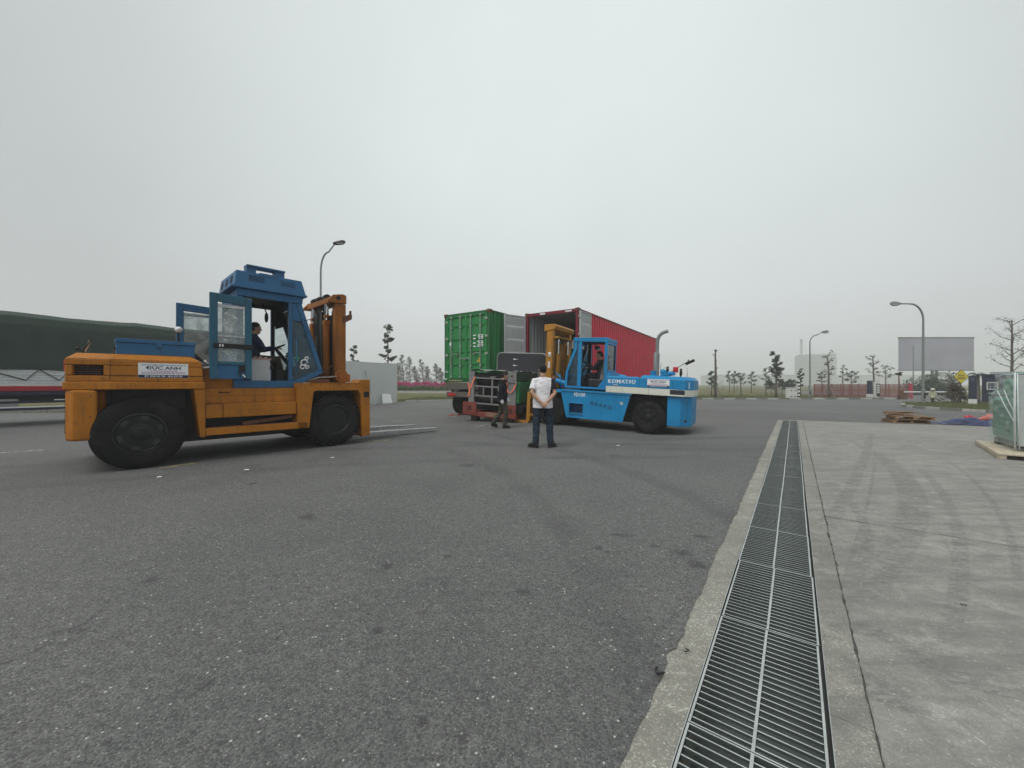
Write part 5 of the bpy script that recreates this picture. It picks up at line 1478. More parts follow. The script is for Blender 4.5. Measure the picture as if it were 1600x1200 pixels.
wheel(fb_, SB, 0, 0, .458, .30, .23, -1, .018, 40, 'disc'); wheel(fb_, SB, 0, WB, .458, .30, .23, 1, .018, 40, 'disc')
wheel(fb_, SB, 2.935, 0, .46, .34, .245, -1, .024, 36, 'dish'); wheel(fb_, SB, 2.935, WB, .46, .34, .245, 1, .024, 36, 'dish')
# counterweight, band, hood (plan shapes with bevelled rear corners)
def plan(u1, e=0.0, c0=-.94, c1=-1.18, cw=.36):
    return [(u1, e), (c0, e), (c1 - e * .6, -cw), (c1 - e * .6, WB + cw), (c0, WB - e), (u1, WB - e)]
m = B(); m.prism([(-.50, -.06), (-.85, -.06), (-1.15, -.40), (-1.15, WB + .40), (-.85, WB + .06), (-.50, WB + .06), (-.50, WB + .4), (-.42, WB + .45), (-.42, -.45), (-.50, -.4)], .28, 1.115, 'z'); m.build('counterweight', M['sky'], fb_, .015)
m = B()
d = Vector((-.30, -.34)).normalized(); n_ = Vector((-.75, .66))
def onch(t, z0, z1, wd, out=.004):
    c = Vector((-.85, -.06)).lerp(Vector((-1.15, -.40)), t) 
    a = c - d * wd / 2; b = c + d * wd / 2
    return [(a.x + n_.x * out, a.y + n_.y * out), (b.x + n_.x * out, b.y + n_.y * out), (b.x - n_.x * .004, b.y - n_.y * .004), (a.x - n_.x * .004, a.y - n_.y * .004)], z0, z1
p_, z0, z1 = onch(.62, .52, .98, .035); m.prism(p_, z0, z1, 'z')
p_, z0, z1 = onch(.60, .40, .47, .20); m.prism(p_, z0, z1, 'z')
m.build('weight_slots', M['black'], fb_)
m = B(); m.prism(plan(1.19, .012), 1.118, 1.298, 'z'); m.build('cream_band', M['cream'], fb_, .006)
m = B(); m.box(-.94, -.555, .0155, .008, 1.165, 1.292); m.build('band_insert', M['black_ink'], fb_)
m = B(); m.box(-.94, -.555, WB - .0155, WB - .008, 1.165, 1.292); m.build('band_insert', M['black_ink'], fb_)
m = B()
m.prism(plan(1.19), 1.30, 1.565, 'z')
up = [(.27, 0), (-.94, 0), (-1.18, -.36), (-1.18, WB + .36), (-.94, WB), (.27, WB)]
tp = [(.18, -.10), (-.90, -.10), (-1.10, -.42), (-1.10, WB + .42), (-.90, WB + .10), (.18, WB + .10)]
m.prism(up, 1.566, 1.66, 'z', tp)
m.prism([(1.19, -.02), (.28, -.02), (.28, WB + .02), (1.19, WB + .02)], 1.566, 1.60, 'z', [(1.19, -.07), (.28, -.07), (.28, WB + .07), (1.19, WB + .07)])
m.build('hood', M['sky'], fb_, .008)
PB = lambda u, w, z: plane_matrix((fit(u, 0, z)[0], w, fit(u, 0, z)[2]), (-1, 0, 0), (0, 0, 1))
text_mesh('lettering', 'KOMATSU', .135, M['white_ink'], fb_, PB(.76, .0015, 1.445), .002, .002, sx=1.18, space=1.08)
# the serifs of the maker's lettering
m = B()
for i, u in enumerate((1.095, 1.0, .88, .80, .69, .60, .43)):
    m.box(u - .022, u + .022, .0035, .001, 1.392, 1.400); m.box(u - .022, u + .022, .0035, .001, 1.487, 1.495)
m.build('lettering_serifs', M['white_ink'], fb_)
text_mesh('lettering', 'FD150', .155, M['white_ink'], fb_, PB(1.955, -.0185, .985), .002, .002, sx=.86)
# dark hand-painted marks on the side panel (illegible strokes and a bracketed sign)
m = B(); r = random.Random(15)
for i in range(4):
    u = 1.58 - i * .125; z = .742 - i * .018
    m.box(u - .045, u + .045, -.0185, -.0205, z + .035, z + .048); m.box(u - .045, u + .045, -.0184, -.0204, z - .005, z + .008)
    m.prism([(u + .045, z - .05), (u + .03, z - .05), (u - .005, z + .06), (u + .010, z + .06)], -.0183, -.0203, 'y'); m.prism([(u - .045, z - .05), (u - .03, z - .05), (u + .005, z + .03), (u - .010, z + .03)], -.0182, -.0202, 'y')
u, z = 1.065, .668
m.box(u - .03, u + .03, -.0185, -.0205, z + .03, z + .045); m.box(u - .03, u + .03, -.0185, -.0205, z - .035, z - .02); m.box(u - .012, u + .012, -.0183, -.0203, z - .06, z + .06)
for s_ in (-1, 1): m.tube([(u + s_ * .055, -.02, z + .06), (u + s_ * .072, -.02, z), (u + s_ * .055, -.02, z - .06)], .006, 5)
m.build('painted_marks', M['navy_ink'], fb_)
sticker(fb_, PB(-.235, .002, 1.452), .57, .215)
m = B(); n3 = Vector((-.83, .55))
for i in range(7):
    c = Vector((-.94, 0)).lerp(Vector((-1.18, -.36)), .40); z = 1.34 + i * .026
    m.prism([(c.x - .03, c.y + .045 + .003), (c.x + .03, c.y - .045 + .003 + .0), (c.x + .03 - .003, c.y - .045), (c.x - .03 - .003, c.y + .045)][::-1], z, z + .014, 'z')
o = m.build('rear_print', M['white_ink'], fb_)
# cab
CN, CF = -.30, -1.28
cab = B()
for w in (CN, CF):
    s_ = -1 if w == CN else 1
    y0, y1 = w, w + s_ * .07
    fp = [(2.23, 2.70), (2.21, 2.42), (2.46, 1.66), (2.49, 1.17)]
    cab.prism([(2.23, 2.60), (2.215, 2.42), (2.46, 1.66), (2.485, 1.17), (2.405, 1.17), (2.395, 1.64), (2.13, 2.39), (2.13, 2.60)], y0, y1, 'y')
    cab.box(1.985, 2.10, y0 - s_ * .003, y1, 1.232, 2.60)
    cab.box(1.22, 1.305, y0 - s_ * .003, y1, 1.60, 2.60)
    cab.prism([(1.22, 1.17), (1.47, 1.17), (1.47, 1.25), (1.305, 1.50), (1.305, 1.60), (1.22, 1.60)], y0, y1, 'y')
    cab.box(1.472, 2.404, y0, y1, 1.17, 1.23)
    cab.prism([(1.20, 2.602), (2.25, 2.602), (2.24, 2.72), (1.20, 2.74)], y0 - s_ * .012, y1, 'y')
cab.box(1.21, 2.23, CN - .071, CF + .071, 2.64, 2.735)
cab.box(2.15, 2.21, CN - .071, CF + .071, 2.52, 2.635); cab.box(2.40, 2.47, CN - .071, CF + .071, 1.17, 1.62); cab.box(1.225, 1.30, CN - .071, CF + .071, 1.17, 1.72); cab.box(1.225, 1.30, CN - .071, CF + .071, 2.55, 2.636)
cab.build('cab_frame', M['sky'], fb_, .006)
m = B()
for u0, u1, z0, z1 in ((1.20, 1.212, 1.72, 1.77),): m.box(u0, u1 + .01, CN - .02, CF + .02, z0, z1)
m.box(1.10, 1.218, CN + .02, CF - .02, 1.601, 1.70); m.build('rear_sill', M['sky'], fb_, .006)
m = B(); m.box(1.255, 1.261, CN - .08, CF + .08, 1.721, 2.549); m.build('rear_glass', M['glass'], fb_)
m = B(); e_ = CF + .0735  # black plates covering the far posts and pillar on their inner side
m.box(1.222, 1.303, e_, e_ + .004, 1.24, 2.60); m.box(1.99, 2.095, e_, e_ + .004, 1.24, 2.60); m.prism([(2.23, 2.60), (2.215, 2.42), (2.46, 1.66), (2.47, 1.24), (2.405, 1.24), (2.395, 1.64), (2.13, 2.39), (2.13, 2.60)], e_, e_ + .004, 'y'); m.box(1.304, 1.306, CN - .08, CF + .08, 1.24, 1.72); m.build('black_inner_plates', M['black'], fb_)
for w in (CN - .035, CF + .035):
    m = B(); m.prism([(2.102, 2.36), (2.12, 2.36), (2.385, 1.64), (2.40, 1.235), (2.102, 1.235)], w - .003, w + .003, 'y'); m.build('quarter_glass', M['blue_glass'], fb_)
m = B(); m.hexa([(2.18, CN - .08, 2.42), (2.186, CN - .08, 2.42), (2.186, CF + .08, 2.42), (2.18, CF + .08, 2.42), (2.42, CN - .08, 1.64), (2.426, CN - .08, 1.64), (2.426, CF + .08, 1.64), (2.42, CF + .08, 1.64)][::-1]); m.build('windscreen', M['glass'], fb_)
m = B(); m.box(1.31, 2.39, CN - .075, CF + .075, 1.15, 1.20); m.build('cab_floor', M['black'], fb_)
m = B(); m.box(2.10, 2.39, -.45, -1.2, 1.231, 1.55); m.build('dashboard', M['black'], fb_, .02)
m = B(); m.box(1.31, 2.12, CN - .075, CF + .075, 2.60, 2.632); m.build('cab_lining', M['black'], fb_)
m = B(); m.box(1.42, 1.85, -.55, -1.05, 1.23, 1.48); m.build('driver_seat', M['seat'], fb_, .03)
m = B(); m.hexa([(1.36, -.54, 1.45), (1.50, -.54, 1.45), (1.50, -1.06, 1.45), (1.36, -1.06, 1.45), (1.30 + .02, -.54, 2.02), (1.40, -.54, 2.02), (1.40, -1.06, 2.02), (1.32, -1.06, 2.02)]); m.build('seat_back', simple('grey_seat_cloth', (.17, .165, .16), .85), fb_, .03)
m = B(); m.tube([(2.30, -.78, 1.45), (2.0, -.78, 1.86), (1.94, -.78, 1.93)], [.05, .03, .03], 8); m.build('steering_column', M['black'], fb_, smooth=60)
m = B(); c = Vector((1.93, -.78, 1.94)); nrm = Vector((-.5, 0, .86)).normalized(); a_, b_ = frame(nrm)
m.tube([c + a_ * .18 * math.cos(6.2832 * i / 24) + b_ * .18 * math.sin(6.2832 * i / 24) for i in range(25)], .014, 6, cap=False)
for t in (0, 2.1, 4.2): m.tube([c, c + a_ * .17 * math.cos(t) + b_ * .17 * math.sin(t)], .012, 6)
m.build('steering_wheel', M['black'], fb_, smooth=180)
m = B(); 
for i, w in enumerate((-.5, -.56)): m.tube([(2.1, w, 1.5), (2.02, w, 1.72)], .01, 6); m.ball((2.02, w, 1.73), .022)
m.build('levers', M['black'], fb_, smooth=180)
for w in (-1.02, -1.18):
    m = B(); m.cyl((1.78, w, 2.50), (1.72, w, 2.44), .065, n=16); m.tube([(1.8, w, 2.5), (1.85, w, 2.62)], .012, 6); lm = m.build('work_lamp', M['dark'], fb_, smooth=40)
    m = B(); m.cyl((1.719, w, 2.439), (1.714, w, 2.434), .055, n=16); m.build('lens', M['lens'], lm)
m = B(); m.box(2.24, 2.31, -.34, -.46, 2.38, 2.60); m.tube([(2.22, -.38, 2.62), (2.28, -.4, 2.60)], .012, 6); m.build('front_lamp', M['pole'], fb_, .01)
# exhaust and clutter on the hood
m = B(); m.tube([(-.16, -.34, 1.66), (-.16, -.34, 2.30), (-.17, -.34, 2.32)], [.085, .085, .055], 14); m.build('silencer', M['exh'] if 'exh' in M else M['pole'], fb_, smooth=50)
m = B(); m.tube([(-.17, -.34, 2.30), (-.17, -.34, 2.66), (-.20, -.34, 2.79), (-.28, -.34, 2.88), (-.40, -.34, 2.93), (-.45, -.34, 2.945)], .050, 14); m.build('exhaust_pipe', M['pole'], fb_, smooth=50)
m = B(); m.cyl((-.09, -.30, 1.66), (-.09, -.30, 1.80), .09, n=14); m.box(-.28, -.52, -.2, -.5, 1.655, 1.75); m.ball((-.36, -.28, 1.78), (.09, .08, .08)); m.ball((-.55, -.30, 1.74), (.10, .08, .07)); m.cyl((-.62, -.25, 1.74), (-.62, -.45, 1.74), .06, n=12); m.cyl((-.42, -.2, 1.72), (-.42, -.1, 1.72), .05, n=12); m.build('hydraulic_valves', M['sky'], fb_, smooth=40)
m = B(); m.box(-.62, -.76, -.25, -.40, 1.78, 1.93); m.build('horn_box', M['red'], fb_, .01)
m = B(); m.cyl((-.80, -.22, 1.79), (-.86, -.22, 1.79), .10, n=16); m.tube([(-.83, -.22, 1.69), (-.83, -.22, 1.65)], .02, 6); lm = m.build('rear_lamp', M['dark'], fb_, smooth=40)
m = B(); m.cyl((-.861, -.22, 1.79), (-.866, -.22, 1.79), .085, n=16); m.build('lens', M['lens'], lm)
m = B(); m.cyl((-.42, -.55, 1.86), (-.47, -.55, 1.86), .09, n=16); m.tube([(-.44, -.55, 1.78), (-.44, -.55, 1.65)], .02, 6); m.build('rear_lamp', M['dark'], fb_, smooth=40)
m = B(); m.tube([(-.72, -.30, 1.90), (-.98, -.30, 2.08)], .010, 6); m.build('mirror_rod', M['dark'], fb_)
m = B(); m.obox((-1.06, -.30, 2.08), (.26, .02, .075), (0, R(-28) * -1, 0)); m.box(-1.0, -1.03, -.26, -.34, 2.10, 2.15); m.build('wing_mirror', M['black'], fb_, .008)
m = B(); m.ball((.78, -.3, 1.60), (.13, .13, .05)); m.build('filler_cap', M['sky'], fb_, smooth=180)
m = B(); m.tube([(-.30, -.35, 1.70), (-.28, -.32, 1.95), (-.30, -.36, 2.02)], .012, 6); m.tube([(-.33, -.3, 1.7), (-.38, -.3, 1.9), (-.5, -.32, 1.88)], .010, 6); m.tube([(-.50, -.3, 1.75), (-.6, -.34, 1.84), (-.7, -.3, 1.72)], .012, 6); m.tube([(-1.0, -.3, 1.62), (-1.0, -.3, 1.92)], .008, 6); m.build('thin_pipes', M['steel'], fb_, smooth=180)
# tilt cylinders and front fittings
for w in (-.40, WB + .40):
    m = B(); m.cyl((2.46, w, 1.30), (2.95, w, 1.42), .075, n=14); m.ball((2.46, w, 1.30), .085); m.build('tilt_cylinder', M['sky'], fb_, smooth=50)
    m = B(); m.cyl((2.95, w, 1.42), (3.28, w, 1.50), .04, n=12); m.build('tilt_rod', M['chrome'], fb_, smooth=50)
m = B()
for i in range(6): m.tube([(2.55 + i * .05, -.35 - i * .1, 1.10), (2.62 + i * .05, -.33 - i * .1, 1.45 + .06 * (i % 3)), (2.85, -.45 - i * .15, 1.65 - .05 * i)], .016, 6)
m.build('front_hoses', M['sky'], fb_, smooth=180)
m = B(); m.box(2.5, 3.3, -.36, WB + .36, 1.0, 1.10); m.build('front_deck', M['sky'], fb_, .008)
m = B()
for i in range(10): m.cyl((.66 + i * .18, -.022, 1.035), (.66 + i * .18, -.012, 1.035), .010, n=6)
for u, z in ((2.25, .34), (1.5, .34), (.82, .34), (2.30, .9), (.72, .92), (-.62, .4), (-.62, .9), (-.75, .4), (-.75, .9)): m.cyl((u, -.062 if u < 0 else -.022, z), (u, -.050 if u < 0 else -.011, z), .012, n=6)
for i in range(5): m.cyl((-.85 + i * .48, .001, 1.33), (-.85 + i * .48, .008, 1.33), .009, n=6)
tag(m.build('bolt_heads', M['sky'], fb_), kind='stuff')
m = B()
m.box(.275, .281, .0012, -.01, 1.305, 1.60); m.box(-.62, -.615, .0012, -.01, 1.305, 1.565); m.box(1.30, 1.305, -.0185, -.03, .30, 1.06); m.box(.60, 2.45, -.0186, -.03, .985 - .62 + .62, .989)
m.box(.02, .025, .0135, 0, 1.12, 1.296); m.box(.72, .724, .0135, 0, 1.12, 1.296)
tag(m.build('panel_seams', M['step_dark'], fb_), kind='stuff')
m = B(); m.tube([(1.33, -.29, 1.62), (1.33, -.24, 1.64), (1.33, -.24, 2.2), (1.33, -.29, 2.22)], .011, 6); m.build('grab_rail', M['black'], fb_, smooth=180)
m = B(); m.box(.86, 1.0, .0012, -.01, 1.335, 1.36); m.box(.70, .78, -.0185, -.03, .78, .86); m.build('worn_label', M['grey'], fb_)
# mast, leaning back
TILT = R(.6)
B = lambda: MB(SB)
def mastpart(mb, name, mat, parent=None, bevel=.006, smooth=None):
    return mb.build(name, mat, parent, bevel, smooth)
mm = B()
for (w0, w1) in ((-.28, -.42), (-1.70, -1.84)):
    mm.box(-.16, -.12, w0, w1, .04, 3.02); mm.box(.02, .06, w0, w1, .04, 3.02)
    ws = (w0 - .002, w0 - .045) if w0 > -1 else (w1 + .045, w1 + .002)
    mm.box(-.119, .019, ws[0], ws[1], .04, 2.98)
    i0, i1 = (-.46, -.56) if w0 > -1 else (-1.56, -1.66)
    mm.box(-.13, -.10, i0, i1, .06, 2.78); mm.box(.02, .05, i0, i1, .06, 2.78); mm.box(-.099, .019, (i0 + i1) / 2 - .02, (i0 + i1) / 2 + .02, .06, 2.78)
mst = mm.build('mast', M['mast'], fb_, .006)
mst.location = (3.27, 0, 0.02); mst.rotation_euler = (0, -TILT, 0)
m = B(); m.prism([(.15, 2.95), (.15, 3.17), (-.20, 3.19), (-.27, 3.13), (-.22, 3.02), (-.05, 2.98)], -.26, -1.86, 'y'); m.build('mast_head', M['mast'], mst, .012)
m = B(); m.prism([(-.10, 2.72), (-.32, 2.74), (-.34, 2.79), (-.10, 2.81)], -.34, -1.80, 'y'); m.build('cross_beam', M['mast'], mst, .01)
for w in (-.66, -1.45):
    m = B(); m.cyl((-.20, w, .5), (-.20, w, 2.25), .08, n=14); m.build('lift_cylinder', M['mast'], mst, smooth=50)
    m = B(); m.cyl((-.20, w, 2.25), (-.20, w, 2.72), .03, n=12); m.build('piston_rod', M['chrome'], mst, smooth=50)
m = B()
for w in (-.82, -1.28): m.box(-.10, -.07, w, w - .05, .4, 2.9)
m.build('lift_chain', M['dark'], mst)
m = B(); m.tube([(-.12, -1.0, .7), (-.14, -1.02, 2.6)], .025, 7); m.tube([(-.12, -1.12, .7), (-.14, -1.14, 2.6)], .025, 7); m.box(-.03, .0, -.58, -1.54, .3, 2.6); m.build('mast_shield', M['mast'], mst, smooth=50)
m = B(); m.box(-.115, -.02, -.2775, -.2795, 2.14, 2.28); m.box(-.10, -.03, -.2775, -.2795, 1.78, 1.98); lb = m.build('mast_label', M['white'], mst)
m = B(); m.box(-.11, -.025, -.275, -.2774, 2.17, 2.20); m.box(-.11, -.025, -.275, -.2774, 2.115, 2.135)
for z in (1.82, 1.88, 1.93): m.box(-.08, -.05, -.275, -.2774, z, z + .02)
m.build('label_print', M['black_ink'], lb)
m = B(); m.tube([(-.05, -.30, 1.30), (-.16, -.28, 1.36), (-.24, -.30, 1.30), (-.2, -.34, 1.2)], .035, 8); m.ball((-.2, -.36, 1.42), (.1, .1, .12)); m.build('mast_bracket', M['rusty'], mst, smooth=180)
m = B()
for z in (.12, .72): m.box(.085, .145, -.25, -1.85, z, z + .13)
for w in (-.45, -1.6): m.box(.063, .084, w - .04, w + .04, .08, 1.1)
for w in (-.30, -.75, -1.3, -1.68):
    for z in (.16, .76): m.box(.146, .52, w - .09, w, z, z + .07)
for z in (.14, .74): m.box(.505, .545, -.22, -1.88, z, z + .11)
m.build('fork_carriage', M['mast'], mst, .008)
for w in (-.26, -1.60):
    m = B(); m.prism([(3.82, .04), (3.82, 1.0), (3.93, 1.0), (3.95, .028), (6.0, .02), (6.0, .0), (4.3, -.055), (3.9, -.055)], w, w - .18, 'y'); m.build('fork', M['mast'], fb_, .005)
B = lambda: FitMB(SB)

# ================================================================== the roller machine on its red skid
ld = thing('roller_machine', 'grey and green roller machine strapped on a red steel skid before the forks', 'machine', fb_.location)
ld.rotation_euler = fb_.rotation_euler
M['mgrey'] = paint('machine_grey_paint', (.20, .205, .20), .5, dirt_amt=.4, rust=.15)
M['mgreen'] = paint('machine_green_paint', (.02, .17, .055), .4, dirt_amt=.35, rust=.1)
M['skidred'] = paint('skid_red_oxide', (.20, .045, .032), .7, dirt_amt=.5, rust=.4, dirt=(.07, .05, .04))
M['strap'] = simple('orange_webbing', (.85, .22, .12), .8, 0, .1, 30)
M['film'] = None
L0, L1, N0, N1 = 3.96, 5.84, -.10, -1.75
m = B(); m.box(L0 - .02, L1 + .02, N0 + .02, N0 - .16, .03, .185); m.box(L0 - .02, L1 + .02, N1 - .0, N1 + .18, .03, .185)
for u in (L0 + .1, 4.9, L1 - .25): m.box(u, u + .16, N0 - .161, N1 + .181, .03, .18)
m.build('skid_frame', M['skidred'], ld, .008)
for (u0, u1) in ((5.34, 5.845), (3.955, 4.37)):
    m = B(); m.box(u0, u1, N0 + .055, N0 + .025, .07, .50); m.box(u0, u1, N0 + .02, N0 - .25, .19, .215); pl_ = m.build('foot_plate', M['skidred'], ld, .006)
    m = B(); m.obox(((u0 + u1) / 2 - .03, N0 + .057, .30), (.05, .006, .16), (0, .3, 0)); m.obox(((u0 + u1) / 2 + .05, N0 + .057, .27), (.035, .006, .12), (0, -.2, 0)); m.build('plate_hole', M['black'], pl_)
m = B(); m.box(5.35, 5.55, N0, N0 - .3, -.12, .028); m.box(4.1, 4.3, N0, N0 - .3, -.10, .028); m.build('timber_block', M['dark'], ld)
m = B(); m.box(4.45, 5.0, N0 + .03, N0 + .022, .06, .20); m.build('cardboard_strip', simple('brown_card', (.25, .13, .09), .9, 0, .3, 12), ld)
for (u0, u1, zt) in ((5.47, 5.67, 1.55), (3.99, 4.27, 1.60)):
    m = B(); m.box(u0, u1, N0 - .0, N0 - .18, .216, zt); m.build('post', M['mgrey'], ld, .008)
m = B(); m.box(3.98, 4.28, N0 + .03, N0 + .003, 1.22, 1.60); m.cyl((4.13, N0 + .034, 1.44), (4.13, N0 + .03, 1.44), .03, n=12); m.build('bracket_plate', M['mgrey'], ld, .006)
m = B(); m.cyl((4.13, N0 + .037, 1.44), (4.13, N0 + .031, 1.44), .028, n=12); m.cyl((4.06, N0 + .037, 1.30), (4.06, N0 + .031, 1.30), .02, n=12); m.build('bolt_holes', M['black'], ld)
m = B()
for z in (1.30, 1.02, .70, .44): m.box(4.28, 5.46, N0 - .02, N0 - .08, z, z + .05)
m.box(5.12, 5.16, N0 - .025, N0 - .075, .752, 1.018); m.box(4.80, 4.85, N0 - .01, N0 - .075, .492, 1.298)
m.box(4.72, 4.92, N0 - .03, N0 - .1, 1.352, 1.40); m.build('guard_bars', M['mgrey'], ld, .004)
for z in (1.19, .60):
    m = B(); m.cyl((4.27, N0 - .32, z), (5.47, N0 - .32, z), .13, n=28); m.build('roller', M['dark'], ld, smooth=40)
    m = B()
    for u in (4.5, 4.95, 5.3): m.cyl((u, N0 - .32, z), (u + .12, N0 - .32, z), .142, n=28)
    m.build('roller_collar', M['black'], ld, smooth=40)
m = B(); m.box(4.0, 5.66, N0 - .60, N1 + .1, .216, 1.50); m.box(4.28, 5.46, N0 - .09, N0 - .59, 1.36, 1.51); m.build('machine_body', M['black'], ld, .01)
m = B()
def sheet(a, b): return (L0 + .0 + a * (5.62 - L0), N0 + .03 - b * 1.6, 1.60 + .012 * math.sin(a * 17 + b * 5) + .01 * math.sin(b * 23 + a * 9))
m.grid(sheet, 40, 30); m.grid(lambda a, b: (lambda p: (p[0], p[1], p[2] - .02))(sheet(a, b)), 40, 30)
m.build('top_sheet', simple('silver_sheet', (.50, .52, .52), .35, .3, .15, 5), ld, smooth=180)
# right end: green covers over a black base
m = B(); m.box(3.90, 3.998, N0 - .05, N0 - .75, .55, 1.27); m.build('end_cover', M['mgreen'], ld, .03)
m = B(); m.box(3.88, 3.998, N0 - .77, N0 - 1.35, .60, 1.30); m.build('end_cover', M['mgreen'], ld, .04)
m = B(); m.box(3.93, 3.998, N0 - .05, N1 + .15, 1.28, 1.56); m.build('end_trim', simple('dark_green_trim', (.02, .055, .035), .4), ld, .02)
m = B(); m.cyl((3.92, N0 - .1, .38), (3.92, N0 - 1.3, .38), .15, n=20); m.build('end_drum', M['black'], ld, smooth=40)
# upright dark lid behind
m = B()
def rr(u0, u1, z0, z1, rad, n=6):
    p = [(u0, z0)] + [(u0 + rad - rad * math.cos(t), z1 - rad + rad * math.sin(t)) for t in [math.pi / 2 * i / n for i in range(n + 1)]] + [(u1 - rad + rad * math.sin(t), z1 - rad + rad * math.cos(t)) for t in [math.pi / 2 * i / n for i in range(n + 1)]] + [(u1, z0)]
    return p
m.prism(rr(3.52, 5.28, 1.63, 2.24, .14), -1.30, -1.36, 'y'); ldd = m.build('lid_panel', simple('black_lid', (.022, .024, .028), .45, 0, .2, 3), ld, .006)
m = B(); e_ = rr(3.505, 5.295, 1.63, 2.255, .15)
m.tube([(u, -1.33, z) for u, z in e_], .026, 7); m.build('lid_edge', M['pole'], ldd, smooth=60)
m = B()
for z in (1.80, 2.02): m.box(4.62, 4.68, -1.294, -1.299, z, z + .04); m.box(4.53, 4.61, -1.295, -1.299, z + .012, z + .022)
m.build('lid_marks', M['white_ink'], ldd)
m = B()
m.tube([(5.66, N0 + .02, 1.12), (5.63, N0 + .05, .95), (5.60, N0 + .05, .90)], (.028, .006), 6) if False else None
def strap(pts, w):
    mb = B()
    for a, b in zip(pts, pts[1:]): mb.beam(a, b, .008, w, (0, 1, 0)) if False else mb.prism([(a[0] - w / 2, a[2]), (a[0] + w / 2, a[2]), (b[0] + w / 2, b[2]), (b[0] - w / 2, b[2])], a[1], a[1] + .008, 'y')
    return mb
m = strap([(5.44, N0 + .012, 1.36), (5.50, N0 + .012, 1.22), (5.56, N0 + .012, 1.05), (5.60, N0 + .012, .96)], .05); m.build('strap', M['strap'], ld)
m = strap([(5.68, N0 + .022, 1.16), (5.64, N0 + .022, 1.02), (5.62, N0 + .022, .92), (5.64, N0 + .022, .72), (5.70, N0 + .022, .68)], .05); m.build('strap', M['strap'], ld)
m = strap([(4.30, N0 + .034, 1.22), (4.29, N0 + .034, 1.02), (4.24, N0 + .034, .90), (4.17, N0 + .034, .885), (4.08, N0 + .034, .98), (4.01, N0 + .034, 1.12), (3.98, N0 + .034, 1.25)], .045); m.build('strap', M['strap'], ld)
m = strap([(3.985, N0 + .036, 1.16), (3.975, N0 + .036, 1.27)], .05); m.build('strap_buckle', M['steel'], ld)
# ------------------------------------------------------------------ containers on trailers
CDIR = math.atan2(.828, .56)
M['cgreen'] = paint('container_green', (.022, .20, .055), .5, dirt_amt=.35, rust=.22, fade=.12)
M['cgreen2'] = paint('container_green_frame', (.014, .115, .035), .5, dirt_amt=.45, rust=.4)
M['cred'] = paint('container_red', (.60, .042, .070), .5, dirt_amt=.15, rust=.10, fade=.14)
M['cred2'] = paint('container_dark_red_frame', (.17, .016, .028), .5, dirt_amt=.3, rust=.3)
M['cgrey'] = paint('container_inside_grey', (.42, .44, .43), .55, dirt_amt=.35, rust=.12, fade=.08, dirt=(.16, .16, .15))
M['cdark'] = paint('container_liner', (.30, .32, .32), .6, dirt_amt=.4, rust=.1, dirt=(.1, .1, .1))
M['rod'] = paint('galvanised_rods', (.30, .36, .31), .45, dirt_amt=.3, rust=.25)
M['ply'] = simple('container_floor', (.12, .08, .05), .8, 0, .3, 6)
CL, CW, CH = 12.19, 2.44, 2.896

def corr_path(length, period=.278, d=.062):
    p = [(0, 0)]; x = .05
    while x + period < length:
        p += [(x, 0), (x + .040, d), (x + .139, d), (x + .179, 0)]
        x += period
    p.append((length, 0))
    return p

def door_leaf(parent, sg, mo, mi, mr, W=1.155, H=2.62):
    """hinge on the z axis, leaf along +y, outside towards -x"""
    m = MB(sg)
    prof = []                                        # (z, depth) of the pressed panel
    zs = [.05, .10, .16, .46, .52, .58, .64, .98, 1.04, 1.10, 1.16, 1.52, 1.58, 1.64, 1.70, 2.06, 2.12, 2.18, 2.24, 2.50, 2.57]
    for i, z in enumerate(zs):
        prof.append((z, .030 if (i % 4) in (3, 0) and 0 < i < 20 else .004))
    for s_, mat_i, off in ((1, 0, 0), (-1, 1, .012)):
        m.mi = mat_i
        vs, fs = [], []
        for z, d in prof: vs += [(d + off, .07, z), (d + off, W - .05, z)]
        for i in range(len(prof) - 1): fs.append((2 * i, 2 * i + 1, 2 * i + 3, 2 * i + 2))
        m.add(vs, fs)
    m.mi = 0
    o = m.build('door', [mo, mi], parent, recalc=False)
    f = MB(sg)
    f.mi = 1 if mi is not mo else 0
    f.box(-.012, .05, .0, .072, 0, H); f.box(-.012, .05, W - .055, W, 0, H); f.box(-.010, .05, .073, W - .056, 0, .055); f.box(-.010, .05, .073, W - .056, 2.565, H)
    f.build('door_frame', [mo, mi], o, .004)
    for y in (.30, .80):
        r = MB(sg); r.tube([(-.045, y, .02), (-.045, y, H - .02)], .018, 8)
        for z in (.06, .5, 1.3, 2.1, H - .08): r.box(-.06, -.005, y - .045, y + .045, z, z + .06)
        rd = r.build('lock_rod', mr, o)
        h = MB(sg); hz_ = 1.02 if y < .5 else .82; h.tube([(-.055, y, hz_), (-.075, y + .18, hz_ + .02), (-.065, y + .36, hz_ - .01)], .014, 6); h.box(-.05, -.005, y + .26, y + .36, hz_ - .05, hz_ + .02); h.build('lock_handle', mr, rd)
    h = MB(sg)
    for z in (.25, .95, 1.65, 2.35): h.box(-.03, .02, -.05, .09, z, z + .09)
    h.build('hinges', mr, o, .004)
    return o

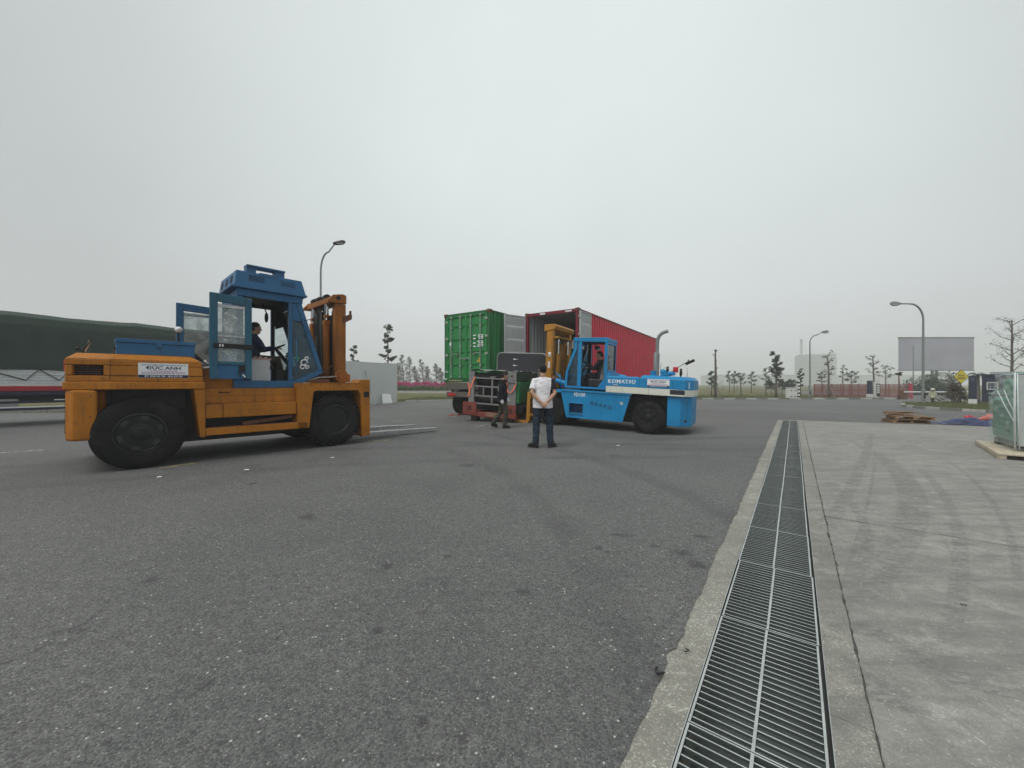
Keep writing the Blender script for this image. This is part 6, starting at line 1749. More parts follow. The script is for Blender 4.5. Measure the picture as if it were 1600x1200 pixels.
def container(label, org, mo, mf, mi, closed):
    root = thing('shipping_container', label, 'container', org, CDIR, 'forty foot shipping containers')
    for x in (0, CL - .14):
        for y in (0, CW - .14):
            m = MB(); m.box(x + .004, x + .136, y + .004, y + .136, .16, CH - .12); m.build('corner_post', mf, root, .01)
            for z in (0, CH - .118):
                m = MB(); m.box(x - .012 if x == 0 else x - .02, x + .165 if x == 0 else x + .152, y - .01 if y == 0 else y - .012, y + .152 if y == 0 else y + .15, z - .004, z + .122); m.build('corner_casting', M['rusty'] if z else mf, root, .012)
    for y in (.0, CW - .07):
        m = MB(); m.box(.17, CL - .17, y + .004, y + .066, CH - .085, CH - .022); m.build('top_rail', mf, root, .006)
        m = MB(); m.box(.17, CL - .17, y + .004, y + .066, .01, .165); m.build('bottom_rail', mf, root, .006)
    m = MB(); m.box(.01, .12, .153, CW - .153, CH - .15, CH - .02); m.build('door_header', mf, root, .006)
    m = MB(); m.box(.01, .13, .153, CW - .153, .0, .15); m.build('door_sill', mf, root, .006)
    path = corr_path(CL - .30)
    for side in (0, 1):
        m = MB()
        for mat_i, off in ((0, 0), (1, .006)):
            m.mi = mat_i
            vs, fs = [], []
            for (x, d) in path:
                y = .018 + d + off if side == 0 else CW - .018 - d - off
                vs += [(x + .15, y, .166), (x + .15, y, CH - .086)]
            for i in range(len(path) - 1): fs.append((2 * i, 2 * i + 1, 2 * i + 3, 2 * i + 2))
            m.add(vs, fs)
        m.build('side_wall', [mo, mi], root, recalc=False)
    m = MB(); m.mi = 0; m.box(.14, CL - .02, .03, CW - .03, CH - .055, CH - .03); m.mi = 1; m.box(.14, CL - .02, .067, CW - .067, CH - .08, CH - .0555); m.build('roof', [mo, mi], root)
    m = MB(); m.box(.13, CL - .05, .067, CW - .067, .12, .166); m.build('floor', M['ply'], root)
    m = MB(); m.box(CL - .10, CL - .06, .10, CW - .10, .166, CH - .086); m.build('front_wall', mi if not closed else mo, root)
    return root

cg = container('closed green shipping container on a trailer, its doors facing the yard', (-.88, 15.1, 1.40), M['cgreen'], M['cgreen2'], M['cdark'], True)
o = door_leaf(cg, 1, M['cgreen'], M['cgreen'], M['rod'], 1.085); o.location = (.0, .138, .152); o.rotation_euler = (0, 0, 0)
d_right = o
o = door_leaf(cg, -1, M['cgreen'], M['cgreen'], M['rod'], 1.085); o.location = (.0, CW - .138, .152)
d_left = o
def decal(parent, boxes, mat, name):
    m = MB()
    for (y0, y1, z0, z1) in boxes: m.box(-.014, -.0125, y0, y1, z0, z1)
    return m.build(name, mat, parent)
r = random.Random(9)
bx = []
for i in range(7):
    z = 1.72 - i * .065 - (.05 if i > 2 else 0)
    if i in (0, 2, 4, 6): bx.append((.56, .56 + .13, z, z + .045))
    bx.append((.18, .18 + r.uniform(.22, .30), z, z + .04))
decal(d_right, bx, M['white_ink'], 'stencil_print')
m = MB(); m.prism([(.28, .66), (.50, .66), (.39, .86)], -.016, -.0145, 'x'); hzd = m.build('hazard_label', simple('hazard_yellow', (.75, .45, .03), .5), d_right)
m = MB(); m.prism([(.375, .70), (.405, .70), (.41, .80), (.37, .80)], -.018, -.0165, 'x'); m.build('hazard_mark', M['black_ink'], hzd)
decal(d_left, [(-.32 - .06 * 0, -.18, 1.40, 1.52), (-.29, -.21, 1.53, 1.57)], M['white_ink'], 'door_emblem')
decal(d_left, [(-.33, -.21, .62, .86)], simple('brown_plate', (.16, .10, .06), .6), 'safety_plate')
bx = [(.35 + i * .11, .42 + i * .11, .05, .11) for i in range(7)]
m = MB()
for (y0, y1, z0, z1) in bx: m.box(.006, .0085, y0 + 1.1, y1 + 1.1, z0 - .0, z1)
m.build('sill_print', simple('dull_yellow_print', (.35, .30, .15), .6), cg)

cr = container('open red shipping container, empty and grey inside, with both doors swung back', (2.58, 14.86, 1.40), M['cred'], M['cred2'], M['cgrey'], False)
o = door_leaf(cr, 1, M['cred'], M['cgrey'], M['rod'], 1.085); o.location = (-.02, -.045, .152); o.rotation_euler = (0, 0, R(270))
o = door_leaf(cr, -1, M['cred'], M['cgrey'], M['rod'], 1.085); o.location = (-.02, CW + .0, .152); o.rotation_euler = (0, 0, R(-109))
m = MB()
for i in range(7): m.box(.006, .0085, 1.7 - i * .035, 1.73 - i * .035, CH - .12, CH - .05)
for i in range(8): m.box(.006, .0085, .30 + i * .035, .325 + i * .035, CH - .12, CH - .05)
m.build('header_print', M['white_ink'], cr)

def trailer(label, org):
    root = thing('semi_trailer', label, 'trailer', org, CDIR, 'container trailers')
    m = MB()
    for y in (.72, 1.60): m.box(.15, CL - .1, y, y + .14, .98, 1.30)
    for x in (.2, 1.6, 3.0, 5, 7, 9, 11): m.box(x, x + .14, .1, CW - .1, 1.12, 1.385)
    m.build('chassis', M['dark'], root, .01)
    m = MB(); m.box(.0, .16, .06, CW - .06, 1.10, 1.39); m.box(.02, .14, .1, CW - .1, .78, 1.0); m.build('rear_bumper', M['trailer'], root, .012)
    for y in (.22, CW - .62):
        m = MB(); m.box(-.012, .0195, y, y + .4, .84, .95); m.build('tail_light', M['red'], root, .006)
    for y in (.28, CW - .36):
        m = MB(); m.box(.14, .22, y, y + .08, .78, 1.12); m.build('bumper_bracket', M['trailer'], root)
    for x in (.95, 2.25, 3.55):
        m = MB(); m.cyl((x, .3, .52), (x, CW - .3, .52), .07, n=10); m.build('axle', M['dark'], root)
        for y, s_ in ((.02, 1), (CW - .02, -1)):
            wheel(root, 1, x, y, .52, .58, .28, s_, .010, 36, 'dish')
    for y in (.0, CW - .6):
        m = MB(); m.prism([(.38, .98), (.62, 1.09), (3.9, 1.09), (4.1, .98), (4.1, .965), (3.9, 1.07), (.62, 1.07), (.38, .965)], y, y + .6, 'y'); m.build('mudguard', M['trailer'], root)
    for y in (.5, CW - .66):
        m = MB(); m.box(9.2, 9.35, y, y + .15, .1, 1.1); m.box(9.1, 9.45, y - .05, y + .2, 0, .1); m.build('landing_leg', M['dark'], root)
    return root
M['trailer'] = paint('trailer_paint', (.11, .10, .085), .6, dirt_amt=.5, rust=.4)
trailer('dusty trailer under the green container with one dark wheel showing', (-.88, 15.1, 0))
trailer('trailer under the red container, hidden behind the blue forklift', (2.58, 14.86, 0))

# ------------------------------------------------------------------ the tarpaulin-covered truck on the left
tk = thing('cargo_truck', 'long flatbed truck covered by a dark green tarpaulin, behind the orange forklift', 'truck', (-15.55, 11.75, 0), CDIR)
M['tarp'] = None
k = NT('dark_green_tarpaulin')
v = k.coord(); n = k.noise(v, 1.2, 5, .6)
c = k.mix(k.rng(n, .3, .7), (.017, .034, .025), (.028, .050, .038))
c = k.mix(k.rng(k.noise(k.coord((6, 6, .8)), 2, 5, .6), .55, .75, 0, .3), c, (.06, .07, .06))
k.principled(c, .62, 0, k.bump(k.noise(k.coord((1, 1, .5)), 3.5, 5, .55), .5, .05), .35)
M['tarp'] = k.m
M['alu'] = paint('ribbed_aluminium', (.60, .63, .63), .4, dirt_amt=.3, rust=.05, fade=.1)
M['tred'] = paint('truck_red_rail', (.36, .018, .03), .45, dirt_amt=.35, rust=.15)
M['tnavy'] = paint('truck_navy', (.012, .018, .045), .5, dirt_amt=.3, rust=.15)
T0, T1 = -6.5, 6.3
def tarp_surface(a, b):
    # a along the truck, b round the section from the near hem over the top to the far hem
    x = T0 + (T1 - T0) * a
    r_ = [(0, 1.77), (.01, 3.2), (.10, 3.48), (.42, 3.63), (1.25, 3.70), (2.08, 3.63), (2.40, 3.48), (2.49, 3.2), (2.5, 1.77)]
    t = b * 8; i = min(int(t), 7); f = t - i
    y = r_[i][0] * (1 - f) + r_[i + 1][0] * f; z = r_[i][1] * (1 - f) + r_[i + 1][1] * f
    w = math.sin(x * 2.1) * .5 + math.sin(x * 4.7 + z * 1.3) * .3 + math.sin(x * 9.1 - z * 2) * .2
    sag = -.05 * abs(math.sin(x * 1.05)) if 2 <= t <= 6 else 0
    push = .03 * w * (1 if t < 4 else -1)
    hem = .035 * math.sin(x * 3.3) if i in (0, 7) and (b < .03 or b > .97) else 0
    return x, y + push, z + sag + .018 * w + hem
m = MB(); m.grid(tarp_surface, 170, 64)
m.add([(T1, .02, 1.78), (T1, 2.48, 1.78), (T1, 2.45, 3.45), (T1, .05, 3.45)], [(0, 1, 2, 3)])
m.build('tarpaulin', M['tarp'], tk, smooth=180)
m = MB()
for i in range(6):
    z = 1.275 + i * .085
    m.box(T0, T1, .03 + .012 * (i % 2), .07, z, z + .082)
m.box(T0, T1, 2.43, 2.47, 1.27, 1.78); m.box(T1 - .05, T1, .08, 2.42, 1.27, 1.78); m.build('side_board', M['alu'], tk, .005)
r = random.Random(8)
m = MB(); x = T0; up = False; pts = []
while x < T1:
    pts.append((x, .012, 1.80 if up else 1.45)); x += r.uniform(.25, .95) if up else r.uniform(.25, .5); up = not up
m.tube(pts, .017, 5); m.build('lashing_rope', M['hose'], tk)
m = MB(); m.box(T0, T1, .0, .10, 1.11, 1.268); m.build('red_rail', M['tred'], tk, .008)
m = MB(); m.box(T0, T1, .02, 2.48, .98, 1.105); m.box(T0, T1, .75, .95, .70, .978); m.box(T0, T1, 1.55, 1.75, .70, .978); m.build('chassis', M['tnavy'], tk, .01)
m = MB()
for z in (.50, .72): m.box(-1.2, 3.0, .06, .10, z, z + .075)
for x in (-.35, 1.35, 2.6): m.box(x, x + .10, .101, .18, .44, .979)
m.build('side_guard', M['tnavy'], tk, .004)
m = MB(); m.box(-1.1, 2.9, .055, .0595, .585, .62); m.box(1.0, 2.9, .054, .0598, .80, .83); m.build('guard_stripe', M['white'], tk)
m = MB(); m.box(-2.3, -.42, .30, .8, .48, .90); m.box(-.2, .30, .30, .8, .50, .86); m.build('white_tank', M['panelw'], tk, .03)
m = MB(); m.box(.42, .72, .03, .05, 1.02, 1.07); m.build('number_plate', M['grey'], tk)
for x in (-4.6, -3.4, 4.4):
    for y, s_ in ((.08, 1), (2.42, -1)): wheel(tk, 1, x, y, .52, .56, .28, s_, .01, 36, 'dish')

# ------------------------------------------------------------------ goods on the right of the apron
M['pine'] = None
def woodmat(name, c0, c1, sc=(1.2, 14, 14)):
    k = NT(name)
    n = k.noise(k.coord(sc), 2.2, 5, .6, .4)
    g = k.noise(k.coord(), 1.5, 3)
    oi = k.new('ShaderNodeObjectInfo')
    c = k.mix(k.rng(n, .3, .7), c0, c1)
    c = k.mix(k.math('MULTIPLY', oi.outputs['Random'], .45), c, tuple(x * .55 for x in c0))
    c = k.mix(k.rng(g, .55, .75, 0, .4), c, tuple(x * .5 for x in c0))
    k.principled(c, .75, 0, k.bump(n, .25, .004), .3)
    return k.m
M['pine'] = woodmat('pale_pine', (.42, .36, .26), (.56, .50, .39))
M['oldwood'] = woodmat('old_brown_boards', (.20, .115, .06), (.36, .23, .12))

def pallet_boards(root, L, W, nt, mat, th=.022, z0=0.0, block=.075):
    for i in range(nt):
        w = W / nt
        m = MB(); m.box(0, L, i * w + .004, (i + 1) * w - .004, z0 + block, z0 + block + th); m.build('board', mat, root)
    for x in (0, L / 2 - .05, L - .10):
        m = MB(); m.box(x, x + .10, 0, W, z0, z0 + block - .001); m.build('bearer', mat, root)

# pallet with the wrapped machine: corner nearest the camera at the origin, x runs away along the left edge
pc = (8.63, 6.82)
pr_ = math.atan2(.72, .69)
wp = thing('wooden_pallet', 'new pale wooden pallet under the film wrapped green machine', 'pallet', (pc[0], pc[1], .004), pr_)
wp.scale = (1, -1, 1)
m = MB(); m.box(0, 2.25, 0, 2.3, .068, .092); m.build('plywood_top', M['pine'], wp, .002)
for y in (0.01, 1.1, 2.2):
    m = MB(); m.box(.01, 2.24, y, y + .09, 0, .067); m.build('bearer', M['pine'], wp, .002)
m = MB(); m.box(.0, .012, .10, 2.19, .0, .05); m.build('painted_shade_strip', M['dark'], wp)  # dark strip painting the shade below the plywood, not a timber part
# end boards along the left edge show as two layers
m = MB(); m.box(.012, 2.24, -.006, .009, .001, .030); m.box(.012, 2.24, -.010, .009, .034, .066); m.build('edge_boards', M['pine'], wp, .002)

wr_ = pr_ + R(6)
def _rot(a, x, y): return x * math.cos(a) - y * math.sin(a), x * math.sin(a) + y * math.cos(a)
_c0, _c1 = _rot(pr_, .56, -.34), _rot(wr_, .56, -.34)
wm = thing('wrapped_machine', 'green machine wrapped in clear stretch film on a wooden pallet', 'machine', (pc[0] + _c0[0] - _c1[0], pc[1] + _c0[1] - _c1[1], .097), wr_)
wm.scale = (1, -1, 1)
M['agreen'] = paint('machine_sea_green', (.03, .27, .155), .35, dirt_amt=.2, rust=.05, fade=.15)
E0, E1 = .56, 1.98
def film_material():
    k = NT('stretch_film')
    v = k.coord()
    n = k.noise(k.coord((2.0, 2.0, 14)), 2.0, 6, .65, .6)
    st = k.noise(k.coord((7, 7, 1.1), rot=(.5, .3, 0)), 2.4, 5, .6, .8)
    d = k.new('ShaderNodeBsdfDiffuse'); d.inputs[0].default_value = (.62, .70, .68, 1)
    t = k.new('ShaderNodeBsdfTransparent'); t.inputs[0].default_value = (.95, .98, .97, 1)
    g = k.new('ShaderNodeBsdfGlossy'); g.inputs['Roughness'].default_value = .14; g.inputs[0].default_value = (.9, .95, .95, 1)
    bp = k.bump(k.math('ADD', n, st), .35, .012)
    k.l.new(bp, g.inputs['Normal']); k.l.new(bp, d.inputs['Normal'])
    m1 = k.new('ShaderNodeMixShader'); k.l.new(k.math('ADD', k.rng(n, .48, .76, .05, .24), k.rng(st, .58, .74, 0, .32)), m1.inputs[0]); k.l.new(t.outputs[0], m1.inputs[1]); k.l.new(d.outputs[0], m1.inputs[2])
    lw = k.new('ShaderNodeLayerWeight'); lw.inputs[0].default_value = .25; k.l.new(bp, lw.inputs['Normal'])
    m2 = k.new('ShaderNodeMixShader'); k.l.new(k.rng(lw.outputs['Fresnel'], .1, 1, .02, .35), m2.inputs[0]); k.l.new(m1.outputs[0], m2.inputs[1]); k.l.new(g.outputs[0], m2.inputs[2])
    k.l.new(m2.outputs[0], k.out.inputs['Surface'])
    return k.m
M['film'] = film_material()
m = MB(); m.box(E0, E1, .34, 1.6, .13, .98); m.build('lower_body', M['agreen'], wm, .07)
m = MB(); m.box(E0, 1.52, .36, 1.6, .985, 1.34); m.build('upper_body', M['agreen'], wm, .07)
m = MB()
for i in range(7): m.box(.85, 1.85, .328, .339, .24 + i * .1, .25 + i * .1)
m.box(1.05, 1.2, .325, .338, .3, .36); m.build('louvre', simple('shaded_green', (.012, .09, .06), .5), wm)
m = MB(); m.box(E0 - .05, E0 + .03, .30, .42, .10, 1.40); m.build('corner_column', M['grey'], wm, .01)
m = MB()
for i in range(6): m.box(E0 - .035, E0 - .001, .46 + i * .03, 1.5, .2 + i * .2, .26 + i * .2)
m.box(E0 - .03, E0 - .002, .45, 1.55, .13, 1.33); m.build('panel_back', M['dark'], wm, .008)
for (e, n0) in ((1.72, .36), (1.15, .40), (.58, .44)):
    m = MB(); m.box(e, e + .22, n0, n0 + .3, 0, .128); m.build('foot', M['black'], wm, .01)
def film_grid(p_fn, nu, nv, amp, seed):
    r = random.Random(seed); ph = [r.uniform(0, 6) for _ in range(8)]
    def f(a, b):
        p, n = p_fn(a, b)
        w = (math.sin(a * 31 + b * 7 + ph[0]) + math.sin(a * 13 - b * 29 + ph[1]) + math.sin(b * 47 + a * 9 + ph[2]) * .8 + math.sin(a * 61 + b * 23 + ph[3]) * .5) * amp
        return tuple(Vector(p) + Vector(n) * w)
    m = MB(); m.grid(f, nu, nv); return m
# film skin: left face (follows the stepped outline), near face, sloping tops
prof = [(.06, -.02), (1.05, -.03), (1.10, 0), (1.12, .1)]
def left_face(a, b):                                     # outline: e falls where the step is
    z = .06 + 1.36 * b
    e_hi = 2.04 + .06 * math.sin(b * 3) if z < .96 else 2.04 - (z - .96) / .16 * .44 if z < 1.12 else 1.60 - .04 * (z - 1.12)
    return (E0 - .06 + a * (e_hi - E0 + .06), .275 + .05 * a * (1 if z < 1 else .4), z), (0, -1, 0)
film_grid(left_face, 70, 70, .0028, 1).build('film_wrap', M['film'], wm, smooth=180)
def near_face(a, b): return (E0 - .075, .27 + 1.4 * a, .04 + 1.40 * b), (-1, 0, 0)
film_grid(near_face, 60, 60, .0028, 2).build('film_wrap', M['film'], wm, smooth=180)
def back_face(a, b):
    z = .06 + 1.0 * b
    return (2.06 + .03 * math.sin(b * 8), .32 + 1.3 * a, z), (1, 0, 0)
film_grid(back_face, 40, 40, .004, 3).build('film_wrap', M['film'], wm, smooth=180)
def step_top(a, b): return (1.58 + .5 * b, .30 + 1.3 * a, 1.14 - .12 * b ** .6), (0, 0, 1)
film_grid(step_top, 40, 24, .005, 4).build('film_wrap', M['film'], wm, smooth=180)
def top(a, b): return (E0 - .07 + 1.1 * b, .27 + 1.4 * a, 1.42 + .10 * math.sin(a * 2.2) - .02 * b), (0, 0, 1)
film_grid(top, 40, 40, .006, 5).build('film_wrap', M['film'], wm, smooth=180)
m = MB()
for i, (a, b) in enumerate((((.50, .262, .05), (.50, .262, 1.44)), ((.535, .26, .05), (.54, .26, 1.43)), ((.47, .30, .05), (.48, .28, 1.42)), ((.56, .262, .72), (1.02, .262, 1.12)), ((.58, .262, .55), (1.35, .262, 1.10)), ((.47, .45, .06), (.47, .43, 1.40)))):
    m.tube([a, tuple(Vector(a).lerp(Vector(b), .5) + Vector((0, -.006, 0))), b], .0075, 6)
m.build('film_rope', simple('twisted_film', (.68, .72, .72), .3, 0, .1), wm, smooth=180)

# stack of broken pallets on the asphalt edge
def old_pallet(label, loc, rz, n, grp):
    t = thing('wooden_pallet', label, 'pallet', loc, rz, grp)
    r = random.Random(n)
    for i in range(n):
        w = .66 / n
        m = MB(); m.obox((.52 + r.uniform(-.03, .03), (i + .5) * w, .105), (1.02 + r.uniform(-.12, .08), w * .84, .022), (r.uniform(-.02, .02), r.uniform(-.015, .015), r.uniform(-.03, .03))); m.build('board', M['oldwood'], t)
    for x in (.04, .50, .94):
        m = MB(); m.box(x, x + .09, 0, .66, .02, .092); m.build('bearer', M['oldwood'], t)
    for i in range(3):
        m = MB(); m.box(.02, 1.03, i * .28, i * .28 + .10, 0, .019); m.build('board', M['oldwood'], t)
    return t
S_ROT = math.atan2(-.421, .907)
pb = Vector((12.98, 13.12, 0))
old_pallet('weathered brown pallet at the bottom of the heap on the asphalt', pb, S_ROT + .12, 7, 'pallets in the heap by the apron edge')
old_pallet('weathered brown pallet lying askew on top of another pallet', pb + Vector((.05, -.02, .125)), S_ROT + .02, 8, 'pallets in the heap by the apron edge')
r = random.Random(31)
for i in range(8):
    m = MB(); L = r.uniform(.4, .95); m.obox((0, 0, 0), (L, r.uniform(.07, .13), .022), (r.uniform(-.10, .10), r.uniform(-.06, .06), 0))
    o = m.build('loose_plank', M['oldwood']); o.location = pb + Vector((.50 + r.uniform(-.20, .20), .22, .270 + .014 * i)); o.rotation_euler = (0, 0, S_ROT + r.uniform(-.5, .5))
    tag(o, '%s broken brown plank of the jumble on top of the pallet heap' % ('lowest', 'second lowest', 'third lowest', 'fourth lowest', 'fourth from the top', 'third from the top', 'next to topmost', 'topmost')[i], 'plank', 'broken planks on the pallet heap')
m = MB(); m.obox((0, 0, .012), (.3, .06, .02), (0, 0, .4)); o = m.build('wood_scrap', M['oldwood']); o.location = G(1447, 660.5); tag(o, 'small scrap of wood right of the pallet heap', 'scrap')

# crumpled blue tarpaulin and a pink cloth
def heap(name, label, cat, org, L, W, H, mat, seed, rz):
    r = random.Random(seed); ph = [r.uniform(0, 6.28) for _ in range(8)]
    def f(a, b):
        e = min(1, 4.2 * min(a, 1 - a)) * min(1, 3.5 * min(b, 1 - b))
        fold = abs(math.sin(a * 7.3 + b * 3.1 + ph[0])) * .6 + abs(math.sin(a * 15 - b * 5 + ph[1])) * .3 + abs(math.sin(a * 4 + b * 9 + ph[2])) * .35 + .12 * math.sin(a * 41 + b * 13 + ph[3])
        x = L * a + .10 * math.sin(b * 6 + ph[4]) ; y = W * b + .12 * math.sin(a * 9 + ph[5]) + .05 * math.sin(a * 23 + ph[6])
        return x, y, .012 + H * e * max(.05, fold)
    m = MB(); m.grid(f, 120, 60)
    o = m.build(name, mat, smooth=180)
    sd = o.modifiers.new('thickness', 'SOLIDIFY'); sd.thickness = .006
    o.location = org; o.rotation_euler = (0, 0, rz)
    return tag(o, label, cat)
kk_ = NT('blue_tarpaulin'); vv = kk_.coord(); nn_ = kk_.noise(vv, 1.3, 3)
kk_.principled(kk_.mix(kk_.rng(nn_, .35, .6), (.006, .009, .032), (.026, .040, .125)), .45, 0, kk_.bump(kk_.noise(vv, 14, 4), .4, .02), .4)
M['btarp'] = kk_.m
p0 = G(1478, 664.0)
heap('blue_tarpaulin', 'crumpled blue tarpaulin heaped at the edge of the apron', 'tarpaulin', (p0.x, p0.y, .0), 2.1, .9, .17, M['btarp'], 5, S_ROT + .0)
heap('pink_cloth', 'crumpled salmon pink sheet lying behind the blue tarpaulin', 'cloth', (16.72, 13.3, .0), .6, .4, .19, simple('salmon_sheet', (.72, .22, .19), .6, 0, .15, 5, .2), 8, .2)
heap('red_cloth', 'bit of red cloth showing between folds of the blue tarpaulin', 'cloth', (15.45, 13.0, .0), .2, .15, .2, M['red_ink'], 9, S_ROT)

# scooter parked beyond the island
sc_ = thing('motor_scooter', 'pale yellow motor scooter parked facing the yard beside the shrub', 'scooter', (26.95, 24.6, .05), R(-48))
def S(): return MB(1)
M['scream'] = simple('scooter_cream', (.42, .42, .30), .3, 0, .08)
for y, r_ in ((0, .24), (1.20, .24)):
    m = S(); m.lathe([(.14, -.05), (.20, -.055), (.235, -.03), (.24, 0), (.235, .03), (.20, .055), (.14, .05)], (0, y, .24), 'x', 22, closed=True); w_ = m.build('wheel', M['rubber'], sc_, smooth=50)
    m = S(); m.cyl((-.03, y, .24), (.03, y, .24), .145, n=18); m.build('rim', M['steel'], w_, smooth=40)
m = S(); m.tube([(0, .02, .40), (0, -.03, .47), (0, -.02, .52)], [(.06, .16), (.09, .18), (.05, .08)], 12); m.build('front_mudguard', M['scream'], sc_, smooth=60)
m = S(); m.tube([(0, .17, .32), (0, .14, .55), (0, .12, .80), (0, .15, .92)], [(.05, .14), (.06, .17), (.05, .15), (.04, .10)], 14); m.build('front_shield', M['scream'], sc_, smooth=60)
m = S(); m.box(-.16, .16, .22, .62, .26, .32); m.tube([(0, .62, .50), (0, .95, .58), (0, 1.45, .56)], [(.18, .18), (.20, .20), (.08, .10)], 12); m.build('body', M['scream'], sc_, .02, smooth=60)
m = S(); m.tube([(0, .60, .72), (0, .80, .78), (0, 1.30, .76)], [(.05, .12), (.06, .15), (.04, .11)], 10); m.build('saddle', M['black'], sc_, smooth=60)
m = S(); m.tube([(-.32, .22, .98), (-.18, .15, .97), (0, .12, .96), (.18, .15, .97), (.32, .22, .98)], .022, 8); m.build('handlebar', M['black'], sc_, smooth=60)
m = S(); m.ball((0, .06, .93), (.11, .09, .09)); hl = m.build('headlight', M['scream'], sc_, smooth=180)
m = S(); m.ball((0, .0, .93), (.075, .05, .065)); m.build('lens', M['lens'], hl, smooth=180)
for s_ in (-1, 1):
    m = S(); m.tube([(s_ * .20, .16, .98), (s_ * .26, .12, 1.12)], .007, 5); m.ball((s_ * .28, .11, 1.15), (.055, .015, .04)); m.build('mirror', M['dark'], sc_, smooth=180)

# straps lying on the asphalt by the skid, litter
for i, (a, b, lab) in enumerate((((700, 650.5), (710, 649.3), 'short orange strap on the asphalt left of the skid'), ((716, 650.5), (722, 646.5), 'end of an orange strap touching the red skid'))):
    p, q = G(*a), G(*b); m = MB(); r = random.Random(i)
    pts = [p.lerp(q, t / 6) + Vector((r.uniform(-.03, .03), r.uniform(-.05, .05), .02 + r.uniform(0, .05))) for t in range(7)]
    m.tube([tuple(x) for x in pts], [(.008, .03)] * 7, 6); tag(m.build('ground_strap', M['strap']), lab, 'strap')
for i, (px, py, lab) in enumerate(((515, 715.5, 'scrap of white paper on the asphalt ahead of the orange forklift'), (382, 735.5, 'scrap of white paper on the asphalt below the orange forklift'), (252, 746, 'scrap of white paper on the asphalt near the big rear wheel'), (967, 696, 'scrap of white paper on the asphalt right of the man'))):
    m = MB(); m.grid(lambda a, b: (a * .07, b * .05, .006 + .004 * math.sin(a * 6 + b * 4)), 5, 4); o = m.build('paper_scrap', M['white'], smooth=180); o.location = G(px, py); o.rotation_euler = (0, 0, i * 1.1); tag(o, lab, 'litter')
for i, (px, py, lab) in enumerate(((1025, 1054, 'dark dead leaf on the asphalt by the drain kerb'), (1078, 1020, 'tiny dark leaf on the pale drain kerb'), (1502, 945, 'dark chip lying on the concrete apron'))):
    m = MB(); q_ = (.8, .5, .4)[i]; m.prism([(x * q_, y * q_) for x, y in ((0, 0), (.035, .008), (.055, .004), (.034, -.006), (.01, -.010))], .006, .009, 'z'); m.prism([(x * q_, y * q_) for x, y in ((.01, .02), (.03, .05), (.026, .053), (.004, .03))], .006, .009, 'z'); o = m.build('dead_leaf', M['dark']); o.location = G(px, py); o.rotation_euler = (0, 0, i * 2.0); tag(o, lab, 'leaf')
# ------------------------------------------------------------------ people
def skinmat(name, c):
    k = NT(name); n = k.noise(k.coord(), 9, 4)
    k.principled(k.mix(k.rng(n, .3, .7), tuple(x * .85 for x in c), tuple(x * 1.1 for x in c)), .55, 0, k.bump(k.noise(k.coord(), 90, 2), .1, .003), .35)
    return k.m
def cloth(name, c, var=.15, weave=160, bump=.25):
    k = NT(name); v = k.coord()
    n = k.noise(v, 5, 5, .6); f = k.noise(v, weave, 2)
    cc = k.mix(k.rng(n, .3, .7), tuple(x * (1 - var) for x in c), tuple(min(1, x * (1 + var)) for x in c))
    cc = k.mix(k.rng(f, .35, .65, 0, .25), cc, tuple(x * .7 for x in c))
    k.principled(cc, .85, 0, k.bump(k.math('ADD', n, k.math('MULTIPLY', f, .2)), bump, .02), .2)
    return k.m
M['skin'] = skinmat('skin', (.42, .245, .165))
M['hair'] = simple('black_hair', (.006, .0055, .0055), .75, 0, .3, 60, .4)
M['wshirt'] = cloth('white_cotton', (.72, .71, .74), .05)
M['bshirt'] = cloth('black_cotton', (.014, .014, .018))
M['jeans'] = cloth('blue_black_denim', (.022, .034, .050), .35)
M['jacket'] = cloth('dark_navy_jacket', (.010, .012, .018), .3)
M['khaki'] = cloth('dark_olive_trousers', (.055, .050, .038), .25)
M['workblue'] = cloth('navy_work_shirt', (.018, .028, .065), .25)
M['shoe'] = simple('black_shoe', (.010, .010, .011), .5, 0, .2, 20)
M['sole'] = simple('dark_sole', (.03, .028, .026), .8)
M['eye'] = simple('eye_white', (.75, .73, .70), .2)
M['iris'] = simple('dark_iris', (.015, .01, .008), .2)
M['lip'] = simple('lips', (.33, .13, .10), .5)

def solid(name, mb, mats, parent, voxel, it=6, wrinkle=0.0, seed=0, pick=None):
    """one continuous surface out of overlapping closed pieces"""
    o = mb.build(name + '_raw', mats[0])
    o.modifiers.new('r', 'REMESH').mode = 'VOXEL'
    o.modifiers['r'].voxel_size = voxel
    s = o.modifiers.new('s', 'SMOOTH'); s.factor = .5; s.iterations = it
    old = o.data
    me = bake(o)
    bpy.data.meshes.remove(old)
    me.name = name
    me.materials.clear()
    for m_ in mats: me.materials.append(m_)
    if wrinkle:
        r = random.Random(seed); ph = [r.uniform(0, 6.28) for _ in range(6)]
        nl = [v.normal.copy() for v in me.vertices]
        for v, n in zip(me.vertices, nl):
            c = v.co.copy()
            d = math.sin(c.z * 38 + c.x * 22 + ph[0] + 2 * math.sin(c.y * 16)) * .5 + math.sin(c.z * 71 - c.x * 30 + ph[1]) * .3 + math.sin(c.x * 55 + c.y * 40 + c.z * 17 + ph[2]) * .4
            v.co = c + n * wrinkle * d
    if pick:
        for p in me.polygons: p.material_index = pick(p.center)
    me.polygons.foreach_set('use_smooth', [True] * len(me.polygons))
    return link(name, me, parent)

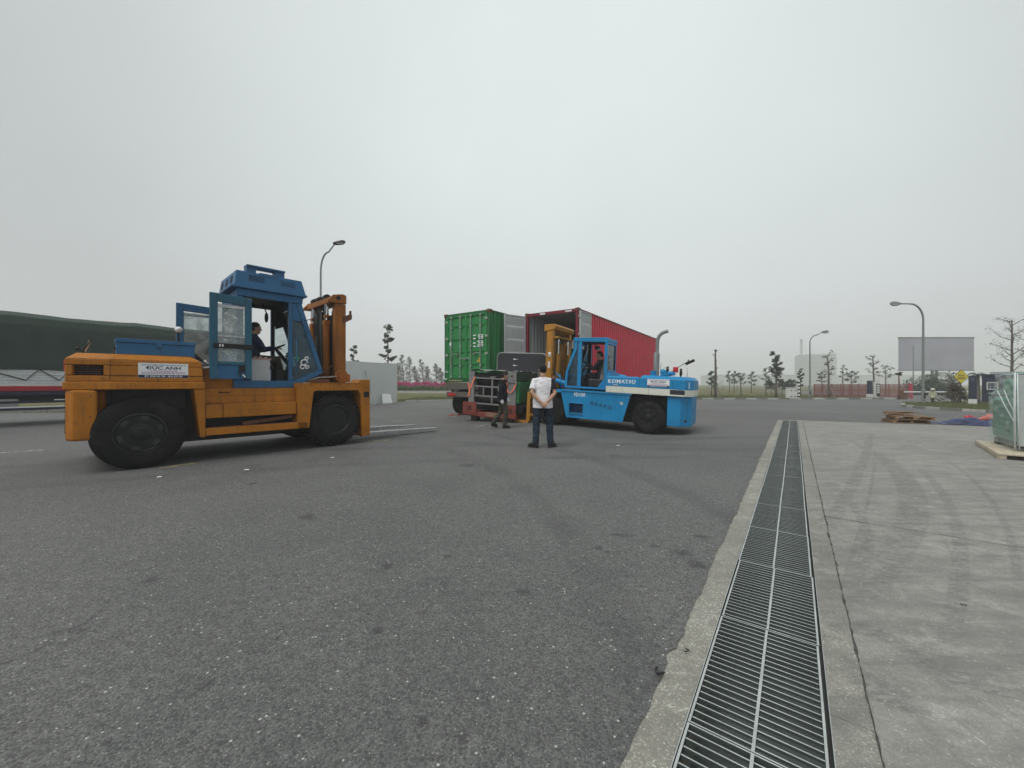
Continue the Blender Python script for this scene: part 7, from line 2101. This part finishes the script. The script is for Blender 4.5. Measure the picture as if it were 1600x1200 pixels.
def hand(mb, wrist, d, back, s_, curl=.5):
    """palm, four fingers of different lengths and a thumb; back = direction the back of the hand faces"""
    w = Vector(wrist); d = Vector(d).normalized()
    lat = d.cross(Vector(back)).normalized() * s_          # towards the thumb
    n = lat.cross(d).normalized() * s_
    for i, (off, L, r) in enumerate(((.029, .068, .0095), (.010, .076, .0098), (-.009, .070, .0094), (-.026, .054, .0085))):
        k0 = w + lat * off * .55 + d * .01
        k1 = w + lat * off + d * (.088 - abs(i - 1) * .004)
        mb.tube([tuple(k0), tuple(k1)], [.014, .0125], 8)
        p, ang = k1, curl * .5
        pts, rad = [tuple(p)], [r * 1.1]
        for seg, f in enumerate((.45, .32, .23)):
            dd = d * math.cos(ang) - n * math.sin(ang)
            p = p + dd * L * f; pts.append(tuple(p)); rad.append(r * (1 - .12 * (seg + 1)))
            ang += curl * (.8 if seg == 0 else .6)
        mb.tube(pts, rad, 8)
    t0 = w + lat * .022 + d * .022
    t1 = t0 + lat * .026 + d * .030 - n * .012
    t2 = t1 + d * .030 + lat * .006 - n * .012
    t3 = t2 + d * .022 - lat * .004 - n * .006
    mb.tube([tuple(t0), tuple(t1), tuple(t2), tuple(t3)], [.015, .0125, .0105, .008], 8)
    mb.ball(tuple(w + d * .05), (.02, .02, .02), 8, 6)

def person(label, loc, rotz, J, shirt, trousers, sleeve='short', hem=.84, head_yaw=0.0, head_tilt=0.0, wrinkle=.004, pick=None, glove=None, group=None, collar=False, parent_rot=None):
    root = thing('person', label, 'person', loc, rotz, group)
    V = {k: Vector(v) for k, v in J.items()}
    up = (V['neck'] - V['chest']).normalized()
    hc = V['head']
    HR = Euler((head_tilt, 0, head_yaw)).to_matrix()
    H = lambda x, y, z: tuple(hc + HR @ Vector((x, y, z)))
    b = MB()
    # head
    hb = MB(); hb.ball((0, 0, .012), (.076, .097, .108), 20, 14); hb.ball((0, .022, -.060), (.056, .064, .058), 16, 10); hb.ball((0, .05, -.095), (.026, .03, .022), 10, 8)
    hb.tube([(0, .088, .018), (0, .105, -.018), (0, .112, -.030)], [.010, .014, .012], 8); hb.ball((-.012, .100, -.034), (.009, .010, .008), 8, 6); hb.ball((.012, .100, -.034), (.009, .010, .008), 8, 6)
    hb.ball((0, .086, .030), (.055, .02, .010), 12, 6)
    for s_ in (-1, 1): hb.tube([(s_ * .074, -.012, .022), (s_ * .084, -.020, .006), (s_ * .082, -.014, -.016), (s_ * .074, -.004, -.030)], [(.012, .006), (.018, .007), (.014, .007), (.008, .006)], 8)
    b.add([H(*p) for p in hb.v], hb.f)
    b.tube([tuple(V['neck'] - up * .05), tuple(V['neck'] + up * .03), tuple(hc - Vector((0, .01, .05)))], [.062, .055, .054], 12)
    # trunk
    b.tube([tuple(V['pelvis'] - Vector((0, 0, .10))), tuple(V['pelvis']), tuple(V['waist']), tuple(V['chest']), tuple(V['chest'].lerp(V['neck'], .62)), tuple(V['neck'])],
           [(.08, .12), (.11, .155), (.095, .135), (.11, .160), (.085, .150), (.055, .065)], 16)
    for s_ in 'LR':
        sh, el, wr = V['sh' + s_], V['el' + s_], V['wr' + s_]
        b.tube([tuple(V['chest'].lerp(V['neck'], .55)), tuple(sh), tuple(sh.lerp(el, .35)), tuple(el), tuple(el.lerp(wr, .3)), tuple(wr)], [.06, .058, .047, .040, .041, .027], 12)
        hp, kn, an = V['hip' + s_], V['kn' + s_], V['an' + s_]
        b.tube([tuple(hp + Vector((0, 0, .04))), tuple(hp.lerp(kn, .25)), tuple(kn), tuple(kn.lerp(an, .3)), tuple(an)], [.085, .085, .056, .058, .038], 12)
        toe = V['toe' + s_]
        heel = an + (an - toe).normalized() * .05 - Vector((0, 0, .055)) if (an - toe).length < .3 else an
        b.tube([tuple(heel + Vector((0, 0, .01))), tuple(an - Vector((0, 0, .04))), tuple(toe)], [.03, .04, .025], 10)
        hd = V.get('hd' + s_, (wr - el).normalized()); bk = V.get('bk' + s_, Vector((-1 if s_ == 'L' else 1, 0, 0)))
        if not glove: hand(b, tuple(wr), tuple(hd), tuple(bk), -1 if s_ == 'L' else 1, .55)
    solid('body', b, [M['skin']], root, .0062, 4)
    # face
    for s_ in (-1, 1):
        e = MB(); e.ball((0, 0, 0), (.0125, .0125, .0105), 10, 8); ob = e.build('eye', M['eye'], root, smooth=180); ob.location = H(s_ * .031, .079, .014)
        i_ = MB(); i_.ball((0, 0, 0), (.0062, .0062, .0062), 8, 6); o2 = i_.build('iris', M['iris'], ob, smooth=180); o2.location = tuple(HR @ Vector((0, .0085, 0)))
        w_ = MB(); w_.tube([H(s_ * .016, .092, .032), H(s_ * .032, .091, .038), H(s_ * .048, .078, .033)], .0045, 6); w_.build('eyebrow', M['hair'], root, smooth=180)
    l = MB(); l.tube([H(-.024, .082, -.062), H(0, .092, -.060), H(.024, .082, -.062)], [.003, .0055, .003], 6); l.tube([H(-.020, .082, -.070), H(0, .092, -.071), H(.020, .082, -.070)], [.003, .006, .003], 6); l.build('mouth', M['lip'], root, smooth=180)
    # hair
    h = MB()
    def hf(a, t):
        az = a * 2 * math.pi; cy_, sx_ = math.cos(az), math.sin(az)
        lim = math.pi * (.5 + (.26 * max(0, -cy_) + (.06 if cy_ < .1 else 0)) - max(0, cy_) * .20 + (.02 if abs(sx_) > .8 else 0))
        ph = lim * t
        nz = 1 + .035 * math.sin(az * 9 + ph * 5) * t + .02 * math.sin(az * 23)
        return H(.083 * nz * math.sin(ph) * sx_, -.006 + .106 * nz * math.sin(ph) * cy_, .020 + .112 * nz * math.cos(ph))
    h.grid(hf, 40, 14)
    ho_ = h.build('hair', M['hair'], root, smooth=180); sd = ho_.modifiers.new('thickness', 'SOLIDIFY'); sd.thickness = .014; sd.offset = -1
    # shirt
    s = MB()
    hemp = Vector(V['pelvis']); hemp.z = V['pelvis'].z - (.95 - hem) if hem else hemp.z
    s.tube([tuple(hemp), tuple(V['pelvis'] + Vector((0, 0, .03))), tuple(V['waist']), tuple(V['chest']), tuple(V['chest'].lerp(V['neck'], .55)), tuple(V['chest'].lerp(V['neck'], .80)), tuple(V['chest'].lerp(V['neck'], 1.02))],
           [(.152, .212), (.146, .208), (.136, .200), (.138, .200), (.108, .165), (.084, .118), (.066, .074)], 20)
    for s_ in 'LR':
        sh, el, wr = V['sh' + s_], V['el' + s_], V['wr' + s_]
        st = V['chest'].lerp(V['neck'], .70)
        if sleeve == 'short':
            s.tube([tuple(st), tuple(sh + Vector((0, 0, .0))), tuple(sh.lerp(el, .5)), tuple(sh.lerp(el, .74))], [.062, .070, .070, .074], 14)
        else:
            s.tube([tuple(st), tuple(sh), tuple(sh.lerp(el, .5)), tuple(el), tuple(el.lerp(wr, .5)), tuple(el.lerp(wr, .97))], [.062, .070, .066, .060, .054, .044], 14)
    if collar: s.tube([tuple(V['neck'] - Vector((0, 0, .02))), tuple(V['neck'] + Vector((0, .005, .035)))], [(.07, .075), (.066, .070)], 14)
    solid('shirt', s, shirt if isinstance(shirt, list) else [shirt], root, .010, 4, wrinkle, 3, pick)
    # trousers
    t = MB()
    t.tube([tuple(V['pelvis'] - Vector((0, 0, .10))), tuple(V['pelvis'] - Vector((0, 0, .03))), tuple(V['pelvis'] + Vector((0, 0, .05)))], [(.118, .165), (.125, .172), (.118, .162)], 18)
    for s_ in 'LR':
        hp, kn, an = V['hip' + s_], V['kn' + s_], V['an' + s_]
        t.tube([tuple(hp + Vector((0, 0, .03))), tuple(hp.lerp(kn, .3)), tuple(kn), tuple(kn.lerp(an, .45)), tuple(kn.lerp(an, .86)), tuple(kn.lerp(an, .99))], [.102, .100, .080, .074, .068, .070], 14)
    solid('trousers', t, [trousers], root, .010, 4, .006, 5)
    for s_ in 'LR':
        an, toe = V['an' + s_], V['toe' + s_]
        f = (toe - an); f.normalize()
        q = MB(); heel = an - Vector((f.x, f.y, 0)).normalized() * .06
        base = min(an.z, toe.z + .05)
        q.tube([(heel.x, heel.y, an.z - .035), (an.x, an.y, an.z - .03), tuple(an.lerp(toe, .5) + Vector((0, 0, -.004))), tuple(toe)], [(.04, .042), (.05, .048), (.042, .050), (.026, .036)], 12)
        q.tube([tuple(an - Vector((0, 0, .03))), tuple(an + Vector((0, 0, .04)))], [.052, .050], 12)
        sh_ = solid('shoe', q, [M['shoe']], root, .008, 3)
        so = MB(); so.beam((heel.x, heel.y, an.z - .078), (toe.x + f.x * .02, toe.y + f.y * .02, toe.z - .032), .085, .022); so.build('sole', M['sole'], sh_, .008)
    if glove:
        for s_ in 'LR':
            g = MB(); wr, el = V['wr' + s_], V['el' + s_]
            hand(g, tuple(wr), tuple(V.get('hd' + s_, wr - el)), (-1 if s_ == 'L' else 1, 0, 0), -1 if s_ == 'L' else 1, .7)
            g.tube([tuple(wr - (wr - el).normalized() * .03), tuple(wr)], .03, 10)
            solid('glove', g, [glove], root, .006, 2)
    return root

# the man with his hands clasped behind his back
gp1 = G(848, 699.5)
stand = dict(pelvis=(0, 0, .95), waist=(0, .005, 1.09), chest=(0, .012, 1.29), neck=(0, -.008, 1.475), head=(0, .028, 1.628),
             shL=(-.178, 0, 1.388), elL=(-.238, -.110, 1.150), wrL=(-.066, -.200, .955), shR=(.178, 0, 1.388), elR=(.243, -.110, 1.148), wrR=(.070, -.205, .960),
             hdL=(.70, -.06, -.70), hdR=(-.66, -.10, -.74), bkL=(.2, -.9, .3), bkR=(-.2, -.9, .3),
             hipL=(-.093, 0, .92), knL=(-.130, .02, .50), anL=(-.150, -.01, .095), toeL=(-.285, .10, .036), hipR=(.093, 0, .92), knR=(.145, .03, .50), anR=(.165, .01, .095), toeR=(.290, .14, .036))
p1_ = person('man in white T-shirt with one black sleeve seen from behind, hands clasped at his back', (gp1.x, gp1.y, 0), 0.05, stand, [M['wshirt'], M['bshirt']], M['jeans'],
             hem=.83, head_yaw=.12, wrinkle=.0042, pick=lambda c: 1 if c.x > .170 - (1.42 - c.z) * .10 and c.z > 1.08 and c.x > .13 else 0)
m = MB(); m.box(.125, .165, -.118, -.108, .885, .915); m.build('pocket_tag', M['wshirt'], p1_)

walk = dict(pelvis=(0, .02, .915), waist=(0, .025, 1.05), chest=(0, .035, 1.23), neck=(0, .045, 1.405), head=(0, .105, 1.540),
            shL=(-.17, .03, 1.35), elL=(-.21, .06, 1.10), wrL=(-.19, .20, .90), shR=(.17, .02, 1.35), elR=(.215, -.05, 1.10), wrR=(.205, .01, .855),
            hdR=(0, .1, -1), hdL=(0, .4, -.9),
            hipL=(-.085, .02, .89), knL=(-.085, .0, .50), anL=(-.085, -.24, .150), toeL=(-.095, -.12, .050), hipR=(.085, .02, .89), knR=(.085, .13, .49), anR=(.085, .085, .095), toeR=(.10, .24, .040))
x2, y2 = (783.5 - 800) / 600 * 11.35, 11.35
p2_ = person('man in dark jacket and olive trousers walking past the roller machine, looking down', (x2, y2, ground_z(x2, y2)), R(-84), walk, M['jacket'], M['khaki'], sleeve='long', hem=.80, head_tilt=-.25, collar=True, glove=M['wshirt'])
m = MB(); m.box(.07, .085, -.108, -.100, 1.10, 1.22); m.box(.09, .13, -.095, -.085, 1.25, 1.275); m.build('back_badge', M['white'], p2_)
m = MB(); m.tube([(-.05, .11, 1.38), (-.03, .16, 1.22), (0, .165, 1.12), (.03, .16, 1.22), (.06, .11, 1.38)], .006, 5); m.build('lanyard', M['red_ink'], p2_)

sit = dict(pelvis=(0, 0, .10), waist=(0, -.02, .23), chest=(0, -.01, .42), neck=(0, .015, .60), head=(0, .045, .745),
           shL=(-.18, 0, .535), elL=(-.24, .14, .31), wrL=(-.13, .36, .36), shR=(.18, 0, .535), elR=(.24, .14, .31), wrR=(.13, .36, .36),
           hipL=(-.09, .03, .09), knL=(-.11, .42, .12), anL=(-.11, .48, -.26), toeL=(-.12, .62, -.31), hipR=(.09, .03, .09), knR=(.11, .42, .12), anR=(.11, .48, -.26), toeR=(.12, .62, -.31),
           hdL=(.2, 1, .1), hdR=(-.2, 1, .1), bkL=(0, -.1, 1), bkR=(0, -.1, 1))
def seat_pos(root, u, y, z):
    return root.matrix_basis @ Vector((u, y, z))
pa = seat_pos(fa, 1.70, .86, 1.72)
person('driver in a navy work shirt sitting in the orange forklift', pa, fa.rotation_euler.z - math.pi / 2, sit, M['workblue'], M['khaki'], sleeve='long', hem=.80, collar=True)
pb_ = seat_pos(fb_, 1.62, -.80, 1.49)
person('driver in black clothes sitting in the light blue forklift', pb_, fb_.rotation_euler.z - math.pi / 2, sit, M['bshirt'], M['jacket'], sleeve='long', hem=.80, head_yaw=.3)

bpy.data.scenes.remove(bench)
